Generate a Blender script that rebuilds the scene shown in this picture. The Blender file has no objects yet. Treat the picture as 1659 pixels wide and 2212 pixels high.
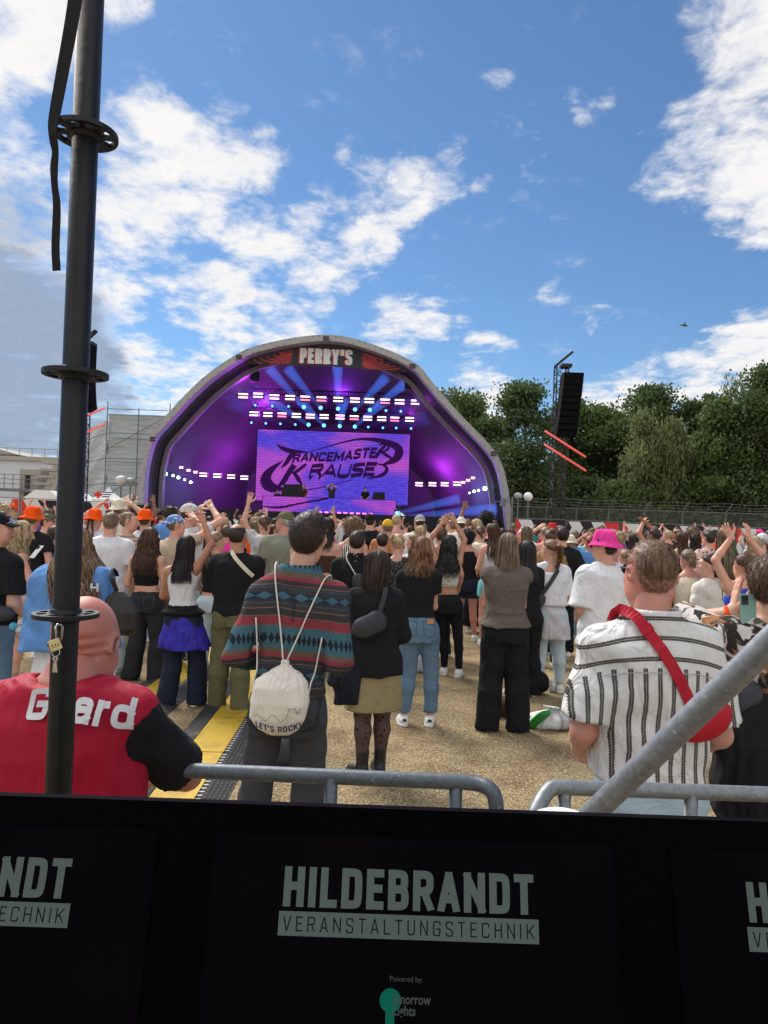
import bpy, bmesh, math, random
import numpy as np
from mathutils import Matrix, Vector

# ------------------------------------------------------------------ camera, sky, sun, exposure
S = bpy.context.scene
COL = S.collection
F_PX, CX, CY, EYE = 1534.0, 829.5, 1106.0, 1.75      # measured on the photograph (1659 x 2212)
ROLL, PITCH = math.radians(1.98), math.radians(0.82)
_f = np.array([0.0, math.cos(PITCH), math.sin(PITCH)])
_u0 = np.array([0.0, -math.sin(PITCH), math.cos(PITCH)])
_r0 = np.array([1.0, 0.0, 0.0])
_r = _r0 * math.cos(ROLL) + _u0 * math.sin(ROLL)
_u = _u0 * math.cos(ROLL) - _r0 * math.sin(ROLL)
cam_d = bpy.data.cameras.new("camera")
cam = bpy.data.objects.new("camera", cam_d)
COL.objects.link(cam)
cam.matrix_world = Matrix(((_r[0], _u[0], -_f[0], 0), (_r[1], _u[1], -_f[1], 0), (_r[2], _u[2], -_f[2], EYE), (0, 0, 0, 1)))
cam_d.sensor_fit = 'HORIZONTAL'
cam_d.sensor_width = 36.0
cam_d.lens = 36.0 * F_PX / 1659.0
cam_d.clip_start, cam_d.clip_end = 0.05, 3000.0
S.camera = cam


def pdir(u, v):
 return _f + _r * ((u - CX) / F_PX) + _u * ((CY - v) / F_PX)


def at(u, v, Y):
 d = pdir(u, v)
 return np.array([0, 0, EYE]) + d * (Y / d[1])


def onground(u, v, z=0.0):
 d = pdir(u, v)
 return np.array([0, 0, EYE]) + d * ((z - EYE) / d[2])


def unit(v):
 v = np.asarray(v, float)
 return v / (np.linalg.norm(v) + 1e-12)


def srgb(r, g, b):
 f = lambda c: (c / 255 / 12.92) if c / 255 <= 0.04045 else ((c / 255 + 0.055) / 1.055) ** 2.4
 return (f(r), f(g), f(b))


SUN_EL, SUN_AZ = math.radians(48), math.radians(-35)   # azimuth from +Y, negative = to the left
sun_dir = Vector((math.sin(SUN_AZ) * math.cos(SUN_EL), math.cos(SUN_AZ) * math.cos(SUN_EL), math.sin(SUN_EL)))
sl = bpy.data.lights.new("sun", 'SUN')
sl.energy, sl.angle, sl.color = 2.7, math.radians(35), (1.0, 0.94, 0.85)
so = bpy.data.objects.new("sun", sl)
COL.objects.link(so)
so.rotation_euler = sun_dir.to_track_quat('Z', 'Y').to_euler()
S.view_settings.view_transform = 'Standard'
S.view_settings.look = 'None'
S.view_settings.exposure = 1.05
S.view_settings.gamma = 1.0
S.view_settings.use_curve_mapping = False
S.cycles.max_bounces = 6
S.cycles.diffuse_bounces = 3
S.cycles.transparent_max_bounces = 16
S.cycles.volume_bounces = 0
S.cycles.use_denoising = True


class NT:
 """small helper to write node trees"""
 def __init__(s, tree):
  s.t = tree
  s.t.nodes.clear()

 def n(s, kind, **kw):
  nd = s.t.nodes.new(kind)
  ins = kw.pop('ins', {})
  for k, v in kw.items():
   setattr(nd, k, v)
  for k, v in ins.items():
   s.put(nd, k, v)
  return nd

 def put(s, nd, k, v):
  sock = nd.inputs[k]
  if hasattr(v, 'is_output'):
   s.t.links.new(v, sock)
  elif hasattr(v, 'outputs'):
   s.t.links.new(v.outputs[0], sock)
  else:
   if isinstance(v, (tuple, list)) and len(v) == 3 and sock.type == 'RGBA':
    v = (*v, 1.0)
   sock.default_value = v

 def math(s, op, a, b=0.0, c=None, clamp=False):
  nd = s.n('ShaderNodeMath', operation=op, use_clamp=clamp)
  s.put(nd, 0, a)
  s.put(nd, 1, b)
  if c is not None:
   s.put(nd, 2, c)
  return nd.outputs[0]

 def mix(s, f, a, b, blend='MIX'):
  nd = s.n('ShaderNodeMix', data_type='RGBA', blend_type=blend)
  s.put(nd, 0, f)
  s.put(nd, 6, a)
  s.put(nd, 7, b)
  return nd.outputs[2]

 def noise(s, vec, scale, detail=3.0, rough=0.5, dist=0.0):
  nd = s.n('ShaderNodeTexNoise', ins={'Scale': scale, 'Detail': detail, 'Roughness': rough, 'Distortion': dist})
  if vec is not None:
   s.put(nd, 'Vector', vec)
  return nd.outputs['Fac']

 def ramp(s, fac, a, b, lo=0.0, hi=1.0, smooth=True):
  nd = s.n('ShaderNodeMapRange', interpolation_type='SMOOTHSTEP' if smooth else 'LINEAR')
  s.put(nd, 0, fac)
  for i, v in enumerate((a, b, lo, hi)):
   s.put(nd, i + 1, v)
  return nd.outputs[0]

 def mapv(s, vec, scale=(1, 1, 1), loc=(0, 0, 0), rot=(0, 0, 0)):
  nd = s.n('ShaderNodeMapping')
  s.put(nd, 'Vector', vec)
  nd.inputs['Scale'].default_value = scale
  nd.inputs['Location'].default_value = loc
  nd.inputs['Rotation'].default_value = rot
  return nd.outputs[0]


def build_world():
 w = bpy.data.worlds.new("World")
 S.world = w
 w.use_nodes = True
 N = NT(w.node_tree)
 geo = N.n('ShaderNodeTexCoord').outputs['Generated']
 sky = N.n('ShaderNodeTexSky', sky_type='NISHITA', sun_disc=False, sun_elevation=SUN_EL,
              sun_rotation=SUN_AZ, air_density=1.0, dust_density=0.15, ozone_density=3.0)
 sep = N.n('ShaderNodeSeparateXYZ', ins={0: geo})
 z = N.math('ADD', N.math('MAXIMUM', sep.outputs[2], 0.0), 0.16)
 comb = N.n('ShaderNodeCombineXYZ', ins={0: N.math('DIVIDE', sep.outputs[0], z), 1: N.math('DIVIDE', sep.outputs[1], z), 2: 0.0})
 pv = comb.outputs[0]
 n1 = N.noise(N.mapv(pv, (1.0, 1.25, 1), (3.1, 1.7, 0)), 3.6, 9.0, 0.60, 0.25)
 n2 = N.noise(N.mapv(pv, (1.3, 1.0, 1), (7.3, 4.2, 0), (0, 0, 0.5)), 13.0, 8.0, 0.64, 0.4)

 def blobs(lst, op='MAXIMUM'):
  tot = None
  for (u, v, rad, amp) in lst:
   d = pdir(u, v)
   d = d / np.linalg.norm(d)
   dp = N.n('ShaderNodeVectorMath', operation='DOT_PRODUCT', ins={0: geo})
   dp.inputs[1].default_value = tuple(d)
   a = math.atan(rad / F_PX)
   t = N.ramp(dp.outputs['Value'], math.cos(a), 1.0, 0.0, amp)
   tot = t if tot is None else N.math(op, tot, t)
  return tot
 cov = blobs([(-20, 40, 180, 1.0), (60, 30, 125, 1), (-20, 180, 105, .9), (255, -25, 95, .95),
                 (320, 335, 170, 1.0), (430, 400, 170, .95), (220, 400, 150, .8), (520, 370, 130, .85), (585, 310, 80, .8), (340, 440, 140, .9), (60, 340, 120, .75), (20, 300, 100, .8),
                 (560, 500, 130, .95), (660, 540, 150, 1.0), (790, 530, 110, .9), (740, 470, 150, .92),
                 (780, 385, 130, .78), (890, 385, 110, .82), (960, 375, 90, .8), (975, 325, 70, .85), (860, 435, 90, .75), (775, 312, 75, .72), (850, 315, 60, .7), (1030, 380, 60, .6),
                 (1040, 290, 80, .70), (1130, 300, 90, .68), (1160, 340, 80, .66), (1285, 215, 90, .60), (1330, 280, 100, .55), (495, 215, 85, .68), (515, 105, 75, .64), (1065, 180, 70, .54),
                 (1700, 90, 235, 1.0), (1590, 260, 190, .9), (1645, 385, 180, .98), (1490, 370, 150, .8), (1560, 110, 150, .62), (1520, 450, 110, .6),
                 (60, 560, 190, .95), (260, 580, 150, .9), (330, 560, 140, .85), (480, 650, 130, .9), (400, 640, 110, .85), (580, 670, 80, .8), (40, 440, 130, .85), (200, 640, 150, .9),
                 (250, 700, 120, .85), (300, 790, 150, .9), (400, 840, 140, .85), (250, 850, 140, .85), (60, 960, 200, .85),
                 (620, 715, 120, .80), (490, 735, 90, .82), (860, 705, 120, .84), (930, 695, 80, .75), (740, 600, 70, .8), (1060, 770, 110, .75), (1200, 630, 60, .62), (680, 645, 80, .76), (1000, 690, 70, .62), (590, 610, 60, .66),
                 (1640, 790, 170, 1), (1530, 850, 150, .98), (1400, 885, 140, .95), (1040, 870, 130, .98), (1280, 890, 110, .85), (960, 900, 120, .8), (1300, 690, 70, .55)])
 rear_fill = N.ramp(N.math('SUBTRACT', N.math('MULTIPLY', sep.outputs[2], 0.30), sep.outputs[1]), -0.10, 0.45, 0.0, 1.0)  # unseen bright cloud behind the camera, added as fill light on people's backs
 cov = N.math('ADD', cov, rear_fill)
 dens = N.math('ADD', N.math('MULTIPLY', n1, 0.75), N.math('MULTIPLY', n2, 0.36))
 dens = N.math('ADD', N.math('SUBTRACT', dens, 0.80), N.math('MULTIPLY', N.math('MINIMUM', cov, 1.05), 0.40))
 mask = N.math('MULTIPLY', N.ramp(dens, -0.035, 0.20), 0.98)
 bank = blobs([(-120, 760, 320, 1.0), (90, 730, 190, 1), (20, 690, 190, 1), (160, 800, 140, .95), (190, 860, 140, .8), (20, 860, 220, 1)])
 bank = N.ramp(N.math('ADD', bank, N.math('ADD', N.math('MULTIPLY', N.math('SUBTRACT', n1, 0.5), 1.5), N.math('MULTIPLY', N.math('SUBTRACT', n2, 0.5), 0.9))), 0.10, 0.95)
 mask = N.math('MAXIMUM', mask, N.math('MULTIPLY', bank, 0.93))
 grey = N.math('MAXIMUM', N.math('MULTIPLY', bank, N.ramp(n2, 0.25, 0.75, 1.0, 0.72)), N.math('MULTIPLY', blobs([(30, 480, 120, 1), (230, 350, 90, .4), (20, 980, 220, .6)]), 0.55))
 body = N.ramp(dens, 0.10, 0.42)
 n3 = N.noise(N.mapv(pv, (1, 1, 1), (1, 2, 0)), 5.0, 5.0, 0.55)
 shade = N.math('ADD', N.math('MULTIPLY', N.math('MULTIPLY', body, N.ramp(n3, 0.35, 0.7)), 0.42), N.math('MULTIPLY', N.ramp(grey, 0.1, 0.85), 0.95), clamp=True)
 ccol = N.mix(shade, (5.6, 5.5, 5.4), (1.75, 2.2, 2.95))
 ccol = N.mix(rear_fill, ccol, (7.4, 7.3, 7.15))
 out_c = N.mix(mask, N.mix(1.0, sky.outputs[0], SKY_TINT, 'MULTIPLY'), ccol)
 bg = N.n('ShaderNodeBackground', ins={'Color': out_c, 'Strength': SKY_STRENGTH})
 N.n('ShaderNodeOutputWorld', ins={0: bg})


SKY_STRENGTH = 0.085
SKY_TINT = (0.46, 0.58, 0.66)
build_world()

# ------------------------------------------------------------------ mesh and tag helpers
rng = np.random.default_rng(7)
random.seed(7)


def tag(o, label=None, cat=None, group=None, kind=None):
 for k, v in (('label', label), ('category', cat), ('group', group), ('kind', kind)):
  if v:
   o[k] = v
 return o


def mesh_np(name, V, faces, mi=None, smooth=True):
 """faces: list of (n,k) int arrays"""
 V = np.asarray(V, dtype=np.float32).reshape(-1, 3)
 faces = [np.asarray(f, dtype=np.int32) for f in faces if len(f)]
 me = bpy.data.meshes.new(name)
 nl = sum(f.size for f in faces)
 nf = sum(len(f) for f in faces)
 me.vertices.add(len(V))
 me.vertices.foreach_set('co', V.ravel())
 me.loops.add(nl)
 me.loops.foreach_set('vertex_index', np.concatenate([f.ravel() for f in faces]))
 me.polygons.add(nf)
 tot = np.concatenate([np.full(len(f), f.shape[1], np.int32) for f in faces])
 start = np.concatenate(([0], np.cumsum(tot)[:-1])).astype(np.int32)
 me.polygons.foreach_set('loop_start', start)
 me.polygons.foreach_set('loop_total', tot)
 if mi is not None:
  me.polygons.foreach_set('material_index', np.asarray(mi, np.int32))
 me.polygons.foreach_set('use_smooth', np.full(nf, bool(smooth)))
 me.update(calc_edges=True)
 me.validate()
 return me


def link(name, me, mats=(), parent=None, loc=None, rot=None):
 o = bpy.data.objects.new(name, me)
 COL.objects.link(o)
 if me is not None:
  mats = mats if isinstance(mats, (list, tuple)) else [mats]
  if len(me.materials) == 0:
   for m in mats:
    me.materials.append(m)
 if parent is not None:
  o.parent = parent
 if loc is not None:
  o.location = loc
 if rot is not None:
  o.rotation_euler = rot
 return o


def empty(name, loc=(0, 0, 0), rz=0.0):
 o = bpy.data.objects.new(name, None)
 COL.objects.link(o)
 o.location = loc
 o.rotation_euler = (0, 0, rz)
 o.empty_display_size = 0.1
 return o


class MB:
 """collects boxes, bars, tubes, lathes and sheets into one mesh"""
 def __init__(s):
  s.V, s.q, s.t, s.ng, s.n = [], [], [], [], 0

 def add(s, V, q=(), t=(), ngons=()):
  V = np.asarray(V, float).reshape(-1, 3)
  if len(q):
   s.q.append(np.asarray(q) + s.n)
  if len(t):
   s.t.append(np.asarray(t) + s.n)
  for g in ngons:
   s.ng.append(np.asarray(g)[None, :] + s.n)
  s.V.append(V)
  s.n += len(V)
  return s

 def box(s, lo, hi, M=None):
  (a, b, c), (d, e, f) = lo, hi
  V = np.array([(a, b, c), (d, b, c), (d, e, c), (a, e, c), (a, b, f), (d, b, f), (d, e, f), (a, e, f)], float)
  if M is not None:
   V = V @ np.array(M)[:3, :3].T + np.array(M)[:3, 3]
  return s.add(V, [(0, 3, 2, 1), (4, 5, 6, 7), (0, 1, 5, 4), (1, 2, 6, 5), (2, 3, 7, 6), (3, 0, 4, 7)])

 def tube(s, P, r, n=8, caps=True, flat=None):
  """sweep of a round (or flat=(w,t) rectangular) section along points P; r scalar or list"""
  P = np.asarray(P, float)
  m = len(P)
  r = np.broadcast_to(np.asarray(r, float), (m,))
  T = np.gradient(P, axis=0)
  T /= np.linalg.norm(T, axis=1)[:, None] + 1e-12
  ref = np.array([0, 0, 1.0]) if abs(T[0][2]) < 0.9 else np.array([1.0, 0, 0])
  N0 = np.cross(T[0], ref)
  N0 /= np.linalg.norm(N0)
  Vs = []
  for i in range(m):
   N0 = N0 - T[i] * np.dot(N0, T[i])
   N0 /= np.linalg.norm(N0) + 1e-12
   B = np.cross(T[i], N0)
   a = np.arange(n) * 2 * math.pi / n
   Vs.append(P[i] + r[i] * (np.cos(a)[:, None] * N0 + np.sin(a)[:, None] * B))
  V = np.concatenate(Vs)
  i = np.arange(m - 1)[:, None] * n
  j = np.arange(n)[None, :]
  k = (j + 1) % n
  q = np.stack([i + j, i + k, i + n + k, i + n + j], -1).reshape(-1, 4)
  g = [list(range(n))[::-1], list(range((m - 1) * n, m * n))] if caps else []
  return s.add(V, q, (), g)

 def lathe(s, prof, n=20, M=None, close=True):
  prof = np.asarray(prof, float)
  a = np.arange(n) * 2 * math.pi / n
  V = np.stack([prof[:, 0, None] * np.cos(a), prof[:, 0, None] * np.sin(a), np.repeat(prof[:, 1, None], n, 1)], -1).reshape(-1, 3)
  if M is not None:
   V = V @ np.array(M)[:3, :3].T + np.array(M)[:3, 3]
  m = len(prof)
  i = np.arange(m - 1)[:, None] * n
  j = np.arange(n)[None, :]
  k = (j + 1) % n
  q = np.stack([i + j, i + k, i + n + k, i + n + j], -1).reshape(-1, 4)
  return s.add(V, q)

 def grid(s, G):
  """G: (a,b,3) array of points"""
  a, b = G.shape[:2]
  i = np.arange(a - 1)[:, None] * b
  j = np.arange(b - 1)[None, :]
  q = np.stack([i + j, i + j + 1, i + b + j + 1, i + b + j], -1).reshape(-1, 4)
  return s.add(G.reshape(-1, 3), q)

 def prism(s, poly, d):
  """poly: list of 3-D points (planar outline), extruded by vector d"""
  P = np.asarray(poly, float)
  n = len(P)
  V = np.concatenate([P, P + np.asarray(d, float)])
  j = np.arange(n)
  k = (j + 1) % n
  return s.add(V, np.stack([j, k, k + n, j + n], -1), (), [list(range(n))[::-1], list(range(n, 2 * n))])

 def mesh(s, name, smooth=False):  # faint mottled glow painted in place of reflections on the displays
  return mesh_np(name, np.concatenate(s.V), s.q + s.t + s.ng, None, smooth)

 def build(s, name, mat, parent=None, loc=None, rot=None, smooth=False):
  return link(name, s.mesh(name, smooth), mat, parent, loc, rot)


# ------------------------------------------------------------------ materials
MATS = {}


def mat_new(name):
 m = bpy.data.materials.new(name)
 m.use_nodes = True
 return m, NT(m.node_tree)


def finish(N, col, rough=0.8, metal=0.0, bump=None, bstr=0.3, bdist=0.01, spec=0.4, em=None, ems=0.0, **kw):
 p = N.n('ShaderNodeBsdfPrincipled', ins={'Base Color': col, 'Roughness': rough, 'Metallic': metal, 'Specular IOR Level': spec})
 for k, v in kw.items():
  N.put(p, k, v)
 if em is not None:
  N.put(p, 'Emission Color', em)
  N.put(p, 'Emission Strength', ems)
 if bump is not None:
  b = N.n('ShaderNodeBump', ins={'Strength': bstr, 'Distance': bdist, 'Height': bump})
  N.put(p, 'Normal', b)
 N.n('ShaderNodeOutputMaterial', ins={0: p})
 return p


def plain(name, col, rough=0.7, metal=0.0, var=0.15, scale=6.0, bstr=0.15, spec=0.4, bscale=60.0):
 if name in MATS:
  return MATS[name]
 m, N = mat_new(name)
 tc = N.n('ShaderNodeTexCoord').outputs['Object']
 n = N.noise(tc, scale, 5.0, 0.6)
 c = N.mix(n, tuple(x * (1 - var) for x in col), tuple(min(1, x * (1 + var)) for x in col))
 finish(N, c, rough, metal, N.noise(tc, bscale, 4.0), bstr, 0.004, spec)
 MATS[name] = m
 return m


def cloth(name, col, rough=0.9, folds=0.5, var=0.12):
 """woven cloth: slight unevenness of the dye, fine weave and soft wrinkles"""
 key = 'cloth ' + name
 if key in MATS:
  return MATS[key]
 m, N = mat_new(key)
 tc = N.n('ShaderNodeTexCoord').outputs['Object']
 n = N.noise(tc, 9.0, 6.0, 0.65)
 c = N.mix(n, tuple(x * (1 - var) for x in col), tuple(min(1, x * (1 + var)) for x in col))
 w = N.noise(N.mapv(tc, (1, 1, 0.6)), 11.0, 1.5, 0.45, 1.0)
 h = N.math('ADD', N.math('MULTIPLY', w, folds * 2.0), N.math('MULTIPLY', N.noise(tc, 260.0, 2.0), 0.02))
 finish(N, c, rough, 0.0, h, 0.8, 0.035, 0.15, **{'Sheen Weight': 0.0})
 MATS[key] = m
 return m


def denim(name, col):
 key = 'denim ' + name
 if key in MATS:
  return MATS[key]
 m, N = mat_new(key)
 tc = N.n('ShaderNodeTexCoord').outputs['Object']
 big = N.noise(tc, 5.0, 4.0, 0.6)
 fine = N.noise(N.mapv(tc, (1, 1, 0.35)), 120.0, 3.0, 0.7)
 c = N.mix(N.math('ADD', N.math('MULTIPLY', big, 0.75), N.math('MULTIPLY', fine, 0.35)), tuple(x * 0.62 for x in col), tuple(min(1, x * 1.35) for x in col))
 w = N.noise(N.mapv(tc, (1, 1, 1.6)), 10.0, 4.0, 0.6, 1.0)
 finish(N, c, 0.88, 0.0, N.math('ADD', w, N.math('MULTIPLY', fine, 0.1)), 0.5, 0.02, 0.15)
 MATS[key] = m
 return m


def skin(name, col):
 key = 'skin ' + name
 if key in MATS:
  return MATS[key]
 m, N = mat_new(key)
 tc = N.n('ShaderNodeTexCoord').outputs['Object']
 n = N.noise(tc, 7.0, 5.0, 0.6)
 red = (min(1, col[0] * 1.08), col[1] * 0.80, col[2] * 0.74)
 c = N.mix(N.ramp(n, 0.35, 0.7), col, red)
 finish(N, c, 0.52, 0.0, N.noise(tc, 190.0, 3.0), 0.12, 0.002, 0.4)
 MATS[key] = m
 return m


def hairmat(name, col, hi=None):
 key = 'hair ' + name
 if key in MATS:
  return MATS[key]
 hi = hi or tuple(min(1, x * 1.9 + 0.003) for x in col)
 m, N = mat_new(key)
 tc = N.n('ShaderNodeTexCoord').outputs['Object']
 n = N.noise(N.mapv(tc, (1, 1, 0.08)), 90.0, 3.0, 0.6)
 n2 = N.noise(tc, 11.0, 3.0)
 f = N.ramp(N.math('ADD', N.math('MULTIPLY', n, 0.85), N.math('MULTIPLY', n2, 0.35)), 0.42, 0.74)
 c = N.mix(f, tuple(x * 0.55 for x in col), hi)
 finish(N, c, 0.48, 0.0, n, 0.35, 0.004, 0.35)
 MATS[key] = m
 return m


def emit(name, col, strength):
 if name in MATS:
  return MATS[name]
 m, N = mat_new(name)
 e = N.n('ShaderNodeEmission', ins={'Color': col, 'Strength': strength})
 N.n('ShaderNodeOutputMaterial', ins={0: e})
 MATS[name] = m
 return m
# ------------------------------------------------------------------ lettering: strokes swept to flat ribbons
def _sm(P, k=2):
 P = np.asarray(P, float)
 for _ in range(k):
  Q = [P[0]]
  for a, b in zip(P[:-1], P[1:]):
   Q += [a * .75 + b * .25, a * .25 + b * .75]
  Q[1] = Q[1]
  P = np.array(Q + [P[-1]])
 return P


# glyphs in a unit box; an 's' polyline is rounded
_B1 = ('s', [(0, 1), (.75, 1), (.95, .93), (.95, .60), (.75, .52), (0, .52)])
GLYPH = {
 'A': (1.0, [('', [(0, 0), (.47, 1)]), ('', [(1, 0), (.53, 1)]), ('', [(.17, .27), (.83, .27)])]),
 'B': (.95, [('', [(0, 0), (0, 1)]), _B1, ('s', [(0, .52), (.8, .52), (1, .43), (1, .08), (.8, 0), (0, 0)])]),
 'C': (.95, [('o', [(1, .72), (1, .95), (.85, 1), (.15, 1), (0, .95), (0, .05), (.15, 0), (.85, 0), (1, .05), (1, .28)])]),
 'D': (.95, [('', [(0, 0), (0, 1)]), ('s', [(0, 1), (.8, 1), (1, .92), (1, .08), (.8, 0), (0, 0)])]),
 'E': (.8, [('', [(0, 0), (0, 1)]), ('', [(0, 1), (1, 1)]), ('', [(0, .52), (.85, .52)]), ('', [(0, 0), (1, 0)])]),
 'G': (.95, [('o', [(1, .74), (1, .95), (.85, 1), (.15, 1), (0, .95), (0, .05), (.15, 0), (.85, 0), (1, .05), (1, .47)]), ('', [(.55, .47), (1, .47)])]),
 'H': (.95, [('', [(0, 0), (0, 1)]), ('', [(1, 0), (1, 1)]), ('', [(0, .52), (1, .52)])]),
 'I': (0.0, [('', [(.5, 0), (.5, 1)])]),
 'K': (1.0, [('', [(0, 0), (0, 1)]), ('', [(1, 1), (.12, .42)]), ('', [(.35, .57), (1, 0)])]),
 'L': (.78, [('', [(0, 0), (0, 1)]), ('', [(0, 0), (1, 0)])]),
 'M': (1.25, [('', [(0, 0), (0, 1)]), ('', [(0, 1), (.5, .25)]), ('', [(1, 1), (.5, .25)]), ('', [(1, 0), (1, 1)])]),
 'N': (.98, [('', [(0, 0), (0, 1)]), ('', [(0, 1), (1, 0)]), ('', [(1, 0), (1, 1)])]),
 'O': (.98, [('s', [(.5, 1), (.15, 1), (0, .95), (0, .05), (.15, 0), (.85, 0), (1, .05), (1, .95), (.85, 1), (.5, 1)])]),
 'P': (.92, [('', [(0, 0), (0, 1)]), ('s', [(0, 1), (.8, 1), (1, .92), (1, .54), (.8, .44), (0, .44)])]),
 'R': (.95, [('', [(0, 0), (0, 1)]), ('s', [(0, 1), (.8, 1), (1, .92), (1, .58), (.8, .48), (0, .48)]), ('', [(.55, .48), (1, 0)])]),
 'S': (.92, [('o', [(1, .76), (1, .94), (.85, 1), (.15, 1), (0, .94), (0, .64), (.18, .55), (.82, .45), (1, .36), (1, .06), (.85, 0), (.15, 0), (0, .06), (0, .24)])]),
 'T': (.9, [('', [(0, 1), (1, 1)]), ('', [(.5, 1), (.5, 0)])]),
 'U': (.95, [('s', [(0, 1), (0, .08), (.18, 0), (.82, 0), (1, .08), (1, 1)])]),
 'V': (1.0, [('', [(0, 1), (.47, 0)]), ('', [(1, 1), (.53, 0)])]),
 'Y': (1.0, [('', [(0, 1), (.5, .42), (1, 1)]), ('', [(.5, .42), (.5, 0)])]),
 "'": (0.0, [('', [(.5, 1), (.5, .78)])]),
 '!': (0.0, [('', [(.5, 1), (.5, .36)]), ('', [(.5, .10), (.5, 0)])]),
 'u': (.8, [('s', [(0, .68), (0, .1), (.2, 0), (.7, 0), (1, .2)]), ('', [(1, .68), (1, 0)])]),
 'a': (.8, [('s', [(.05, .55), (.1, .68), (.8, .7), (1, .6), (1, .4)]), ('', [(1, .5), (1, 0)]), ('s', [(1, .4), (.2, .38), (0, .28), (0, .06), (.2, 0), (.7, 0), (1, .14)])]),
 'r': (.5, [('', [(0, 0), (0, .7)]), ('s', [(0, .45), (.3, .66), (1, .68)])]),
 'd': (.85, [('', [(1, 0), (1, 1)]), ('s', [(1, .55), (.75, .69), (.2, .69), (0, .55), (0, .13), (.2, 0), (.75, 0), (1, .14)])]),
 ' ': (.5, []),
}


def ribbon2(P, t, ext=True):
 """flat ribbon of thickness t along a 2-D polyline -> (V2, quads)"""
 P = np.asarray(P, float)
 keep = np.concatenate(([True], np.linalg.norm(np.diff(P, axis=0), axis=1) > 1e-6))
 P = P[keep]
 if ext:
  a = P[0] - P[1]
  b = P[-1] - P[-2]
  P = P.copy()
  P[0] += a / np.linalg.norm(a) * t / 2
  P[-1] += b / np.linalg.norm(b) * t / 2
 d = np.diff(P, axis=0)
 d /= np.linalg.norm(d, axis=1)[:, None]
 n = np.stack([-d[:, 1], d[:, 0]], 1)
 nv = np.concatenate([n[:1], n[:-1] + n[1:], n[-1:]])
 nv /= np.linalg.norm(nv, axis=1)[:, None] + 1e-9
 cosf = np.concatenate([[1], (nv[1:-1] * n[:-1]).sum(1), [1]])
 off = nv * (t / 2 / np.clip(cosf, 0.42, 1))[:, None]
 V = np.concatenate([P + off, P - off])
 m = len(P)
 i = np.arange(m - 1)
 return V, np.stack([i, i + m, i + m + 1, i + 1], 1)


def lettering(txt, h, w, t, gap, dense=0.0, slant=0.0):
 """2-D lettering: list of (V2 strip, quads, layer); h cap height, w width of a letter of factor 1, t stroke; returns strips and total width"""
 x, out, layer = 0.0, [], 0
 for c in txt:
  wf, strokes = GLYPH[c]
  W = max(wf * w, t) if strokes else wf * w
  for kind, P in strokes:
   P = np.array(P, float)
   if kind:
    P = _sm(P, 3)
   Q = np.stack([x + t / 2 + P[:, 0] * (W - t), t / 2 + P[:, 1] * (h - t)], 1)
   if dense:
    L = [Q[0]]
    for a, b in zip(Q[:-1], Q[1:]):
     k = max(1, int(np.linalg.norm(b - a) / dense))
     L += [a + (b - a) * (j + 1) / k for j in range(k)]
    Q = np.array(L)
   V, q = ribbon2(Q, t, kind != 'o')
   V[:, 1] = np.clip(V[:, 1], 0 if c not in "'" else 0, h) if kind == '' else V[:, 1]
   V[:, 0] += slant * V[:, 1]
   out.append((V, q, layer))
   layer = (layer + 1) % 4
  x += W + gap
 return out, x - gap


def letters_mesh(mb, txt, h, w, t, gap, place, dense=0.0, slant=0.0, align='C', lift=0.0006):
 """place(V2, off) -> V3"""
 st, tot = lettering(txt, h, w, t, gap, dense, slant)
 x0 = {'C': -tot / 2, 'L': 0, 'R': -tot}[align]
 for V, q, ly in st:
  V = V + np.array([x0, 0])
  mb.add(place(V, ly * lift), q)
 return tot


def font_mesh(txt, size, offset=0.0):
 cu = bpy.data.curves.new('lettering', 'FONT')
 cu.body = txt
 cu.size = size
 cu.offset = offset
 cu.resolution_u = 3
 o = bpy.data.objects.new('lettering', cu)
 COL.objects.link(o)
 dg = bpy.context.evaluated_depsgraph_get()
 me = bpy.data.meshes.new_from_object(o.evaluated_get(dg))
 bpy.data.objects.remove(o)
 bpy.data.curves.remove(cu)
 return me


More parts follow.
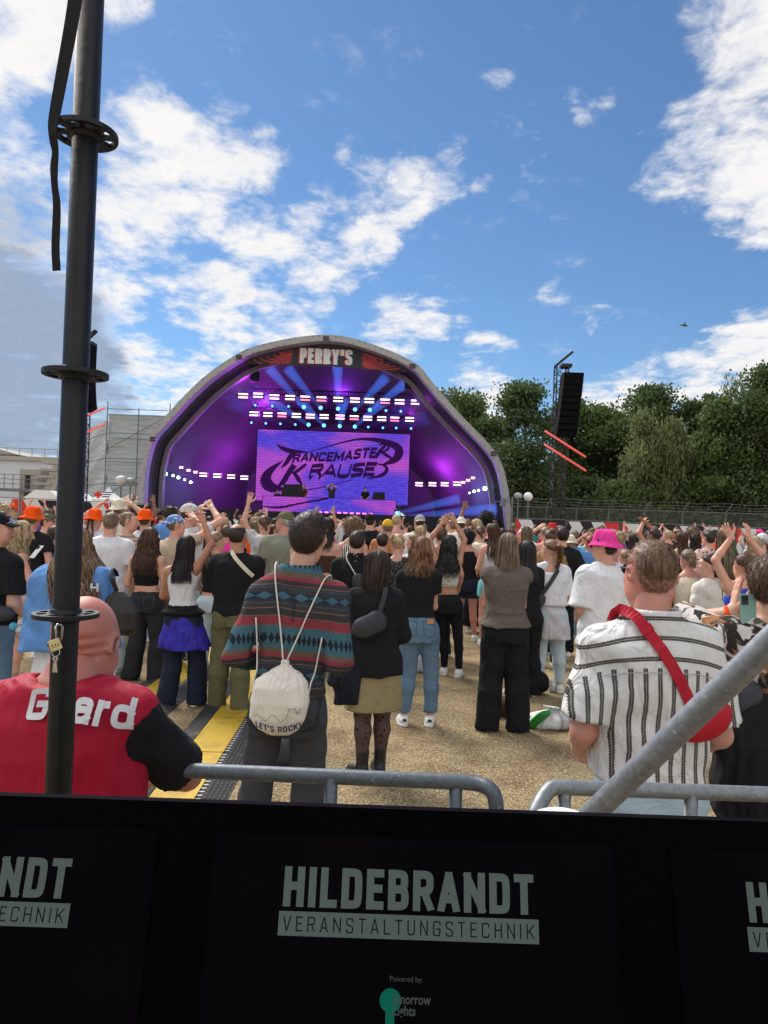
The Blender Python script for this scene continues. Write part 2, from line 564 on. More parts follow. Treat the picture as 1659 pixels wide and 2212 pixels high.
# ------------------------------------------------------------------ signed-distance fields turned to skin (surface nets)
class Field:
 def __init__(s, lo, hi, h):
  s.h = h
  s.lo = np.asarray(lo, float)
  n = np.ceil((np.asarray(hi, float) - s.lo) / h).astype(int) + 1
  s.ax = [s.lo[i] + h * np.arange(n[i]) for i in range(3)]
  s.v = np.full(tuple(n), 1e2, np.float32)

 def sl(s, lo, hi):
  r = []
  for i in range(3):
   a = int(np.clip(math.floor((lo[i] - s.lo[i]) / s.h) - 1, 0, s.v.shape[i]))
   b = int(np.clip(math.ceil((hi[i] - s.lo[i]) / s.h) + 2, 0, s.v.shape[i]))
   r.append(slice(a, max(a, b)))
  return tuple(r)

 def xyz(s, sl):
  return (s.ax[0][sl[0]][:, None, None], s.ax[1][sl[1]][None, :, None], s.ax[2][sl[2]][None, None, :])

 def put(s, fn, lo, hi, k=0.02):
  m = k + 2 * s.h
  sl = s.sl(np.asarray(lo) - m, np.asarray(hi) + m)
  if any(q.stop <= q.start for q in sl):
   return
  d = fn(*s.xyz(sl))
  a = s.v[sl]
  if k > 0:
   hh = np.clip(0.5 + 0.5 * (a - d) / k, 0, 1)
   r = a * (1 - hh) + d * hh - k * hh * (1 - hh)
  else:
   r = np.minimum(a, d)
  s.v[sl] = r

 def cone(s, a, b, ra, rb, k=0.02, flat=None, clip=None, sub=False):
  """tapered capsule; flat=(axis, factor) squeezes it along an axis; clip=[(point, normal)] keeps the side against the normal"""
  a, b = np.asarray(a, float), np.asarray(b, float)
  ab = b - a
  L2 = max(1e-9, float(ab @ ab))

  def fn(X, Y, Z):
   px, py, pz = X - a[0], Y - a[1], Z - a[2]
   t = np.clip((px * ab[0] + py * ab[1] + pz * ab[2]) / L2, 0, 1)
   qx, qy, qz = px - t * ab[0], py - t * ab[1], pz - t * ab[2]
   if flat is not None:
    n, f = np.asarray(flat[0], float), flat[1] - 1
    dn = (qx * n[0] + qy * n[1] + qz * n[2]) * f
    qx, qy, qz = qx + dn * n[0], qy + dn * n[1], qz + dn * n[2]
   d = np.sqrt(qx * qx + qy * qy + qz * qz) - (ra + (rb - ra) * t)
   if clip is not None:
    for c, nn in clip:
     d = np.maximum(d, (X - c[0]) * nn[0] + (Y - c[1]) * nn[1] + (Z - c[2]) * nn[2])
   return d
  r = max(ra, rb)
  lo, hi = np.minimum(a, b) - r, np.maximum(a, b) + r
  if sub:
   m = k + 2 * s.h
   sl = s.sl(lo - m, hi + m)
   if any(q.stop <= q.start for q in sl):
    return
   s.v[sl] = np.maximum(s.v[sl], -fn(*s.xyz(sl)))
  else:
   s.put(fn, lo, hi, k)

 def ell(s, c, r, k=0.02, R=None, sub=False):
  c, r = np.asarray(c, float), np.asarray(r, float)

  def fn(X, Y, Z):
   x, y, z = X - c[0], Y - c[1], Z - c[2]
   if R is not None:
    x, y, z = (R[0][0] * x + R[1][0] * y + R[2][0] * z, R[0][1] * x + R[1][1] * y + R[2][1] * z, R[0][2] * x + R[1][2] * y + R[2][2] * z)
   q = np.sqrt((x / r[0]) ** 2 + (y / r[1]) ** 2 + (z / r[2]) ** 2)
   return (q - 1) * min(r)
  m = max(r) if R is not None else r
  if sub:
   sl = s.sl(c - m - 2 * s.h, c + m + 2 * s.h)
   if any(q.stop <= q.start for q in sl):
    return
   s.v[sl] = np.maximum(s.v[sl], -fn(*s.xyz(sl)))
  else:
   s.put(fn, c - m, c + m, k)

 def loft(s, keys, k=0.02, p=2.3, ruf=None):
  """keys: rows (z, rx, ry, x0, y0); horizontal super-ellipses; ruf=(count, amp0, amp1) pleats"""
  K = np.array([list(q) + [0] * (5 - len(q)) for q in sorted(keys)], float)
  zl, zh = K[0, 0], K[-1, 0]

  def fn(X, Y, Z):
   rx, ry = np.interp(Z, K[:, 0], K[:, 1]), np.interp(Z, K[:, 0], K[:, 2])
   x, y = X - np.interp(Z, K[:, 0], K[:, 3]), Y - np.interp(Z, K[:, 0], K[:, 4])
   q = (np.abs(x / rx) ** p + np.abs(y / ry) ** p) ** (1 / p)
   d = (q - 1) * np.minimum(rx, ry)
   if ruf is not None:
    an = np.arctan2(y, x)
    t = np.clip((zh - Z) / (zh - zl), 0, 1)
    d = d + (ruf[1] + (ruf[2] - ruf[1]) * t) * np.sin(ruf[0] * an + 2.0 * np.sin(3 * an) + 2 * t)
   return np.maximum(d, np.maximum(Z - zh, zl - Z))
  rx, ry = K[:, 1].max() + .03, K[:, 2].max() + .03
  s.put(fn, (K[:, 3].min() - rx, K[:, 4].min() - ry, zl), (K[:, 3].max() + rx, K[:, 4].max() + ry, zh), k)

 def clip(s, fn):
  s.v = np.maximum(s.v, fn(*s.xyz((slice(None),) * 3))).astype(np.float32)

 def fold(s, amp, seed, freq=1.0):
  """cloth folds: a few warped plane waves pushed into the surface"""
  r = np.random.default_rng(seed)
  X, Y, Z = s.xyz((slice(None),) * 3)
  m = np.abs(s.v) < 4 * s.h + 2 * amp
  ix, iy, iz = np.nonzero(m)
  x, y, z = s.ax[0][ix], s.ax[1][iy], s.ax[2][iz]
  tot = np.zeros(len(x))
  wx = x + .05 * np.sin(7 * z + r.uniform(0, 6)) + .03 * np.sin(13 * y + r.uniform(0, 6))
  wz = z + .06 * np.sin(6 * x + r.uniform(0, 6)) + .04 * np.sin(11 * x + 9 * z + r.uniform(0, 6))
  for i in range(7):
   kx, ky, kz = r.normal(0, 1, 3) * np.array([24, 18, 20]) * freq
   tot += np.sin(kx * wx + ky * y + kz * wz + r.uniform(0, 6.3)) / (1.3 + .35 * i)
  s.v[ix, iy, iz] += (amp * tot * .55).astype(np.float32)

 def nets(s):
  v = s.v
  sg = v < 0
  nx, ny, nz = v.shape
  cnt = np.zeros((nx - 1, ny - 1, nz - 1), np.int8)
  O = [(a, b, c) for a in (0, 1) for b in (0, 1) for c in (0, 1)]
  for a, b, c in O:
   cnt += sg[a:nx - 1 + a, b:ny - 1 + b, c:nz - 1 + c]
  act = (cnt > 0) & (cnt < 8)
  idx = np.argwhere(act)
  ids = np.full(act.shape, -1, np.int64)
  ids[act] = np.arange(len(idx))
  acc = np.zeros((len(idx), 3))
  cn = np.zeros(len(idx))
  for i, o1 in enumerate(O):
   for ax in range(3):
    if o1[ax]:
     continue
    o2 = list(o1)
    o2[ax] = 1
    a = v[idx[:, 0] + o1[0], idx[:, 1] + o1[1], idx[:, 2] + o1[2]]
    b = v[idx[:, 0] + o2[0], idx[:, 1] + o2[1], idx[:, 2] + o2[2]]
    m = (a < 0) != (b < 0)
    t = a[m] / (a[m] - b[m])
    p = np.tile(np.array(o1, float), (m.sum(), 1))
    p[:, ax] += t
    acc[m] += p
    cn[m] += 1
  P = s.lo + s.h * (idx + acc / np.maximum(cn, 1)[:, None])
  Q = []
  for ax in range(3):
   sa = [slice(1, -1)] * 3
   sb = [slice(1, -1)] * 3
   sa[ax], sb[ax] = slice(0, -1), slice(1, None)
   A, B = sg[tuple(sa)], sg[tuple(sb)]
   e = np.argwhere(A != B)
   if not len(e):
    continue
   ins = A[e[:, 0], e[:, 1], e[:, 2]]
   off = np.ones(3, int)
   off[ax] = 0
   e = e + off
   u, w = (ax + 1) % 3, (ax + 2) % 3
   corners = []
   for du, dw in ((-1, -1), (0, -1), (0, 0), (-1, 0)):
    c = e.copy()
    c[:, u] += du
    c[:, w] += dw
    corners.append(ids[c[:, 0], c[:, 1], c[:, 2]])
   q = np.stack(corners, 1)
   q[~ins] = q[~ins][:, ::-1]
   q = q[(q >= 0).all(1)]
   Q.append(q)
  return P, (np.concatenate(Q) if Q else np.zeros((0, 4), int))


def rotm(axis, ang):
 return np.array(Matrix.Rotation(ang, 3, axis))


# ------------------------------------------------------------------ templates: hand, head, shoe
def make_hand(curl, spread, h=0.0042, thumb=0.55):
 """right hand: wrist at the origin, fingers +Z, palm faces +Y, thumb on the -X side"""
 f = Field((-.085, -.05, -.03), (.07, .10, .21), h)
 f.cone((0, 0, -.025), (0, 0, .02), .026, .028, .01, ((0, 1, 0), 1.35))
 for x in (-.026, -.009, .009, .026):
  f.cone((x * .6, 0, .015), (x, .003, .085), .017, .0135, .012, ((0, 1, 0), 1.15))
 L = {-.028: .068, -.0095: .078, .0095: .072, .027: .056}
 for i, (x, ln) in enumerate(L.items()):
  p = np.array([x, .002, .088])
  ang = 0.0
  sp = x * spread * 9
  for seg, frac, r in ((0, .46, .0092), (1, .30, .0083), (2, .24, .0074)):
   ang += curl * (1.0 if seg else 0.7) * (1 + .12 * i)
   d = np.array([math.sin(sp) * math.cos(ang), math.sin(ang), math.cos(ang) * math.cos(sp)])
   q = p + d * ln * frac
   f.cone(p, q, r, r * .93, .003)
   p = q
 a = np.array([-.022, .006, .02])
 b = a + np.array([-.030 - .012 * spread, .014, .034])
 c = b + np.array([-.016 * thumb * 1.5, .010, .030])
 d = c + np.array([-.004, .008 + curl * .012, .024])
 f.cone(a, b, .017, .0125, .008)
 f.cone(b, c, .0115, .0105, .004)
 f.cone(c, d, .0105, .0085, .003)
 return f.nets()


def make_head(sex, h=0.0065, fat=1.0):
 """head centre at the origin between the ears; crown at +0.118, chin near -0.118; face to +Y"""
 f = Field((-.105, -.125, -.15), (.105, .14, .13), h)
 f.ell((0, -.012, .028), (.075, .096, .090), .02)
 f.ell((0, .032, -.022), (.060 * fat, .066, .080), .03)
 w = .040 if sex == 'm' else .034
 f.ell((0, .052, -.082), (w, .040, .032), .03)
 f.ell((0, .045, .035), (.058, .045, .035), .02)
 for sx in (-1, 1):
  f.ell((sx * .052, .025, -.055), (.018 * fat, .04, .035), .03)
  f.ell((sx * .042, .066, -.018), (.022, .020, .022), .02)
  f.ell((sx * .031, .100, .012), (.019, .016, .012), .008, sub=True)
  f.ell((sx * .031, .082, .012), (.0135, .0145, .0125), .002)
  f.cone((sx * .018, .090, .030), (sx * .046, .082, .029), .0065, .0045, .008)
  R = rotm('Z', sx * -0.45)
  f.ell((sx * .080, -.008, .004), (.007, .020, .032), .006, R)
  f.ell((sx * .0835, -.004, .004), (.004, .011, .019), .004, R, sub=True)
 f.cone((0, .096, .020), (0, .118, -.022), .008, .0125, .008)
 for sx in (-1, 1):
  f.ell((sx * .011, .107, -.026), (.008, .010, .007), .006)
 f.ell((0, .096, -.055), (.022, .010, .006), .006)
 f.ell((0, .094, -.066), (.019, .011, .007), .005)
 f.cone((0, .02, -.08), (0, -.01, -.16), .054, .056, .03)
 P, Q = f.nets()
 c = P[Q].mean(1)
 mi = np.zeros(len(Q), int)
 lips = (np.abs(c[:, 0]) < .023) & (c[:, 1] > .094) & (np.abs(c[:, 2] + .0605) < .010)
 mi[lips] = 1
 for sx in (-1, 1):
  e = np.linalg.norm((c - np.array([sx * .031, .094, .012])) / np.array([.0115, .02, .0065]), axis=1) < 1
  mi[e] = 2
  pu = np.linalg.norm(c[:, [0, 2]] - np.array([sx * .031, .012]), axis=1) < .0048
  mi[e & pu] = 3
  br = (np.abs(c[:, 2] - .0315) < .0048) & (np.abs(c[:, 0] - sx * .032) < .018) & (c[:, 1] > .07)
  mi[br] = 3
 return P, Q, mi


def make_shoe(kind, h=0.008):
 """shoe for a foot with the ankle over the origin: heel at -Y, toe at +Y"""
 f = Field((-.07, -.11, -.02), (.07, .23, .24 if kind == 'boot' else .14), h)
 f.cone((0, -.045, .045), (0, .06, .042), .042, .042, .02)
 f.cone((0, .06, .036), (0, .15, .026), .044, .034, .02, ((0, 0, 1), 1.1))
 f.cone((0, -.01, .06), (0, -.005, .09), .043, .040, .02)
 if kind == 'boot':
  f.cone((0, -.008, .09), (0, -.01, .20), .047, .050, .02, clip=[((0, 0, .205), (0, 0, 1))])
 else:
  f.clip(lambda X, Y, Z: Z - (.098 + .25 * np.abs(Y + .01) * (Y > 0) * -1 + .15 * np.clip(-Y - .03, 0, 1)))
 f.clip(lambda X, Y, Z: -Z + .0 * X)
 s = 1.12 if kind == 'boot' else 1.07
 sole = .022

 def solefn(X, Y, Z):
  wid = .045 * np.clip(np.sqrt(np.clip(1 - ((Y - .045) / .15) ** 4, 0.001, 1)), .05, 1) * s
  return np.maximum(np.abs(X) - wid, np.maximum(np.maximum(Z - sole, -Z + .001), np.abs(Y - .05) - .148))
 f.put(solefn, (-.06, -.105, 0), (.06, .2, sole), .004)
 P, Q = f.nets()
 c = P[Q].mean(1)
 mi = (c[:, 2] < sole + .003).astype(int)
 if kind == 'tab':
  mi[(c[:, 1] < -.075) & (c[:, 2] > .045) & (np.abs(c[:, 0]) < .02)] = 2
 return P, Q, mi


HANDS = {'relaxed': make_hand(.42, .35), 'open': make_hand(.08, .9), 'flat': make_hand(.10, .15, thumb=.2), 'grip': make_hand(.95, .1), 'horns': make_hand(.25, 1.1)}
HANDS_FAR = {k: make_hand(c, s, .0075, t) for k, c, s, t in (('relaxed', .42, .35, .55), ('open', .1, 1.0, .55), ('flat', .1, .25, .2), ('grip', .95, .1, .5))}
HEADS = {s: make_head(s) for s in 'mf'}
HEADS_FAR = {s: make_head(s, .010) for s in 'mf'}
SHOES = {k: make_shoe(k) for k in ('sneaker', 'boot', 'tab')}
# ------------------------------------------------------------------ people
TORSO = {
 'm': [(.78, .100, .080, 0, 0), (.86, .158, .114, 0, -.006), (.94, .166, .120, 0, -.010), (1.04, .153, .106, 0, 0), (1.12, .152, .102), (1.22, .166, .112),
          (1.32, .184, .118), (1.39, .178, .104), (1.44, .126, .080), (1.485, .070, .064)],
 'f': [(.78, .108, .085, 0, 0), (.86, .170, .120, 0, -.010), (.93, .171, .122, 0, -.012), (1.02, .144, .100), (1.10, .124, .088), (1.2, .136, .098),
          (1.3, .153, .114, 0, .010), (1.38, .150, .098), (1.43, .110, .074), (1.48, .058, .056)]}
SHW = {'m': .176, 'f': .150}
LIMB = {'m': dict(u=(.055, .044), f=(.043, .030), th=(.090, .060), ca=(.058, .040), nk=.060), 'f': dict(u=(.047, .037), f=(.037, .025), th=(.098, .059), ca=(.056, .036), nk=.050)}
UP, FO = .285, .255
# wrist, elbow pole, palm, hand for the right arm; the left one mirrors it
ARMS = {
 'down': ((.245, .04, .90), (.5, -1, 0), (-1, 0, .0), 'relaxed'),
 'behind': ((.20, -.02, .93), (1, -.6, 0), (-1, 0, 0), 'relaxed'),
 'pocket': ((.215, .10, .955), (1, -.55, 0), (-1, 0, 0), 'relaxed'),
 'cross': ((-.06, .21, 1.13), (.85, -.35, -.7), (0, -1, 0), 'relaxed'),
 'hold': ((.06, .27, 1.20), (.8, -.4, -1), (-1, 0, 0), 'grip'),
 'low': ((.13, .20, .99), (.6, -.9, -.3), (-1, 0, 0), 'relaxed'),
 'up': ((.22, .10, 1.92), (1, .1, 0), (0, 1, 0), 'open'),
 'clap': ((.045, .20, 1.84), (1, .1, .1), (-1, .2, 0), 'flat'),
 'heart': ((.085, .12, 1.88), (1, .1, 0), (-.6, .8, 0), 'horns'),
 'phone': ((.07, .32, 1.54), (.7, 0, -1), (-.5, -.8, 0), 'grip'),
 'pray': ((.03, .29, 1.38), (.8, -.2, -1), (-1, 0, 0), 'flat'),
 'bent': ((.10, .24, 1.72), (1, .2, -.3), (-.7, .5, 0), 'open'),
}


def ik(s, w, pole, a=UP, b=FO):
 s, w = np.asarray(s, float), np.asarray(w, float)
 d = w - s
 L = np.linalg.norm(d)
 if L > a + b - .004:
  w = s + d / L * (a + b - .004)
  d = w - s
  L = a + b - .004
 x = (a * a - b * b + L * L) / (2 * L)
 h = math.sqrt(max(0, a * a - x * x))
 n = d / L
 p = np.asarray(pole, float)
 p = unit(p - n * (p @ n))
 return s + n * x + p * h, w


def joints(sp):
 sex, g = sp['sex'], sp.get('g', 1.0)
 J = {'arm': {}, 'leg': {}}
 for side, sx in (('R', 1), ('L', -1)):
  a = sp['arms'][0 if side == 'L' else 1]
  if isinstance(a, str):
   a = ARMS[a]
  a = list(a) + [None] * (5 - len(a))
  w, pole, palm, hand = [np.array(q, float) if not isinstance(q, str) and q is not None else q for q in a[:4]]
  m = np.array([sx, 1, 1])
  w, pole, palm = w * m, pole * m, palm * m
  w[0] += sx * (g - 1) * .10 if abs(w[0]) > .15 else 0
  up = max(0.0, min(1.0, (w[2] - 1.35) / .4))
  sh = np.array([sx * (SHW[sex] * (0.35 + .65 * g) - .015 * up), .0, 1.378 + .05 * up])
  e, w = ik(sh, w, pole)
  fd = unit(w - e)
  if a[4] is not None:
   fd = unit(np.array(a[4]) * m)
  J['arm'][side] = (sh, e, w, fd, palm, hand)
  lx, ly, rot = sp.get('legs', ((-.11, 0, 10), (.11, 0, -10)))[0 if side == 'L' else 1]
  hip = np.array([sx * .088, -.005, .89])
  ft = np.array([lx, ly, .085])
  k = (hip + ft) / 2 + np.array([0, .025 + abs(ly) * .15, .02])
  k[2] = .49
  J['leg'][side] = (hip, k, ft, rot)
 return J


def head_xf(sp):
 yaw, pitch, tilt = [math.radians(q) for q in sp.get('head', (0, 0, 0))]
 R = rotm('Z', yaw) @ rotm('X', pitch) @ rotm('Y', tilt)
 dr = sp.get('drop', 0)
 piv = np.array([0, -.005 + dr * .5, 1.52 - dr])
 c = np.array([0, .016 + dr * .5, 1.634 - dr])
 return R, R @ (c - piv) + piv, sp.get('hs', 1.0)


def bounds(J, pad=.12):
 P = [q for a in J['arm'].values() for q in a[:3]]
 lo = np.min(P, 0) - pad
 hi = np.max(P, 0) + pad
 lo = np.minimum(lo, (-.30, -.30, -.01))
 hi = np.maximum(hi, (.30, .30, 1.62))
 for l in J['leg'].values():
  lo = np.minimum(lo, l[2] - .12)
  hi = np.maximum(hi, l[2] + .12)
 lo[2] = -.02
 return lo, hi


def scale_keys(sp, ease=0.0, zlo=0.0, zhi=2.0, straight=0.0):
 g, gd = sp.get('g', 1.0), sp.get('gd', sp.get('g', 1.0))
 K = [list(k) + [0] * (5 - len(k)) for k in TORSO[sp['sex']]]
 A = np.array(K, float)
 A[:, 1] *= np.where(A[:, 0] > 1.43, 1, g)
 A[:, 2] *= np.where(A[:, 0] > 1.43, 1, gd)
 zs = sorted(set([zlo] + [z for z in A[:, 0] if zlo < z < zhi] + ([zhi] if zhi < 1.49 else [])))
 out = []
 mx, my = A[A[:, 0] < 1.35][:, 1].max(), A[A[:, 0] < 1.35][:, 2].max()
 for z in zs:
  if z < .86 and zlo < .86:
   zz = .88
  else:
   zz = z
  r = [np.interp(zz, A[:, 0], A[:, i]) for i in range(1, 5)]
  if straight and z < 1.36:
   r[0] = r[0] + (mx - r[0]) * straight
   r[1] = r[1] + (my - r[1]) * straight
  out.append((z, r[0] + ease, r[1] + ease, r[2], r[3]))
 return out


def body_mesh(sp, J, h, far=False):
 sex, g = sp['sex'], sp.get('g', 1.0)
 L = LIMB[sex]
 lo, hi = bounds(J)
 f = Field(lo, hi, h)
 cl, ct = sp.get('cl', 0), sp.get('ct', 0)
 f.loft(scale_keys(sp, -.012 if ct else -.005 if cl else 0, .80), .03)
 f.cone((-.05, -.01, 1.445), (.05, -.01, 1.445), .045 - .014 * ct, .045 - .014 * ct, .04)
 R, hc, hs = head_xf(sp)
 f.cone((0, -.008, 1.42), hc + R @ np.array([0, -.01, -.085]), L['nk'] * (1.15 - .13 * ct) * (g ** .5) * sp.get('nk', 1), L['nk'] * (g ** .5) * sp.get('nk', 1), .045 - .02 * ct)
 gl = .4 + .6 * g
 for side, (s, e, w, fd, palm, hand) in J['arm'].items():
  tr = np.array([s[0] * .42, -.012, 1.452])
  f.cone(tr, s + (0, 0, .012), .034 - .014 * ct, L['u'][0] * gl * (.86 - .2 * ct), .04)
  f.ell(s, (L['u'][0] * gl * (1 - .16 * ct),) * 3, .04)
  f.cone(s, e, L['u'][0] * gl * (1 - .14 * ct), L['u'][1] * gl, .03)
  m = e + (w - e) * .3
  f.cone(e, m, L['f'][0] * gl, L['f'][0] * 1.02 * gl, .02)
  f.cone(m, w, L['f'][0] * gl, L['f'][1], .02)
  f.cone(w, w + fd * .02, L['f'][1] * .95, L['f'][1] * .95, .02)
 for side, (hp, k, ft, rot) in J['leg'].items():
  q = .84 if cl else 1.0
  f.cone(hp, k, L['th'][0] * g * q, L['th'][1] * gl * q, .035)
  c = k + (ft - k) * .35 + np.array([0, -.018, 0])
  f.cone(k, c, L['ca'][0] * gl * q, L['ca'][0] * 1.05 * gl * q, .03)
  f.cone(c, ft, L['ca'][0] * gl * q, L['ca'][1] * (.9 if cl else 1), .03)
  d = np.array([-math.sin(math.radians(rot)), math.cos(math.radians(rot)), 0])
  f.cone(ft + (0, 0, -.03), ft + d * .10 + (0, 0, -.05), .034, .026, .02)
 V, Q = f.nets()
 Vs, Qs, mi = [V], [Q], [np.zeros(len(Q), int)]
 n = len(V)
 hv, hq, hm = (HEADS_FAR if far else HEADS)[sex]
 Vs.append((hv * hs) @ R.T + hc)
 Qs.append(hq + n)
 mi.append(hm)
 n += len(hv)
 for side, (s, e, w, fd, palm, hand) in J['arm'].items():
  H = (HANDS_FAR if far else HANDS)
  if hand not in H:
   hand = 'open'
  v, q = H[hand]
  v = v * (1.0 if sex == 'm' else .92) * (1.03 if far else 1.0)
  q = q.copy()
  if side == 'L':
   v = v * np.array([-1, 1, 1])
   q = q[:, ::-1]
  Z = fd
  Y = unit(palm - Z * (palm @ Z))
  X = np.cross(Y, Z)
  Vs.append(v @ np.stack([X, Y, Z]) + w)
  Qs.append(q + n)
  mi.append(np.zeros(len(q), int))
  n += len(v)
 return np.concatenate(Vs), np.concatenate(Qs), np.concatenate(mi)


def top_mesh(sp, J, T, h):
 """T: hem, sl (sleeve: 0 none, 1 elbow, 2 wrist), ease, loose, neck, nz, top (upper edge), armhole, flare, fold"""
 sex, g = sp['sex'], sp.get('g', 1.0)
 gl = .4 + .6 * g
 L = LIMB[sex]
 lo, hi = bounds(J)
 lo[2], hi[2] = T.get('hem', .9) - .06, 1.62 if max(a[2][2] for a in J['arm'].values()) < 1.5 or T.get('sl', 0) == 0 else hi[2]
 f = Field(lo, hi, h)
 ease, sl = T.get('ease', .014), T.get('sl', .5)
 K = scale_keys(sp, ease, T.get('hem', .9), T.get('top', 2.0), T.get('loose', 0.0))
 if T.get('flare'):
  z0, fl = T['hem'], T['flare']
  zt = T.get('flare_z', z0 + .25)
  K = [(z, rx + fl * max(0, (zt - z) / (zt - z0)), ry + fl * max(0, (zt - z) / (zt - z0)), x, y) for z, rx, ry, x, y in K]
 f.loft(K, .03, ruf=T.get('ruf'))
 if T.get('cinch'):
  zc, cr = T['cinch']
  f.loft([(z, q[1] + ease + .004, q[2] + ease + .004, 0, 0) for z in (zc - .02, zc + .02) for q in [scale_keys(sp, 0, zc)[0]]], .01)
 for side, (s, e, w, fd, palm, hand) in J['arm'].items():
  if T.get('yoke'):
   f.cone(np.array([s[0] * .35, -.012, 1.450]), s * np.array([T['yoke'], 1, 1]) + (0, 0, .014), .036 + ease * .6, L['u'][0] * gl * .9 + ease, .04)
  if sl <= 0:
   continue
  se = T.get('sease', ease + .012)
  f.cone(np.array([s[0] * .42, -.012, 1.452]), s + (0, 0, .012), .034 + ease * .6, L['u'][0] * gl * .86 + ease, .04)
  f.ell(s, (L['u'][0] * gl + ease * .9,) * 3, .04)
  d = unit(e - s)
  if sl < 1:
   c = s + (e - s) * sl
   f.cone(s, s + (e - s) * (sl + .15), L['u'][0] * gl + se * .8, L['u'][0] * gl + se * 1.3, .018, clip=[(c, d)])
  else:
   f.cone(s, e, L['u'][0] * gl + se, L['u'][1] * gl + se * 1.15, .016)
   d2 = unit(w - e)
   c = e + (w - e) * (sl - 1)
   f.cone(e, w + d2 * .06, L['u'][1] * gl + se * 1.1, L['f'][1] + se * .8, .012, clip=[(c, d2)])
 nr, nz = T.get('neck', .074), T.get('nz', 1.455)
 R, hc, hs = head_xf(sp)

 def neckcut(X, Y, Z):
  r = np.sqrt(X ** 2 + (Y - .012) ** 2)
  return np.where(Z > nz - .03, (nr - r) * np.ones_like(Z), -1.0)
 if T.get('hood'):
  f.cone((-.085, -.085, 1.43), (.085, -.085, 1.43), .052, .052, .03)
  f.ell((0, -.125, 1.36), (.125, .045, .10), .03)
 f.clip(lambda X, Y, Z: np.where(Z < 1.56, neckcut(X, Y, Z), .05) if not T.get('collar') else np.where((Z > nz - .03) & (Z < 1.6), .080 - np.sqrt(X ** 2 + (Y + .010) ** 2) * np.ones_like(Z), -1.0))
 if T.get('armhole'):
  for side, (s, e, w, fd, palm, hand) in J['arm'].items():
   sx = 1 if side == 'R' else -1
   f.cone((sx * (SHW[sex] * g * 1.02 + T.get('ax', .012)), -.3, T.get('az', 1.40)), (sx * (SHW[sex] * g * 1.02 + T.get('ax', .012)), .3, T.get('az', 1.40)), T['armhole'], T['armhole'], 0, sub=True)
 f.fold(T.get('fold', .006), sp.get('seed', 1) + 11, T.get('ffreq', 1.0))
 if T.get('collar'):
  def col(X, Y, Z):
   r = np.sqrt(X ** 2 + ((Y + .010) * 1.02) ** 2)
   rr = .094 - (Z - 1.44) * .12
   return np.maximum(np.abs(r - rr) - .008, np.maximum(Z - 1.525, 1.435 - Z))
  f.put(col, (-.12, -.12, 1.43), (.12, .12, 1.53), .006)
 V, Q = f.nets()
 for sx in T.get('straps', ()):
  m = MB()
  zt = T['top']
  P = [(sx, -.112, zt - .02), (sx * .95, -.112, zt + .05), (sx * .92, -.085, 1.435), (sx * .92, -.02, 1.462), (sx, .06, 1.43), (sx, .125, 1.33)]
  m.tube(_sm(P, 2), .006, 6)
  v, q = np.concatenate(m.V), m.q[0]
  Q = np.concatenate([Q, q + len(V)])
  V = np.concatenate([V, v])
 return V, Q


def bottom_mesh(sp, J, B, h):
 """B: kind pants/skirt, rise, hem, w=(thigh ease, knee radius, hem radius)"""
 sex, g = sp['sex'], sp.get('g', 1.0)
 gl = .4 + .6 * g
 L = LIMB[sex]
 lo = np.array([-.36, -.36, max(-.01, B['hem'] - .06)])
 hi = np.array([.36, .36, B.get('rise', 1.0) + .04])
 for l in J['leg'].values():
  lo[:2] = np.minimum(lo[:2], l[2][:2] - .17)
  hi[:2] = np.maximum(hi[:2], l[2][:2] + .17)
 f = Field(lo, hi, h)
 rise, hem = B.get('rise', 1.0), B['hem']
 if B['kind'] == 'skirt':
  K = scale_keys(sp, .010, .93, rise)
  q = K[0]
  r0, r1 = B.get('r', .03), B.get('rd', B.get('r', .03))
  K = [(hem, q[1] + r0, q[2] + r1, 0, 0), ((hem + .93) / 2, q[1] + r0 * .55, q[2] + r1 * .55, 0, -.004)] + K
  f.loft(K, .02, ruf=B.get('ruf'))
 else:
  f.loft([(k[0], k[1] - (.009 if k[0] > .955 else 0), k[2] - (.009 if k[0] > .955 else 0), k[3], k[4]) for k in scale_keys(sp, .012, .79, rise)], .03)
  te, kr, ar = B['w']
  kk = .03 if ar < .09 else .010
  for side, (hp, k, ft, rot) in J['leg'].items():
   hp2 = hp + np.array([0, 0, -.02])
   c = np.array([0, 0, hem])
   f.cone(hp2, k, L['th'][0] * g + te, kr * gl, kk, clip=[((0, 0, hem), (0, 0, -1))])
   if hem < .46:
    end = k + (ft - k) * ((k[2] - hem + .05) / (k[2] - ft[2]))
    cc = k + (ft - k) * .35 + np.array([0, -.016, 0])
    cr = max(kr + (ar - kr) * .35, L['ca'][0] * .92 + te) * gl
    f.cone(k, cc, kr * gl, cr, kk, clip=[((0, 0, hem), (0, 0, -1))])
    f.cone(cc, end, cr, ar, kk, clip=[((0, 0, hem), (0, 0, -1))])
  f.ell((-.08, -.075, .87), (.085, .06, .085), .04)
  f.ell((.08, -.075, .87), (.085, .06, .085), .04)
  f.clip(lambda X, Y, Z: hem - Z + 0 * X)
 f.fold(B.get('fold', .005), sp.get('seed', 1) + 29, B.get('ffreq', 1.0))
 return f.nets()


# ------------------------------------------------------------------ hair and hats (head frame)
def ribbons(P, side, w):
 n, m = P.shape[:2]
 w = np.broadcast_to(w, (n, m))[..., None]
 V = np.stack([P - side * w / 2, P + side * w / 2], 2).reshape(-1, 3)
 b = np.arange(n)[:, None] * m * 2
 i = np.arange(m - 1)[None, :] * 2
 q = np.stack([b + i, b + i + 1, b + i + 3, b + i + 2], -1).reshape(-1, 4)
 return V, q


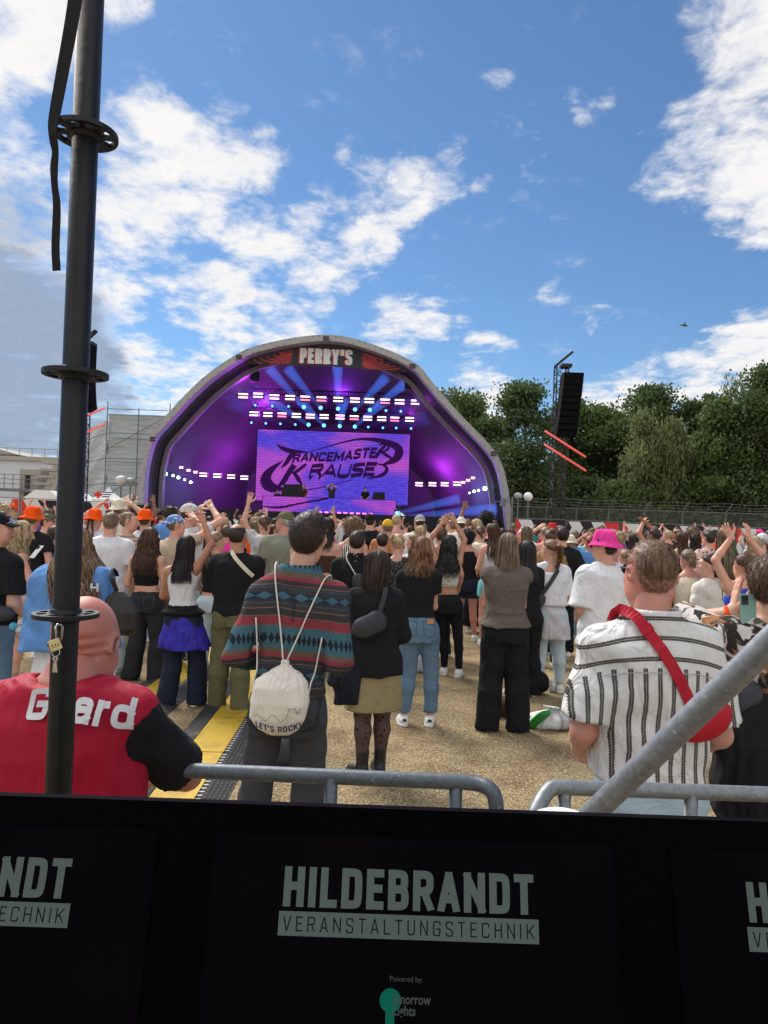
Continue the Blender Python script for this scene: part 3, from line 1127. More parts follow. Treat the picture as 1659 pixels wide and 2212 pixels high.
def skull(th, ph, t):
 return np.stack([(.075 + t) * np.sin(th) * np.sin(ph), -(.096 + t) * np.sin(th) * np.cos(ph) - .012, (.090 + t) * np.cos(th) + .028], -1)


def hairline(ph, back=116, side=84, front=50):
 a = np.degrees(np.abs(ph))
 return np.radians(np.interp(a, [0, 45, 75, 100, 125, 150, 180], [back, back * .98, side + 6, side - 8, front + 20, front + 4, front]))


def cap_grid(t, back=116, side=84, front=50, crown=0.0, amp=.002, nph=56, nth=18, seed=0, edge=.25):
 r = np.random.default_rng(seed)
 ph = np.linspace(-math.pi, math.pi, nph + 1)
 hl = hairline(ph, back, side, front)
 s = np.linspace(0, 1, nth)
 th = math.radians(crown) + (hl[None, :] - math.radians(crown)) * s[:, None]
 tt = t * np.clip((1 - s) / edge, 0.12, 1)[:, None] * (np.clip(s / .15, .1, 1)[:, None] if crown else 1)
 tt = tt + amp * np.sin(17 * ph + 3 * s[:, None] * 5) + amp * r.normal(0, .6, th.shape)
 tt[:, -1] = tt[:, 0]
 G = skull(th, np.broadcast_to(ph, th.shape), tt)
 return G


def tufts(n, t, ln, back=112, side=80, front=48, up=.5, w=.004, seed=0, crown=0, curl=0.0):
 r = np.random.default_rng(seed)
 ph = r.uniform(-math.pi, math.pi, n)
 th = np.radians(crown) + np.sqrt(r.uniform(0.0, 1, n)) * (hairline(ph, back, side, front) - math.radians(crown))
 p = skull(th, ph, t)
 nrm = p - np.array([0, -.012, .028])
 nrm /= np.linalg.norm(nrm, axis=1)[:, None]
 down = skull(th + .1, ph, t) - p
 down /= np.linalg.norm(down, axis=1)[:, None] + 1e-9
 d = nrm * up + down + r.normal(0, .35, p.shape)
 d /= np.linalg.norm(d, axis=1)[:, None]
 m = 4 if not curl else 8
 s = np.linspace(0, 1, m)[None, :, None]
 L = ln * r.uniform(.6, 1.2, (n, 1, 1))
 P = p[:, None] + d[:, None] * s * L - nrm[:, None] * (s ** 2) * L * .45
 sd = np.cross(nrm, d)
 sd /= np.linalg.norm(sd, axis=1)[:, None] + 1e-9
 if curl:
  a = r.uniform(0, 6, (n, 1, 1)) + s * 9
  P = P + curl * (np.sin(a) * sd[:, None] + np.cos(a) * nrm[:, None])
 return ribbons(P, np.repeat(sd[:, None], m, 1), (w * np.linspace(1, .35, m))[None, :])


HK = [(.03, .088, .108), (-.06, .10, .13), (-.15, .135, .20), (-.3, .155, .215), (-.6, .145, .215)]
DK = [(.03, .084, .106), (-.06, .083, .098), (-.12, .086, .094), (-.2, .108, .116), (-.3, .118, .138), (-.45, .112, .140), (-.7, .105, .140)]


def strand_paths(phi, L, th0, t, keys=DK, wave=0.0, freq=30.0, lay=1.0, r=None, ends=.12, skew=0.0):
 n = len(phi)
 K = np.array(sorted(keys))
 th = th0[:, None] + (math.radians(93) - th0[:, None]) * np.linspace(0, 1, 8)[None, :]
 top = skull(th, np.broadcast_to(phi[:, None], th.shape), t[:, None])
 m2 = int(L / .028) + 3
 e = L * (1 - ends * r.uniform(0, 1, n))
 s = np.linspace(0, 1, m2)[None, 1:]
 z0 = top[:, -1, 2][:, None]
 z = z0 + (-e[:, None] - z0) * s
 W, D = np.interp(z, K[:, 0], K[:, 1]), np.interp(z, K[:, 0], K[:, 2])
 lr = (1 + (t[:, None] - .012) * 6) * lay
 x = np.sin(phi)[:, None] * W * lr
 y = -np.cos(phi)[:, None] * D * lr - .012
 q = np.stack([x, y, z], -1)
 P = np.concatenate([top, q], 1)
 dep = np.clip(np.concatenate([np.linspace(0, .25, 8)[None, :].repeat(n, 0), .25 + .75 * s.repeat(n, 0)], 1), 0, 1)
 side = np.stack([np.cos(phi), np.sin(phi), 0 * phi], 1)[:, None, :].repeat(P.shape[1], 1)
 out = np.stack([np.sin(phi), -np.cos(phi), 0 * phi], 1)[:, None, :]
 if wave:
  ck = np.floor(phi / .22 + 40).astype(int) % 64
  ph1 = r.uniform(0, 6.3, 64)[ck][:, None] + r.normal(0, .45, (n, 1))
  ph2 = r.uniform(0, 6.3, 64)[ck][:, None] + r.normal(0, .45, (n, 1))
  fr = freq * r.uniform(.8, 1.2, (n, 1))
  P = P + (wave * dep * np.sin(fr * P[..., 2] + ph1))[..., None] * side + (wave * .7 * dep * np.cos(fr * P[..., 2] + ph2))[..., None] * out
 P = P + (r.normal(0, .005, (n, 1)) * dep)[..., None] * side + (np.abs(r.normal(0, .004, (n, 1))) * dep)[..., None] * out
 P[..., 0] += skew * np.clip(-P[..., 2] - .04, 0, None)
 return P, side


def long_hair(L, n=420, wave=0.0, freq=30, pm=128, w=.007, seed=0, keys=DK, ends=.12, full=1.0, skew=0.0):
 r = np.random.default_rng(seed)
 a = math.radians(pm)
 ph = np.linspace(-a, a, 34)
 t = np.full(34, .012)
 B, sd = strand_paths(ph, L * (.93 - ends * .6), np.full(34, .05), t, keys, wave * .5, freq, .93 * full, np.random.default_rng(seed + 1), .05, skew)
 m = MB()
 m.grid(B)
 phi = r.uniform(-a, a, n)
 P, sd = strand_paths(phi, L, r.uniform(.03, .5, n), r.uniform(.010, .019, n), keys, wave * 1.35, freq, full, r, ends, skew)
 an = r.normal(0, .65, n)[:, None, None]
 ov = np.stack([np.sin(phi), -np.cos(phi), 0 * phi], 1)[:, None, :]
 sd = sd * np.cos(an) + ov * np.sin(an)
 ww = w * r.uniform(.6, 1.3, (n, 1)) * np.interp(np.linspace(0, 1, P.shape[1]), [0, .15, .6, 1], [.5, 1, .9, .2])[None, :]
 m.add(*ribbons(P, sd, ww))
 # hair on the forehead side of the crown
 m.grid(cap_grid(.011, 100, 84, 44, 0, .001, seed=seed))
 return np.concatenate(m.V), np.concatenate(m.q)


def bundle(P0, n, r0, r1, w=.006, wave=.0, seed=0, taper=.15):
 """a tail of strands along a path"""
 r = np.random.default_rng(seed)
 P0 = _sm(np.asarray(P0, float), 2)
 m = len(P0)
 s = np.linspace(0, 1, m)
 rad = np.interp(s, [0, .25, .75, 1], [r0, r1, r1 * .8, r1 * taper])
 o = r.normal(0, .55, (n, 1, 2)) * rad[None, :, None]
 P = P0[None].repeat(n, 0).copy()
 P[..., 0] += o[..., 0] + wave * np.sin(s * 16 + r.uniform(0, 6, (n, 1))) * s
 P[..., 1] += o[..., 1]
 P[..., 2] += r.normal(0, .012, (n, 1)) * s
 an = r.uniform(0, 3.14, n)
 sd = np.stack([np.cos(an), np.sin(an), 0 * an], 1)[:, None].repeat(m, 1)
 V, q = ribbons(P, sd, (w * np.interp(s, [0, .8, 1], [1, 1, .4]))[None, :])
 mb = MB()
 mb.add(V, q)
 mb.tube(P0, rad * .75, 8)
 return np.concatenate(mb.V), np.concatenate(mb.q)


def blob(c, rad, amp=.004, seed=0, n=14, sq=(1, 1, 1)):
 r = np.random.default_rng(seed)
 th = np.linspace(0.02, math.pi - .02, n)
 ph = np.linspace(0, 2 * math.pi, n * 2 + 1)
 a, b = np.meshgrid(th, ph, indexing='ij')
 k = rad + amp * np.sin(5 * b + 6 * a + r.uniform(0, 6)) + amp * .7 * np.sin(11 * b - 7 * a)
 k[:, -1] = k[:, 0]
 G = np.stack([k * np.sin(a) * np.cos(b) * sq[0], k * np.sin(a) * np.sin(b) * sq[1], k * np.cos(a) * sq[2]], -1) + np.asarray(c)
 return G


def braid(P0, r0, seed=0):
 P0 = _sm(np.asarray(P0, float), 3)
 m = MB()
 s = np.linspace(0, 1, len(P0))
 for k in range(3):
  a = s * 34 + k * 2.094
  off = np.stack([np.cos(a), .6 * np.sin(2 * a), 0 * a], 1) * r0 * .62 * (1 - .35 * s)[:, None]
  m.tube(P0 + off, r0 * .62 * (1 - .4 * s), 6)
 return m


def head_cap(sex, T, nape=-.078, crown=None, front=.078, side=.030, far=False, seed=0):
 """cropped hair grown from the head's own surface: -> V, Q, height above the hairline per vertex, normals"""
 V, Q, _ = (HEADS_FAR if far else HEADS)[sex]
 fn = np.cross(V[Q[:, 2]] - V[Q[:, 0]], V[Q[:, 3]] - V[Q[:, 1]])
 n = np.zeros_like(V)
 for k in range(4):
  np.add.at(n, Q[:, k], fn)
 n /= np.linalg.norm(n, axis=1)[:, None] + 1e-12
 a = np.degrees(np.abs(np.arctan2(V[:, 0], -(V[:, 1] + .012))))
 zm = np.interp(a, [0, 35, 58, 74, 97, 102, 110, 118, 135, 180], [nape, nape + .004, nape + .030, side, side + .004, -.012, -.010, front - .020, front - .004, front])
 zm = zm + .004 * np.sin(a * .35 + seed)
 d = V[:, 2] - zm
 d[(np.abs(V[:, 0]) > .0775) & (np.abs(V[:, 2]) < .042) & (V[:, 1] > -.045)] = -.01
 if crown:
  th = np.degrees(np.arccos(np.clip((V[:, 2] - .028) / np.linalg.norm(V - np.array([0, -.012, .028]), axis=1), -1, 1)))
  d = np.minimum(d, (th - crown - 6 * np.cos(np.radians(a))) * .0022)
 s = np.clip(d / .030, 0, 1)
 t = T * (.12 + .88 * s * s * (3 - 2 * s)) + .0012 * np.sin(V[:, 0] * 210 + V[:, 2] * 90) * s
 keep = (d[Q] > 0).all(1)
 return V + n * t[:, None], Q[keep], d, n


def cap_tufts(C, d, n, count, ln, w, seed, up=.25, curl=0.0):
 r = np.random.default_rng(seed)
 ok = np.nonzero(d > .003)[0]
 i = r.choice(ok, count)
 p, nn = C[i] + r.normal(0, .003, (count, 3)), n[i]
 fl = p - np.array([.01, -.045, .13])
 fl -= nn * (fl * nn).sum(1)[:, None]
 fl /= np.linalg.norm(fl, axis=1)[:, None] + 1e-9
 dr = fl + nn * up + r.normal(0, .30, p.shape)
 dr /= np.linalg.norm(dr, axis=1)[:, None]
 m = 8 if curl else 4
 s = np.linspace(0, 1, m)[None, :, None]
 L = (ln * r.uniform(.6, 1.25, count) * np.clip(d[i] / .04, .3, 1))[:, None, None]
 P = p[:, None] + dr[:, None] * s * L - nn[:, None] * (s ** 2) * L * .30
 sd = np.cross(nn, dr) + nn * r.normal(0, .6, (count, 1))
 sd /= np.linalg.norm(sd, axis=1)[:, None] + 1e-9
 if curl:
  a = r.uniform(0, 6, (count, 1, 1)) + s * 9
  P = P + curl * (np.sin(a) * sd[:, None] + np.cos(a) * nn[:, None])
 V, q = ribbons(P, np.repeat(sd[:, None], m, 1), (w * np.linspace(1, .3, m))[None, :])
 return V, q, np.repeat(d[i], m - 1)


def make_hair(kind, seed=0, far=False, L=.45, **kw):
 """-> V, quads, material index (1 = cropped fade)"""
 m = MB()
 q = .35 if far else 1.0
 if kind in ('long', 'bob'):
  keys = kw.get('keys', DK)
  v, f = long_hair(L, int(kw.get('n', 520) * q), kw.get('wave', 0), kw.get('freq', 30), kw.get('pm', 128), kw.get('w', .006) / (q ** .5), seed, keys, kw.get('ends', .14 + kw.get('wave', 0) * 9), kw.get('full', 1.0), kw.get('skew', 0))
  m.add(v, f)
 elif kind in ('short', 'crop', 'bald'):
  t = {'short': .015, 'crop': .007, 'bald': .008}[kind] * kw.get('t', 1.0)
  C, Q, d, nn = head_cap(kw.get('sex', 'm'), t, kw.get('nape', -.086), 40 if kind == 'bald' else None, kw.get('front', .078), .030, far, seed)
  V, q2, d2 = cap_tufts(C, d, nn, int({'short': 1500, 'crop': 1500, 'bald': 900}[kind] * q * kw.get('dense', 1)), kw.get('ln', .022 if kind == 'short' else .011), .0032 / q ** .5 / kw.get('dense', 1) ** .5, seed, kw.get('up', .22))
  dd = np.concatenate([d[Q].mean(1), d2])
  mi = np.zeros(len(dd), int)
  fade = kw.get('fade')
  if fade:
   mi[dd < fade[1]] = 1
   mi[dd < fade[0]] = 2
  return np.concatenate([C, V]), np.concatenate([Q, q2 + len(C)]), mi
 elif kind == 'curly':
  t = kw.get('t', .03)
  C, Q, d, nn = head_cap(kw.get('sex', 'f'), t, -.085, None, .070, .0, far, seed)
  m.add(C, Q)
  m.add(*cap_tufts(C, d, nn, int(kw.get('n', 1100) * q), kw.get('ln', .05), .006 / q ** .5, seed, .8, .008)[:2])
 elif kind in ('ponytail', 'bun', 'clip', 'spacebuns', 'braids', 'updo'):
  m.grid(cap_grid(.010, 112, 90, 46, 0, .0012, seed=seed))
  m.add(*tufts(int(500 * q), .008, .03, 106, 84, 46, .12, .004, seed))
  if kind == 'ponytail':
   z = kw.get('z', .05)
   P = [(0, -.105, z), (0, -.150, z + .012), (.01, -.165, z - .05), (.012, -.15, z - .05 - L * .5), (.0, -.14, z - L)]
   m.add(*bundle(P, int(kw.get('n', 170) * q) + 20, .012, kw.get('r', .024), .006 / q ** .5, kw.get('wave', .01), seed))
   m.lathe([(.018, -.008), (.021, 0), (.018, .008)], 10, Matrix.Translation((0, -.112, z)) @ Matrix.Rotation(1.4, 4, 'X'))
  elif kind == 'bun':
   m.grid(blob((0, -.09, .10), .036, .004, seed))
   m.add(*tufts(30, .02, .05, 60, 60, 30, 1.0, .003, seed, 20, .01))
  elif kind in ('clip', 'updo'):
   m.grid(blob((0, -.115, .02 if kind == 'clip' else -.015), .036, .005, seed, sq=(.9, .7, 1.25)))
   v, f = bundle([(0.01, -.12, .02), (.02, -.14, -.03), (.03, -.13, -.08)], 26, .01, .02, .004, .01, seed, .5)
   m.add(v, f)
  elif kind == 'spacebuns':
   for sx in (-1, 1):
    m.grid(blob((sx * .048, -.065, .098), .027, .005, seed + sx))
    m.add(*bundle([(sx * .06, -.08, .09), (sx * .085, -.09, .07), (sx * .08, -.08, .03)], 18, .008, .015, .004, .01, seed, .5))
  elif kind == 'braids':
   for sx in (-1, 1):
    b = braid([(sx * .022, -.105, .0), (sx * .030, -.13, -.07), (sx * .04 + .02, -.15, -.16), (sx * .042 + .02, -.15, -.16 - L)], .017, seed)
    for vv, qq in ((np.concatenate(b.V), np.concatenate(b.q)),):
     m.add(vv, qq)
    m.add(*bundle([(sx * .042 + .02, -.15, -.15 - L), (sx * .042 + .02, -.15, -.22 - L)], 14, .008, .01, .004, 0, seed))
 V, Q = np.concatenate(m.V), np.concatenate(m.q)
 return V, Q, np.zeros(len(Q), int)


def make_hat(kind, seed=0):
 m = MB()
 if kind == 'bucket':
  prof = [(.002, .150), (.04, .149), (.068, .142), (.082, .128), (.090, .095), (.098, .062), (.099, .055), (.118, .030), (.142, .008), (.144, .004), (.140, .004), (.100, .045)]
  n = 40
  a = np.arange(n + 1) * 2 * math.pi / n
  r = np.random.default_rng(seed)
  p1, p2 = r.uniform(0, 6, 2)
  P = np.array(prof)
  G = np.zeros((len(P), n + 1, 3))
  for i, (rr, z) in enumerate(P):
   wob = (.007 * np.sin(2 * a + p1) + .004 * np.sin(5 * a + p2)) * np.clip((rr - .06) / .06, 0, 1.4)
   dz = .010 * np.sin(2 * a + p2) * np.clip((rr - .10) / .04, 0, 1) + (.006 * np.sin(3 * a + p1) if z > .12 else 0)
   G[i] = np.stack([(rr * .93 + wob) * np.cos(a), (rr * 1.10 + wob) * np.sin(a) - .012, z + dz], -1)
  m.grid(G)
 elif kind in ('cap', 'capback', 'beanie'):
  t = .014
  m.grid(cap_grid(t, 96, 84, 72, 0, .0006, edge=.06))
  if kind != 'beanie':
   sg = -1 if kind == 'capback' else 1
   a = np.linspace(-1.15, 1.15, 15)
   G = np.zeros((4, 15, 3))
   for i, s in enumerate((0, .35, .7, 1)):
    ext = .085 * s
    G[i] = np.stack([(.082) * np.sin(a) * (1 - .05 * s), sg * ((.100 + ext) * np.cos(a * .80)) - .012, .052 - .018 * s - .022 * np.abs(a) ** 2 * .6], -1)
   m.grid(G)
   m.grid(G + np.array([0, 0, -.004]))
 elif kind == 'garrison':
  G = []
  for z, wx in ((.03, .088), (.07, .080), (.11, .045), (.125, .008)):
   a = np.linspace(0, 2 * math.pi, 33)
   G.append(np.stack([wx * np.cos(a), .112 * np.sin(a) - .012, np.full(33, z)], -1))
  m.grid(np.array(G))
 return np.concatenate(m.V), np.concatenate(m.q)


# ------------------------------------------------------------------ colours of people
SK = {'fair': skin('fair', (.56, .33, .24)), 'pink': skin('pink', (.50, .26, .20)), 'ruddy': skin('ruddy', (.40, .175, .14)), 'tan': skin('tan', (.40, .215, .135)), 'brown': skin('brown', (.21, .105, .065))}
LIP = plain('lips', (.36, .12, .10), .45)
EYEW = plain('eye white', (.75, .74, .72), .3)
DARKEYE = plain('iris and brow', (.035, .02, .014), .4)
HC = {'black': hairmat('black', (.012, .010, .010)), 'dark': hairmat('dark', (.022, .013, .009)), 'brown': hairmat('brown', (.060, .031, .017)),
      'light': hairmat('light', (.125, .072, .038), (.30, .19, .105)), 'blond': hairmat('blond', (.25, .16, .075), (.58, .43, .25)), 'chest': hairmat('chest', (.060, .031, .015), (.17, .095, .048)), 'auburn': hairmat('auburn', (.075, .034, .018), (.26, .14, .075)),
      'grey': hairmat('grey', (.17, .16, .15), (.5, .49, .47)), 'red': hairmat('red', (.16, .035, .03), (.3, .07, .05)), 'ash': hairmat('ash', (.09, .058, .036), (.23, .165, .105))}
HCOL = {'black': (.012, .010, .010), 'dark': (.022, .013, .009), 'brown': (.06, .031, .017), 'light': (.125, .072, .038), 'chest': (.06, .031, .015), 'ash': (.09, .058, .036)}
CL = {k: cloth(k, c) for k, c in dict(
 white=(.66, .67, .70), offwhite=(.60, .57, .51), cream=(.62, .56, .44), black=(.013, .013, .015), charcoal=(.035, .035, .038), grey=(.30, .30, .31), lightgrey=(.50, .50, .52),
 navy=(.015, .022, .055), blue=(.03, .10, .42), sky=(.10, .23, .50), royal=(.03, .07, .45), olive=(.12, .115, .06), sage=(.21, .215, .165), khaki=(.27, .225, .12),
 taupe=(.115, .098, .082), beige=(.46, .37, .27), brown=(.075, .038, .025), maroon=(.11, .012, .025), red=(.45, .03, .03), pink=(.75, .05, .30), rose=(.55, .25, .25),
 orange=(.85, .09, .008), yellow=(.55, .33, .03), green=(.03, .12, .06), purple=(.13, .05, .28), teal=(.03, .19, .20), indigo=(.055, .04, .34), turquoise=(.16, .50, .52), tan=(.33, .24, .15)).items()}
DN = {k: denim(k, c) for k, c in dict(light=(.36, .47, .55), mid=(.105, .175, .255), dark=(.018, .024, .045), black=(.026, .027, .031), grey=(.050, .053, .060), pale=(.46, .55, .60)).items()}
SOLE = plain('shoe sole', (.60, .58, .53), .7)
SOLED = plain('dark shoe sole', (.03, .03, .03), .7)
LEATHER = plain('black leather', (.016, .015, .015), .42, bscale=120)
WSHOE = plain('white leather', (.70, .69, .66), .55)
BLACKP = plain('black plastic', (.015, .015, .017), .45)


def cloth_of(c):
 if not isinstance(c, str):
  return c
 return DN[c[6:]] if c.startswith('denim ') else CL[c]




def person(label, u, v, Y, sex='f', yaw=0.0, skin_='fair', arms=('down', 'down'), legs=None, head=(0, 0, 0), hair=None, hat=None, top=None, bottom=None,
           shoe=('sneaker', 'white'), extra=(), group=None, h=None, g=1.0, gd=None, H=None, hs=1.0, seed=None, lean=0.0, z0=0.0, drop=0.0, sway=None, roll=0):
 """head at pixel (u, v = top of the head) and Y metres away; all the shape in one body mesh with clothes, hair and shoes as children"""
 seed = seed if seed is not None else int(u * 7 + v) % 997
 h = h or (.0125 if Y < 5 else .0145 if Y < 7.2 else .018 if Y < 10 else .022)
 sp = dict(sex=sex, g=g, gd=gd or g, arms=arms, legs=legs or ((-.115, 0, 9), (.115, .0, -9)), head=head, hs=hs, seed=seed, drop=drop, roll=0, nk=1.22 if roll else 1.0, ct=int(bool(top) and top.get('sl', 0) > .3), cl=bool(bottom) and bottom['kind'] == 'pants' and bottom['hem'] < .3)
 P = at(u, v, Y)
 H = H or float(P[2]) - z0
 s = (H - .008) / (1.634 + .118 * hs)
 J = joints(sp)

 sway = random.Random(seed).uniform(-.022, .022) if sway is None else sway

 def fin(W):
  W = np.asarray(W, float) * s
  W[:, 0] += lean * W[:, 2] + sway * np.sin(W[:, 2] / s * 3.6)
  return W
 V, Q, mi = body_mesh(sp, J, h, far=Y > 11)
 ya = math.radians(yaw)
 root = link('person', mesh_np('person', fin(V), [Q], mi), [SK[skin_], LIP, EYEW, DARKEYE], None,
    (P[0] - lean * H * math.cos(ya), P[1] - lean * H * math.sin(ya), z0), (0, 0, ya))
 tag(root, label, 'person', group)
 R, hc, _ = head_xf(sp)
 hf = lambda W: fin((W * hs) @ R.T + hc)
 parts = {}
 if hair:
  hk = dict(hair)
  col = hk.pop('c')
  kd = hk.pop('kind')
  W, f, m = make_hair(kd, seed, Y > 10.5, sex=sex, **hk)
  mats = [HC[col]]
  if hk.get('fade'):
   sc = {'fair': (.56, .33, .24), 'pink': (.50, .26, .20), 'tan': (.40, .215, .135), 'brown': (.21, .105, .065)}[skin_]
   mix = lambda k: tuple(a * k + b * (1 - k) for a, b in zip(HCOL[col], sc))
   mats += [hairmat(col + skin_ + 'fade', mix(.62), mix(.35)), skin(col + skin_ + 'fade', mix(.30))]
  parts['hair'] = link('hair', mesh_np('hair', hf(W), [f], m), mats, root)
 if hat:
  kind, c = hat[:2]
  W, f = make_hat(kind, seed)
  if len(hat) > 2:
   W = W @ rotm('Z', math.radians(hat[2])).T
  parts['hat'] = link('hat' if kind == 'bucket' else 'cap' if 'cap' in kind else 'hat', mesh_np('hat', hf(W), [f]), cloth_of(c), root)
 if bottom:
  Bm = dict(bottom)
  V, Q = bottom_mesh(sp, J, Bm, h)
  parts['bottom'] = link(Bm.get('name', 'skirt' if Bm['kind'] == 'skirt' else 'trousers'), mesh_np('bottom', fin(V), [Q]), cloth_of(Bm['c']), root)
 if top:
  Tm = dict(top)
  V, Q = top_mesh(sp, J, Tm, h)
  parts['top'] = link(Tm.get('name', 'shirt'), mesh_np('top', fin(V), [Q]), cloth_of(Tm['c']), root)
 if shoe:
  kind, c = shoe
  W, f, m = SHOES[kind]
  cm = {'white': WSHOE, 'black': LEATHER}.get(c) or cloth_of(c)
  sm = SOLED if c == 'black' else SOLE
  for side, (hp, k, ft, rot) in J['leg'].items():
   Rz = rotm('Z', math.radians(rot))
   link('shoe', mesh_np('shoe', fin(W @ Rz.T + np.array([ft[0], ft[1], 0])), [f], m), [cm, sm, LEATHER], root)
 for name, kindargs in extra:
  if name == 'sunglasses':
   mb = MB()
   for sx in (-1, 1):
    mb.tube(_sm([(sx * .083, -.01, .018), (sx * .080, .06, .020), (sx * .070, .088, .018)], 2), .0035, 6)
    mb.tube([(sx * .034 + .026 * math.cos(a), .106 - .5 * abs(math.cos(a)) * .01, .012 + .018 * math.sin(a)) for a in np.linspace(0, 6.283, 14)], .003, 5)
    mb.lathe([(.001, 0), (.024, 0)], 14, Matrix.Translation((sx * .034, .104, .012)) @ Matrix.Rotation(math.pi / 2, 4, 'X'))
   link('sunglasses', mesh_np('sunglasses', hf(np.concatenate(mb.V)), mb.q, None, True), BLACKP, root)
 return root, sp, J, s, parts, fin


def back_y(parts, s, names=('top', 'bottom'), front=False):
 """depth of the clothed back at a local (x, z): used to lay straps, bags and lettering on a back"""
 W = []
 for n in names:
  if n in parts:
   me = parts[n].data
   a = np.empty(len(me.vertices) * 3, np.float32)
   me.vertices.foreach_get('co', a)
   W.append(a.reshape(-1, 3))
 W = np.concatenate(W)

 def fn(x, z, rad=.022):
  x, z = np.atleast_1d(x), np.atleast_1d(z)
  out = np.zeros(len(x))
  for i in range(len(x)):
   d2 = (W[:, 0] - x[i]) ** 2 + (W[:, 2] - z[i]) ** 2
   m = d2 < rad * rad
   if not m.any():
    m = d2 < (2.5 * rad) ** 2
   if not m.any():
    m = d2 <= d2.min() + 1e-6
   out[i] = W[m, 1].max() if front else W[m, 1].min()
  return out
 return fn


def crest(parts, x, s):
 """height of the shoulder line of a top at local x"""
 me = parts['top'].data
 a = np.empty(len(me.vertices) * 3, np.float32)
 me.vertices.foreach_get('co', a)
 a = a.reshape(-1, 3)
 m = (np.abs(a[:, 0] - x) < .025) & (a[:, 2] > 1.2 * s)
 if not m.any():
  return 1.4 * s, 0.0
 j = np.argmax(np.where(m, a[:, 2], -9))
 return float(a[j, 2]), float(a[j, 1])


def over_shoulder(P, parts, s, front=.07):
 """lead a strap from the back over the shoulder crest"""
 x = P[0][0]
 zc, yc = crest(parts, x, s)
 P = [p for p in P if p[2] < zc - .035]
 p0 = P[0]
 c = np.array([x, yc, zc + .006])
 mid = (p0 + c) / 2 + np.array([0, -.022, .014])
 return list(_sm(np.array([c + np.array([0, front, -.05]), c + np.array([0, front * .5, -.008]), c, mid, p0]), 2)) + P[1:]


def strap(pts, w, t, n_sub=2):
 """flat strap along 3-D points, its width lying across the path and flat to the back (normal -Y)"""
 P = np.asarray(pts, float)
 T = np.gradient(P, axis=0)
 T /= np.linalg.norm(T, axis=1)[:, None] + 1e-9
 nrm = np.tile(np.array([0, -1.0, 0]), (len(P), 1))
 nrm = nrm - T * (nrm * T).sum(1)[:, None]
 bad = np.linalg.norm(nrm, axis=1) < .2
 nrm[bad] = np.array([0, 0, 1.0])
 nrm = nrm - T * (nrm * T).sum(1)[:, None]
 nrm /= np.linalg.norm(nrm, axis=1)[:, None]
 sd = np.cross(T, nrm)
 G = np.stack([P - sd * w / 2, P + sd * w / 2, P + sd * w / 2 + nrm * t, P - sd * w / 2 + nrm * t, P - sd * w / 2], 1)
 return G


def poly_back(parts, names, x0, x1, z0, z1, lift):
 """smooth cubic sheet over a patch of a back, just proud of it: lettering and seams lie on it"""
 W = []
 for n in names:
  a = np.empty(len(parts[n].data.vertices) * 3, np.float32)
  parts[n].data.vertices.foreach_get('co', a)
  W.append(a.reshape(-1, 3))
 W = np.concatenate(W).astype(float)
 m = (W[:, 0] > x0) & (W[:, 0] < x1) & (W[:, 2] > z0) & (W[:, 2] < z1)
 W = W[m]
 W = W[W[:, 1] < np.median(W[:, 1])] if (W[:, 1].max() - W[:, 1].min()) > .12 else W
 cx_, cz_ = (x0 + x1) / 2, (z0 + z1) / 2

 def B(x, z):
  x, z = (x - cx_) * 5, (z - cz_) * 5
  return np.stack([1 + 0 * x, x, z, x * x, x * z, z * z, x ** 3, x * x * z, x * z * z, z ** 3], 1)
 k = np.linalg.lstsq(B(W[:, 0], W[:, 2]), W[:, 1], rcond=None)[0]
 res = W[:, 1] - B(W[:, 0], W[:, 2]) @ k
 off = np.percentile(res, 4) - lift
 return lambda x, z: B(np.asarray(x, float), np.asarray(z, float)) @ k + off


def seam(P_, pts, w, mat, name, close=False, lift=.004):
 """stitched line or pocket edge laid on the back of a garment; pts in (x, z) metres of a 1.75 m body"""
 root, sp, J, s, parts, fin = P_
 yy = back_y(parts, s)
 pts = np.array(pts, float)
 if close:
  pts = np.concatenate([pts, pts[:1]])
 L = [pts[0]]
 for a, b in zip(pts[:-1], pts[1:]):
  k = max(1, int(np.linalg.norm(b - a) / .018))
  L += [a + (b - a) * (j + 1) / k for j in range(k)]
 V2, q = ribbon2(np.array(L), w, False)
 W = fin(np.stack([V2[:, 0], 0 * V2[:, 0], V2[:, 1]], 1))
 W[:, 1] = yy(W[:, 0], W[:, 2], .016) - lift
 link(name, mesh_np(name, W, [q]), mat, root)


def pockets(P_, mat, z=.93, x=.085, k=1.0):
 for sx in (-1, 1):
  c = np.array([sx * x, z])
  o = np.array([(-.055, .06), (.055, .06), (.050, -.06), (0, -.085), (-.050, -.06)]) * k
  seam(P_, c + o, .006, mat, 'pocket_seam', True)


def thing_at(name, root, label, cat, group=None):
 """an Empty standing at a person's base, carrying something the person wears on the back or holds"""
 e = empty(name, tuple(root.location), root.rotation_euler[2])
 tag(e, label, cat, group)
 return e


def to_local(root, u, v, Y):
 p = at(u, v, Y) - np.array(root.location)
 a = -root.rotation_euler[2]
 return np.array([p[0] * math.cos(a) - p[1] * math.sin(a), p[0] * math.sin(a) + p[1] * math.cos(a), p[2]])
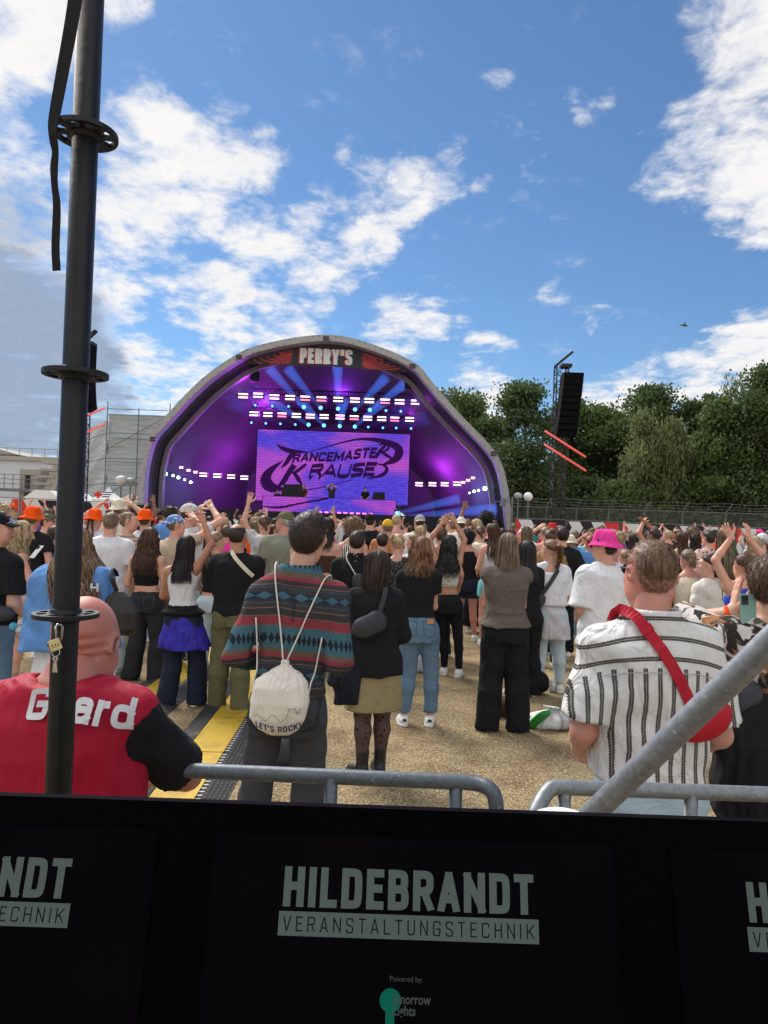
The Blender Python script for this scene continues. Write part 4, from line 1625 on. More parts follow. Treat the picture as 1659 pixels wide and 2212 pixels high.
# ------------------------------------------------------------------ ground
def ground_material():
 m, N = mat_new('dry trampled grass')
 tc = N.n('ShaderNodeTexCoord').outputs['Object']
 big = N.noise(tc, .35, 4.0, .6)
 mid = N.noise(tc, 2.3, 5.0, .62)
 fine = N.noise(N.mapv(tc, (1, .7, 1)), 55.0, 5.0, .72, .8)
 speck = N.noise(tc, 170.0, 3.0, .7)
 c = N.mix(N.ramp(fine, .32, .68), (.165, .120, .066), (.58, .455, .265))
 c = N.mix(N.math('MULTIPLY', N.ramp(mid, .42, .70), .75), c, (.150, .098, .050))
 c = N.mix(N.math('MULTIPLY', N.ramp(big, .52, .75), .35), c, (.13, .125, .045))
 c = N.mix(N.ramp(speck, .64, .72), c, (.52, .43, .28))
 h = N.math('ADD', N.math('MULTIPLY', fine, .7), N.math('MULTIPLY', mid, .8))
 finish(N, c, .95, 0, h, .9, .035, .1)
 return m


GM = ground_material()
mb = MB()
mb.grid(np.array([[(x, y, 0.0) for x in (-900, -40, 40, 900)] for y in (-60, 0, 70, 1400)], float))
tag(mb.build('ground', GM), 'dry trampled straw coloured festival field', None, None, 'structure')
for k in range(9):
 u_, v_ = rng.uniform(560, 1250), rng.uniform(1430, 1690)
 p = onground(u_, v_)
 mb = MB()
 pts_ = [(rng.uniform(.008, .02) * math.cos(a), rng.uniform(.008, .02) * math.sin(a), .004 + .004 * rng.uniform()) for a in np.linspace(0, 5.2, 5)]
 mb.prism(pts_, (0, 0, .0025))
 tag(mb.build('paper_scrap', plain('paper', (.42, .38, .32), .8), None, tuple(p)), 'small torn paper scrap lying on the dry grass', 'litter', 'paper scraps on the field')
# loose straw and short dry blades
n = 90000
Yv = 3.2 + 11 * rng.uniform(0, 1, n) ** 1.5
xv = rng.uniform(-.62, .62, n) * Yv
an = rng.uniform(0, 6.283, n)
el = np.abs(rng.normal(.12, .28, n))
ln = rng.uniform(.012, .045, n)
w = rng.uniform(.0014, .0034, n)
d = np.stack([np.cos(an) * np.cos(el), np.sin(an) * np.cos(el), np.sin(el)], 1)
sd = np.stack([-np.sin(an), np.cos(an), np.zeros(n)], 1)
p = np.stack([xv, Yv, rng.uniform(.001, .006, n)], 1)
V = np.stack([p - sd * w[:, None], p + sd * w[:, None], p + d * ln[:, None]], 1).reshape(-1, 3)
m, N = mat_new('straw')
tc = N.n('ShaderNodeTexCoord').outputs['Object']
c = N.mix(N.ramp(N.noise(tc, 70, 2), .35, .65), (.135, .094, .050), (.64, .53, .34))
c = N.mix(N.ramp(N.noise(tc, .9, 3), .56, .72), c, (.15, .16, .05))
finish(N, c, .85)
straw = link('straw_litter', mesh_np('straw', V, [np.arange(3 * n).reshape(-1, 3)], None, False), m)
tag(straw, 'loose straw and dry grass blades on the field', None, None, 'stuff')


# ------------------------------------------------------------------ stage
SY = 39.0
OX, OV = 301.7, 701.4                    # stage detail crop: 2 px per photograph px


def sp_(x, y, Y):
 return at(OX + x / 2.0, OV + y / 2.0, Y)


out_px = [(-6, 960), (0, 735), (5, 640), (20, 560), (45, 480), (105, 415), (200, 310), (300, 215), (420, 135), (480, 105), (600, 75), (700, 58), (800, 48), (900, 58), (1000, 88), (1100, 125), (1180, 165),
          (1215, 190), (1260, 250), (1330, 335), (1420, 430), (1490, 500), (1540, 560), (1565, 610), (1585, 690), (1600, 800), (1622, 1014)]
OUT = _sm(np.array([sp_(x, y, SY) for x, y in out_px]), 1)
OUT[0][2], OUT[-1][2] = 0.0, 0.0
cen = np.array([OUT[:, 0].mean(), SY, 2.0])


def inset(P, d):
 T = np.gradient(P, axis=0)
 n = np.stack([T[:, 2], 0 * T[:, 0], -T[:, 0]], 1)
 n /= np.linalg.norm(n, axis=1)[:, None]
 s = np.sign(((cen - P) * n).sum(1))[:, None]
 Q = P + n * s * d
 Q[:, 2] = np.maximum(Q[:, 2], 0.0)
 return Q


def ring(mb, P, Q, y0, y1):
 a, b = P.copy(), Q.copy()
 sets = []
 for A, yy in ((a, y0), (b, y0), (b, y1), (a, y1), (a, y0)):
  B = A.copy()
  B[:, 1] = yy
  sets.append(B)
 mb.grid(np.stack(sets, 1))


stage = empty('concert_stage', (cen[0], SY, 0))
tag(stage, "big arched festival stage with grey tubular rim and PERRY'S banner", 'stage')
stage_inv = Matrix.Translation((-cen[0], -SY, 0))


def sbuild(mb, name, mat, parent=None, smooth=False):
 """part of the stage built in world coordinates"""
 o = mb.build(name, mat, parent or stage, smooth=smooth)
 o.matrix_parent_inverse = stage_inv if (parent is None or parent is stage) else Matrix()
 return o


RIM = plain('stage rim pvc', (.31, .305, .31), .6, 0, .08, 1.2)
TENT = plain('stage inner membrane', (.045, .042, .050), .75, 0, .12, .8)
BLK = plain('black drape', (.012, .012, .014), .9)
IN1 = inset(OUT, .34)
mb = MB()
ring(mb, OUT, IN1, SY - .35, SY + .35)
rim_mb = mb
mb = MB()
ring(mb, inset(OUT, .58), inset(OUT, .80), SY + 1.4, SY + 1.8)
sbuild(mb, 'inner_arch', plain('inner rib', (.16, .15, .155), .6))
# membrane sweeping back
G = []
for t in np.linspace(0, 1, 12):
 k = 1 - .30 * t ** 1.5
 P = inset(OUT, .27 + .35 * t)
 Q = cen + (P - cen) * np.array([k, 1, k])
 Q[:, 1] = SY + .1 + 11.5 * t
 G.append(Q)
G = np.array(G)
mb = MB()
mb.grid(G)
sbuild(mb, 'membrane', TENT, None, True)
mb = MB()
Q = G[-1].copy()
Q[:, 1] -= .15
ctr = Q.mean(0)
mb.add(np.concatenate([Q, ctr[None]]), (), [(i, i + 1, len(Q)) for i in range(len(Q) - 1)])
sbuild(mb, 'back_drape', TENT)
mb = MB()
DECK = 2.15
mb.box((cen[0] - 9.3, SY + .6, 0), (cen[0] + 9.3, SY + 11.3, DECK))
sbuild(mb, 'deck', BLK)
# rivets and plates on the rim
mb = rim_mb
n_rim = sum(len(q) for q in mb.q)
mid = inset(OUT, .17)
for i in range(1, len(mid) - 1):
 for f_ in (0, .5):
  p = mid[i] + (mid[i + 1] - mid[i]) * f_
  off = .11 * (1 if (i + int(2 * f_)) % 2 else -1)
  q = p + unit(cen - p) * off
  mb.box((q[0] - .022, SY - .37, q[2] - .022), (q[0] + .022, SY - .352, q[2] + .022))
for x, y in ((66, 498), (435, 147), (808, 67), (1178, 185), (1525, 560)):
 q = sp_(x, y, SY)
 for dx in (-.11, .0, .11):
  for dz in (-.07, .07):
   mb.box((q[0] + dx - .04, SY - .42, q[2] + dz - .05), (q[0] + dx + .04, SY - .353, q[2] + dz + .05))
o = sbuild(mb, 'arch_rim', [RIM, plain('dark steel', (.05, .05, .055), .5, .6)])
for p_ in list(o.data.polygons)[n_rim:]:
 p_.material_index = 1
# banner across the top
i0, i1 = 14, 37
T0 = inset(OUT, .38)
sel = [p for p in T0 if sp_(445, 0, SY)[0] < p[0] < sp_(1192, 0, SY)[0] and p[2] > 6]
top = np.array(sel)
BY = SY + .40
lo_px = [(438, 168), (625, 176), (815, 178), (1000, 196), (1192, 206)]
lo3 = np.array([sp_(x, y, BY) for x, y in lo_px])
bot = np.stack([top[:, 0], top[:, 1], np.interp(top[:, 0], lo3[:, 0], lo3[:, 2])], 1)
top[:, 2] = np.maximum(top[:, 2], bot[:, 2] + .01)
top[:, 1] = bot[:, 1] = BY
mb = MB()
mb.grid(np.stack([top, (top + bot) / 2, bot]))
ban = sbuild(mb, 'name_banner', plain('banner black', (.030, .028, .033), .7))


REDP = plain('banner red', (.40, .045, .055), .7)
for (cx_, cy_, sgn) in ((590, 122, 1), (1040, 150, -1)):
 mb = MB()
 for k in range(8):
  r0 = 7 + k * 14
  P = []
  for a in np.linspace(0, 2 * math.pi, 90):
   ex, ey = r0 * 1.5 * math.cos(a), r0 * .52 * math.sin(a) + 3 * math.sin(a * 3 + k * .6)
   x = cx_ + ex - sgn * (.55 * r0 - 34)
   y = cy_ + ey - sgn * .22 * ex + .10 * r0
   p = sp_(x, y, BY - .02)
   zt = np.interp(p[0], top[:, 0], top[:, 2]) - .06
   zb = np.interp(p[0], lo3[:, 0], lo3[:, 2]) + .05
   okx = (x < 660 and x > 455) if sgn > 0 else (x > 960 and x < 1178)
   P.append((p[0], p[2]) if okx and zb < p[2] < zt else None)
  seg = []
  for q in P + [None]:
   if q is None:
    if len(seg) > 2:
     V2, qd = ribbon2(np.array(seg), .062, False)
     mb.add(np.stack([V2[:, 0], np.full(len(V2), BY - .02 - .002 * k), V2[:, 1]], 1), qd)
    seg = []
   else:
    seg.append(q)
 sbuild(mb, 'swirl_print', REDP, ban).matrix_parent_inverse = Matrix()
pA, pB = sp_(692, 166, BY), sp_(917, 176, BY)
hA = sp_(700, 100, BY)[2] - sp_(700, 166, BY)[2]
wB = np.linalg.norm(pB - pA)
for nm, mat, dx, dy in (('red_letter_shadow', plain('banner letter red', (.50, .04, .06), .7), -.075, -.03), ('blue_letter_shadow', plain('banner letter blue', (.10, .25, .45), .7), .05, -.03), ('letters', plain('banner white', (.62, .62, .63), .7), 0, -.06)):
 mb = MB()
 gap, st = .07, .20
 w_ = .52
 for _ in range(12):
  tot = lettering("PERRY'S", hA, w_, st, gap)[1]
  w_ *= wB / tot
 sl = (pB[2] - pA[2]) / (pB[0] - pA[0])
 letters_mesh(mb, "PERRY'S", hA, w_, st, gap, lambda V2, o: np.stack([pA[0] + dx + V2[:, 0], np.full(len(V2), BY + dy - o * 6), pA[2] + V2[:, 1] + sl * V2[:, 0] - .01], 1), align='L')
 sbuild(mb, nm, mat, ban).matrix_parent_inverse = Matrix()


def led_material(name, seedloc, flip=1.0):
 m, N = mat_new(name)
 tc = N.n('ShaderNodeTexCoord').outputs['Object']
 sp = N.n('ShaderNodeSeparateXYZ', ins={0: tc})
 big = N.noise(N.mapv(tc, (.16, 1, .30), seedloc, (0, .35, 0)), 1.0, 2.0, .5, .8)
 hair = N.noise(N.mapv(tc, (1.2, 1, 9), (0, 0, 0), (0, .5, 0)), 2.4, 4.0, .7, 1.5)
 c = N.mix(N.ramp(big, .42, .60), (.075, .045, .66), (.46, .07, .56))
 c = N.mix(N.math('MULTIPLY', N.ramp(hair, .45, .8), .42), c, (.50, .38, .86))
 sc = N.math('ADD', .72, N.math('MULTIPLY', N.math('SINE', N.math('MULTIPLY', sp.outputs[2], 62.0)), .22))
 e = N.n('ShaderNodeEmission', ins={'Color': c, 'Strength': N.math('MULTIPLY', sc, .62)})
 N.n('ShaderNodeOutputMaterial', ins={0: e})
 return m


LY = 45.0
q0, q1, q2 = at(557, 931, LY), at(885.5, 943, LY), at(555, 1072, LY)
sx0, sx1, sz1, sz0 = q0[0], q1[0], (q0[2] + q1[2]) / 2 + .12, q2[2] - .25
wall = empty('led_wall', ((sx0 + sx1) / 2, LY, sz0))
tag(wall, 'large purple video wall showing the jagged words TRANCEMASTER KRAUSE', 'screen')
winv = Matrix.Translation((-(sx0 + sx1) / 2, -LY, -sz0))


def wbuild(mb, name, mat, smooth=False):
 o = mb.build(name, mat, wall, smooth=smooth)
 o.matrix_parent_inverse = winv
 return o


mb = MB()
mb.box((sx0 - .06, LY + .02, sz0 - .06), (sx1 + .06, LY + .3, sz1 + .06))
wbuild(mb, 'cabinet', BLK)
mb = MB()
mb.grid(np.array([[(sx0, LY, sz0), (sx1, LY, sz0)], [(sx0, LY, sz1), (sx1, LY, sz1)]]))
wbuild(mb, 'display', led_material('led picture', (2.3, 0, .4)))
INK = emit('led dark ink', (.030, .006, .060), .5)


def zp(x, y, Y=LY - .03):
 """screen detail crop (4.68 px per photograph px) to a point on the wall plane"""
 p = at(550.5 + x / 4.68, 905 + y / 4.68, Y)
 return p[0], p[2]


def brush(mb, pts, ws, Y, conv=zp, k=4, fuzz=0.0):
 P = np.array([conv(x, y) for x, y in pts])
 W = np.array(ws, float) / 4.68 * LY / F_PX
 D = np.concatenate([P, W[:, None]], 1)
 D = _sm(D, k)
 P, W = D[:, :2], D[:, 2].copy()
 if fuzz:
  W *= 1 + fuzz * np.sin(np.arange(len(W)) * 2.1) * .5
 T = np.gradient(P, axis=0)
 T /= np.linalg.norm(T, axis=1)[:, None] + 1e-9
 n = np.stack([-T[:, 1], T[:, 0]], 1)
 A, B = P + n * W[:, None] / 2, P - n * W[:, None] / 2
 G = np.stack([np.stack([A[:, 0], np.full(len(A), Y), A[:, 1]], 1), np.stack([B[:, 0], np.full(len(B), Y), B[:, 1]], 1)])
 mb.grid(G)


mb = MB()
y_ = [LY - .030]


def nxt():
 y_[0] -= .0015
 return y_[0]


brush(mb, [(540, 335), (700, 290), (900, 232), (1060, 200), (1200, 205), (1380, 245), (1470, 310), (1440, 400), (1360, 440), (1290, 462)], [6, 12, 16, 22, 40, 62, 92, 80, 46, 14], nxt(), fuzz=.25)
brush(mb, [(280, 425), (190, 490), (120, 560), (105, 640), (170, 700), (290, 712), (450, 728), (620, 705), (780, 670), (990, 615)], [8, 50, 90, 125, 110, 26, 9, 12, 12, 6], nxt(), fuzz=.3)
brush(mb, [(215, 250), (280, 300), (380, 330), (545, 336)], [4, 44, 52, 8], nxt())
brush(mb, [(395, 330), (345, 400), (310, 455), (262, 500)], [60, 46, 40, 6], nxt())
# big R at the end of the first line
brush(mb, [(1335, 250), (1270, 320), (1215, 395)], [26, 40, 34], nxt())
brush(mb, [(1255, 262), (1345, 245), (1360, 300), (1275, 345)], [16, 24, 30, 16], nxt())
brush(mb, [(1290, 335), (1340, 375), (1395, 405)], [30, 36, 20], nxt())
# big K
brush(mb, [(400, 465), (330, 560), (290, 640), (215, 695)], [62, 52, 60, 8], nxt(), fuzz=.3)
brush(mb, [(520, 455), (440, 520), (380, 555)], [26, 36, 30], nxt())
brush(mb, [(400, 545), (440, 610), (480, 668)], [30, 50, 10], nxt(), fuzz=.3)
# tail of the last E
brush(mb, [(1240, 455), (1325, 470), (1340, 530), (1270, 580), (1130, 605)], [14, 26, 40, 36, 8], nxt(), fuzz=.25)


def word(txt, x0, x1, yb0, yb1, h0, h1, st, gap, slant):
 hh = 100.0
 w_ = 60.0
 for _ in range(15):
  stp, tot = lettering(txt, hh, w_, st, gap)
  w_ *= (1000.0) / tot
 stp, tot = lettering(txt, hh, w_, st, gap)
 for V, q, ly in stp:
  t = V[:, 0] / tot
  x = x0 + t * (x1 - x0)
  hs_ = (h0 + (h1 - h0) * t) / hh
  yy = yb0 + (yb1 - yb0) * t - V[:, 1] * hs_ - 8 * np.sin(t * 9)
  x = x + slant * V[:, 1] * hs_
  W = np.array([zp(a, b) for a, b in zip(x, yy)])
  Yl = nxt()
  mb.add(np.stack([W[:, 0], np.full(len(W), Yl), W[:, 1]], 1), q)


word('RANCEMASTE', 372, 1215, 447, 402, 88, 112, 26, 10, .25)
word('RAUSE', 540, 1200, 600, 588, 140, 150, 28, 14, .28)
# ragged points under the second line
for x, y in ((560, 600), (650, 600), (900, 590), (985, 590), (1100, 585)):
 brush(mb, [(x + 14, y - 25), (x + 4, y), (x - 12, y + 22)], [34, 20, 2], nxt(), k=2)
wbuild(mb, 'lettering', INK)

# DJ desk with its own LED front
DY = 41.2
d0, d1, d2 = at(568, 1075, DY), at(855, 1083, DY), at(568, 1121, DY)
dj = empty('dj_booth', ((d0[0] + d1[0]) / 2, DY, DECK))
tag(dj, 'DJ booth with a purple LED front below the video wall', 'booth')
dinv = Matrix.Translation((-(d0[0] + d1[0]) / 2, -DY, -DECK))
zt, zb = (d0[2] + d1[2]) / 2 + .1, DECK - .35
mb = MB()
mb.box((d0[0] - .04, DY + .02, DECK + .004), (d1[0] + .04, DY + .9, zt))
o = mb.build('desk', BLK, dj)
o.matrix_parent_inverse = dinv
mb = MB()
mb.grid(np.array([[(d0[0], DY, zb), (d1[0], DY, zb)], [(d0[0], DY, zt - .02), (d1[0], DY, zt - .02)]]))
o = mb.build('led_front', led_material('led desk picture', (5.0, 0, 1.5)), dj)
o.matrix_parent_inverse = dinv
mb = MB()
brush(mb, [(80, 885), (250, 900), (420, 860), (600, 830), (740, 800)], [10, 26, 16, 18, 22], DY - .02, lambda x, y: tuple(at(550.5 + x / 4.68, 905 + y / 4.68, DY - .02)[[0, 2]]), fuzz=.5)
o = mb.build('led_stroke', INK, dj)
o.matrix_parent_inverse = dinv
for u, v, ww, hh, lab, rz in ((630, 1067, 1.25, .75, 'black wedge monitor on the left of the DJ booth', .2), (818, 1072, .75, .45, 'black wedge monitor on the right end of the DJ booth', -.25)):
 p = at(u, v, DY + .45)
 mbx = MB()
 mbx.prism([(-ww / 2, -.2, 0), (ww / 2, -.2, 0), (ww / 2 * .9, -.05, hh), (-ww / 2 * .75, -.05, hh * .95)], (0, .35, 0))
 o = mbx.build('wedge_monitor', BLK, None, (p[0], p[1], zt + .003), (0, 0, rz * .3))
 tag(o, lab, 'speaker')
# red footlights along the deck front
FOOT = emit('pink footlight', (1.0, .12, .45), 2.0)
for k, u in enumerate(np.linspace(690, 800, 9)):
 p = at(u, 1128, SY + .5)
 mbx = MB()
 mbx.box((-.10, -.05, 0), (.10, .05, .07))
 mbx.box((-.08, -.055, .015), (.08, -.05, .055))
 o = mbx.build('footlight', FOOT, None, (p[0], SY + .7, DECK + .003))
 tag(o, 'small pink footlight on the stage lip under the LED booth', 'stage light', 'pink footlights along the stage lip')

# lamps ------------------------------------------------------------------
HOT = emit('blinder glow', (1.0, .50, .95), 2.6)
HOTR = emit('red blinder glow', (1.0, .12, .25), 2.0)
BLUEL = emit('blue lens', (.08, .30, 1.0), 2.2)
WHITEL = emit('white flood', (.45, .75, 1.0), 7.0)
HOUSING = plain('lamp housing', (.02, .02, .022), .5)
blproto = []


def blinder(px, py, Y, label, group, sc=1.0, red=False, sign=None):
 p = sp_(px, py, Y)
 e = empty('blinder', tuple(p))
 tag(e, label, 'stage light', group)
 if not blproto:
  a = MB().box((-.34, .0, -.24), (.34, .18, .24)).mesh('housing')
  b = MB().box((-.28, -.03, -.036), (.28, -.003, .036)).mesh('lamp_bar')
  blproto.extend([a, b])
 link('housing', blproto[0], HOUSING, e).scale = (sc,) * 3
 for dz_ in (-.10, .10):
  o = link('lamp_bar', blproto[1], HOT, e, (0, 0, dz_ * sc))
  o.scale = (sc,) * 3
  if red and dz_ < 0:
   o.material_slots[0].link = 'OBJECT'
   o.material_slots[0].material = HOTR
 return e


ORD = ['first', 'second', 'third', 'fourth', 'fifth', 'sixth', 'seventh', 'eighth', 'ninth', 'tenth', 'eleventh', 'twelfth']
for i, (x, y) in enumerate([(447, 307), (512, 305), (582, 312), (650, 315), (715, 318), (785, 321), (858, 323), (930, 326), (992, 328), (1060, 331), (1123, 333), (1193, 335)]):
 blinder(x, y, 42.5, f'{ORD[i]} lit pink white blinder from the left in the upper lamp row', 'blinders in the upper lamp row', 1, i in (4, 5, 9))
for i, (x, y) in enumerate([(494, 385), (554, 388), (615, 390), (677, 392), (737, 395), (797, 397), (866, 399), (927, 402), (985, 404), (1046, 406), (1102, 408), (1166, 409)]):
 blinder(x, y, 44.2, f'{ORD[i]} lit pink white blinder from the left in the lower lamp row', 'blinders in the lower lamp row', .95, i in (2, 7, 10))
for i, (x, y) in enumerate([(275, 648), (335, 652), (395, 656), (452, 661)]):
 blinder(x, y, 43.5, f'{ORD[i]} pink blinder from the left on the low left bar', 'low side blinders', .8)
for i, (x, y) in enumerate([(1207, 689), (1265, 689), (1318, 689), (1372, 687)]):
 blinder(x, y, 43.5, f'{ORD[i]} pink blinder from the left on the low right bar', 'low side blinders', .8)
for i, (x, y) in enumerate([(180, 617), (211, 629), (241, 637)]):
 blinder(x, y, 42.0, f'{ORD[i]} small pink lamp down the slope at the left stage edge', 'small edge lamps', .42)
for i, (x, y) in enumerate([(1398, 681), (1419, 672), (1440, 662)]):
 blinder(x, y, 42.0, f'{ORD[i]} small pink lamp up the slope at the right stage edge', 'small edge lamps', .42)
for i, (x, y, r) in enumerate([(112, 645, .12), (145, 652, .07), (168, 660, .09), (195, 670, .06), (221, 681, .08), (1424, 727, .05), (1445, 720, .08), (1464, 716, .07), (1491, 708, .12)]):
 p = sp_(x, y, 41.5)
 e = empty('flood_light', tuple(p))
 side = 'left' if x < 800 else 'right'
 k = i + 1 if x < 800 else i - 4
 tag(e, f'bright bluish white floodlight, {ORD[k - 1]} from the left in the {side} stage corner', 'stage light', 'bluish floodlights in the stage corners')
 MB().lathe([(.001, .25), (r * 1.2, .2), (r * 1.25, 0), (r * 1.05, -.02)], 12, Matrix.Rotation(-math.pi / 2, 4, 'X')).build('housing', HOUSING, e)
 MB().grid(blob((0, -.03, 0), r, 0, 0, 8, (1, .4, 1))).build('lens', WHITEL, e, smooth=True)

bm_, N = mat_new('light beam in smoke')
em = N.n('ShaderNodeEmission', ins={'Color': (.05, .20, 1.0), 'Strength': .36})
N.n('ShaderNodeOutputMaterial', ins={'Volume': em})
bm2, N = mat_new('faint light beam in smoke')
em = N.n('ShaderNodeEmission', ins={'Color': (.10, .10, .95), 'Strength': .08})
N.n('ShaderNodeOutputMaterial', ins={'Volume': em})
hd = MB()
hd.lathe([(.001, .16), (.12, .15), (.15, 0), (.13, -.16), (.11, -.18)], 12, Matrix.Rotation(-math.pi / 2, 4, 'X'))
hd.box((-.2, -.04, .05), (-.16, .08, .40)).box((.16, -.04, .05), (.20, .08, .40)).box((-.2, -.08, .36), (.2, .12, .46))
hd = hd.mesh('head')
ln_ = MB().grid(blob((0, -.19, 0), .12, 0, 0, 8, (1, .25, 1))).mesh('lens', True)


def mover(x, y, Y, label, group, beam=None, bright=True, r1=.34):
 p = sp_(x, y, Y)
 e = empty('moving_light', tuple(p))
 tag(e, label, 'stage light', group)
 link('lamp_head', hd, HOUSING, e)
 link('lens', ln_, BLUEL, e).scale = (1, 1, 1) if bright else (.6, 1, .6)
 if beam:
  q = sp_(beam[0], beam[1], Y - 2.0)
  v = q - p
  P = [np.array([0, -.2, 0]) + v * t for t in np.linspace(0, 1, 5)]
  b = MB().tube(P, np.linspace(.10, r1, 5), 14)
  b.build('light_beam', bm_ if bright else bm2, e, smooth=True)


for i, (x, y, b, br) in enumerate([(502, 350, (330, 290), 0), (575, 354, (400, 270), 0), (645, 355, (470, 270), 0), (711, 358, (560, 190), 1), (783, 361, (640, 190), 1), (858, 365, (856, 180), 1), (931, 368, (1065, 230), 1), (995, 370, (1150, 255), 1),
                                   (1064, 373, (1250, 300), 0), (1128, 376, (1330, 320), 0)]):
 mover(x, y, 43.3, f'{ORD[i]} blue moving head from the left in the upper lamp row', 'moving heads in the upper lamp row', b, br)
for i, (x, y, b, br) in enumerate([(485, 425, None, 0), (547, 428, (360, 330), 0), (610, 430, (400, 330), 0), (674, 433, (480, 320), 0), (731, 434, (545, 315), 1), (797, 437, (690, 325), 1), (865, 440, (885, 325), 1), (930, 442, (1060, 330), 1),
                                   (988, 444, (1160, 360), 0), (1051, 447, (1240, 390), 0), (1108, 448, (1300, 410), 0), (1172, 450, None, 0)]):
 mover(x, y, 44.8, f'{ORD[i]} blue moving head from the left in the lower lamp row', 'moving heads in the lower lamp row', b, br, .34)
mover(1112, 815, 41.4, 'blue beam lamp by the booth throwing a high low-angle ray to the right', None, (1380, 752), True, .30)
mover(1112, 832, 41.2, 'blue beam lamp by the booth throwing a flat ray to the right stage corner', None, (1540, 795), True, .34)


def truss_run(mb, a, b, w=.3, bays=12, r=.025):
 a, b = np.asarray(a, float), np.asarray(b, float)
 T = unit(b - a)
 up = np.array([0, 0, 1.0]) if abs(T[2]) < .9 else np.array([0, 1.0, 0])
 s = unit(np.cross(T, up)) * w / 2
 t = unit(np.cross(s, T)) * w / 2
 C = [s + t, s - t, -s - t, -s + t]
 for c in C:
  mb.tube([a + c, b + c], r, 6)
 for i in range(bays):
  p, q = a + (b - a) * i / bays, a + (b - a) * (i + 1) / bays
  for j in range(4):
   mb.tube([p + C[j], q + C[(j + 1) % 4]] if i % 2 else [p + C[(j + 1) % 4], q + C[j]], r * .55, 5)
   mb.tube([p + C[j], p + C[(j + 1) % 4]], r * .55, 5)


TRUSS = plain('black truss', (.02, .02, .022), .5, .3)
for (x0, y0, x1, y1, Y, lab) in ((420, 285, 1215, 312, 42.9, 'black lighting truss over the upper lamp row'), (470, 368, 1190, 392, 44.9, 'black lighting truss over the lower lamp row')):
 mb = MB()
 truss_run(mb, sp_(x0, y0, Y), sp_(x1, y1, Y), .3, 28)
 tag(mb.build('lighting_truss', TRUSS), lab, 'truss')
for x, y, lab in ((497, 222, 'round black stage speaker hanging at the upper left of the arch'), (1166, 255, 'round black stage speaker hanging at the upper right of the arch')):
 p = sp_(x, y, 41.0)
 mb = MB()
 mb.lathe([(.001, .35), (.2, .33), (.3, .1), (.28, -.25), (.18, -.35), (.001, -.36)], 14)
 mb.tube([(0, 0, .3), (0, 0, 1.1)], .03, 6)
 mb.box((-.25, -.04, .36), (.25, .04, .44))
 tag(mb.build('hanging_speaker', BLK, None, tuple(p), smooth=False), lab, 'speaker')


def lamp(kind, loc, col, e, size=.5, target=None, spot=1.2):
 l = bpy.data.lights.new('stage_lamp', kind)
 l.energy, l.color = e, col
 if kind == 'SPOT':
  l.spot_size, l.spot_blend = spot, .8
 l.shadow_soft_size = size
 o = bpy.data.objects.new('stage_lamp', l)
 COL.objects.link(o)
 o.location = tuple(loc)
 if target is not None:
  o.rotation_euler = (Vector(target) - Vector(loc)).to_track_quat('-Z', 'Y').to_euler()
 return o


VI, MG = (.30, .035, 1.0), (.58, .04, 1.0)
C0 = cen[0]
lamp('POINT', (C0, 46, 10.0), VI, 287)
lamp('POINT', (C0 - 4.5, 45, 8.6), MG, 231)
lamp('POINT', (C0 + 4.5, 45, 8.6), MG, 231)
lamp('POINT', (C0 - 6.2, 46.5, 4.8), MG, 287)
lamp('POINT', (C0 + 6.2, 46.5, 4.8), MG, 287)
lamp('POINT', (C0 - 7.6, 43.0, 3.6), (.25, .3, 1.0), 132)
lamp('POINT', (C0 + 7.6, 43.0, 3.6), (.25, .3, 1.0), 132)
lamp('POINT', (C0 - 5.0, 41.2, 9.4), MG, 98)
lamp('POINT', (C0 + 5.4, 41.2, 9.0), MG, 98)

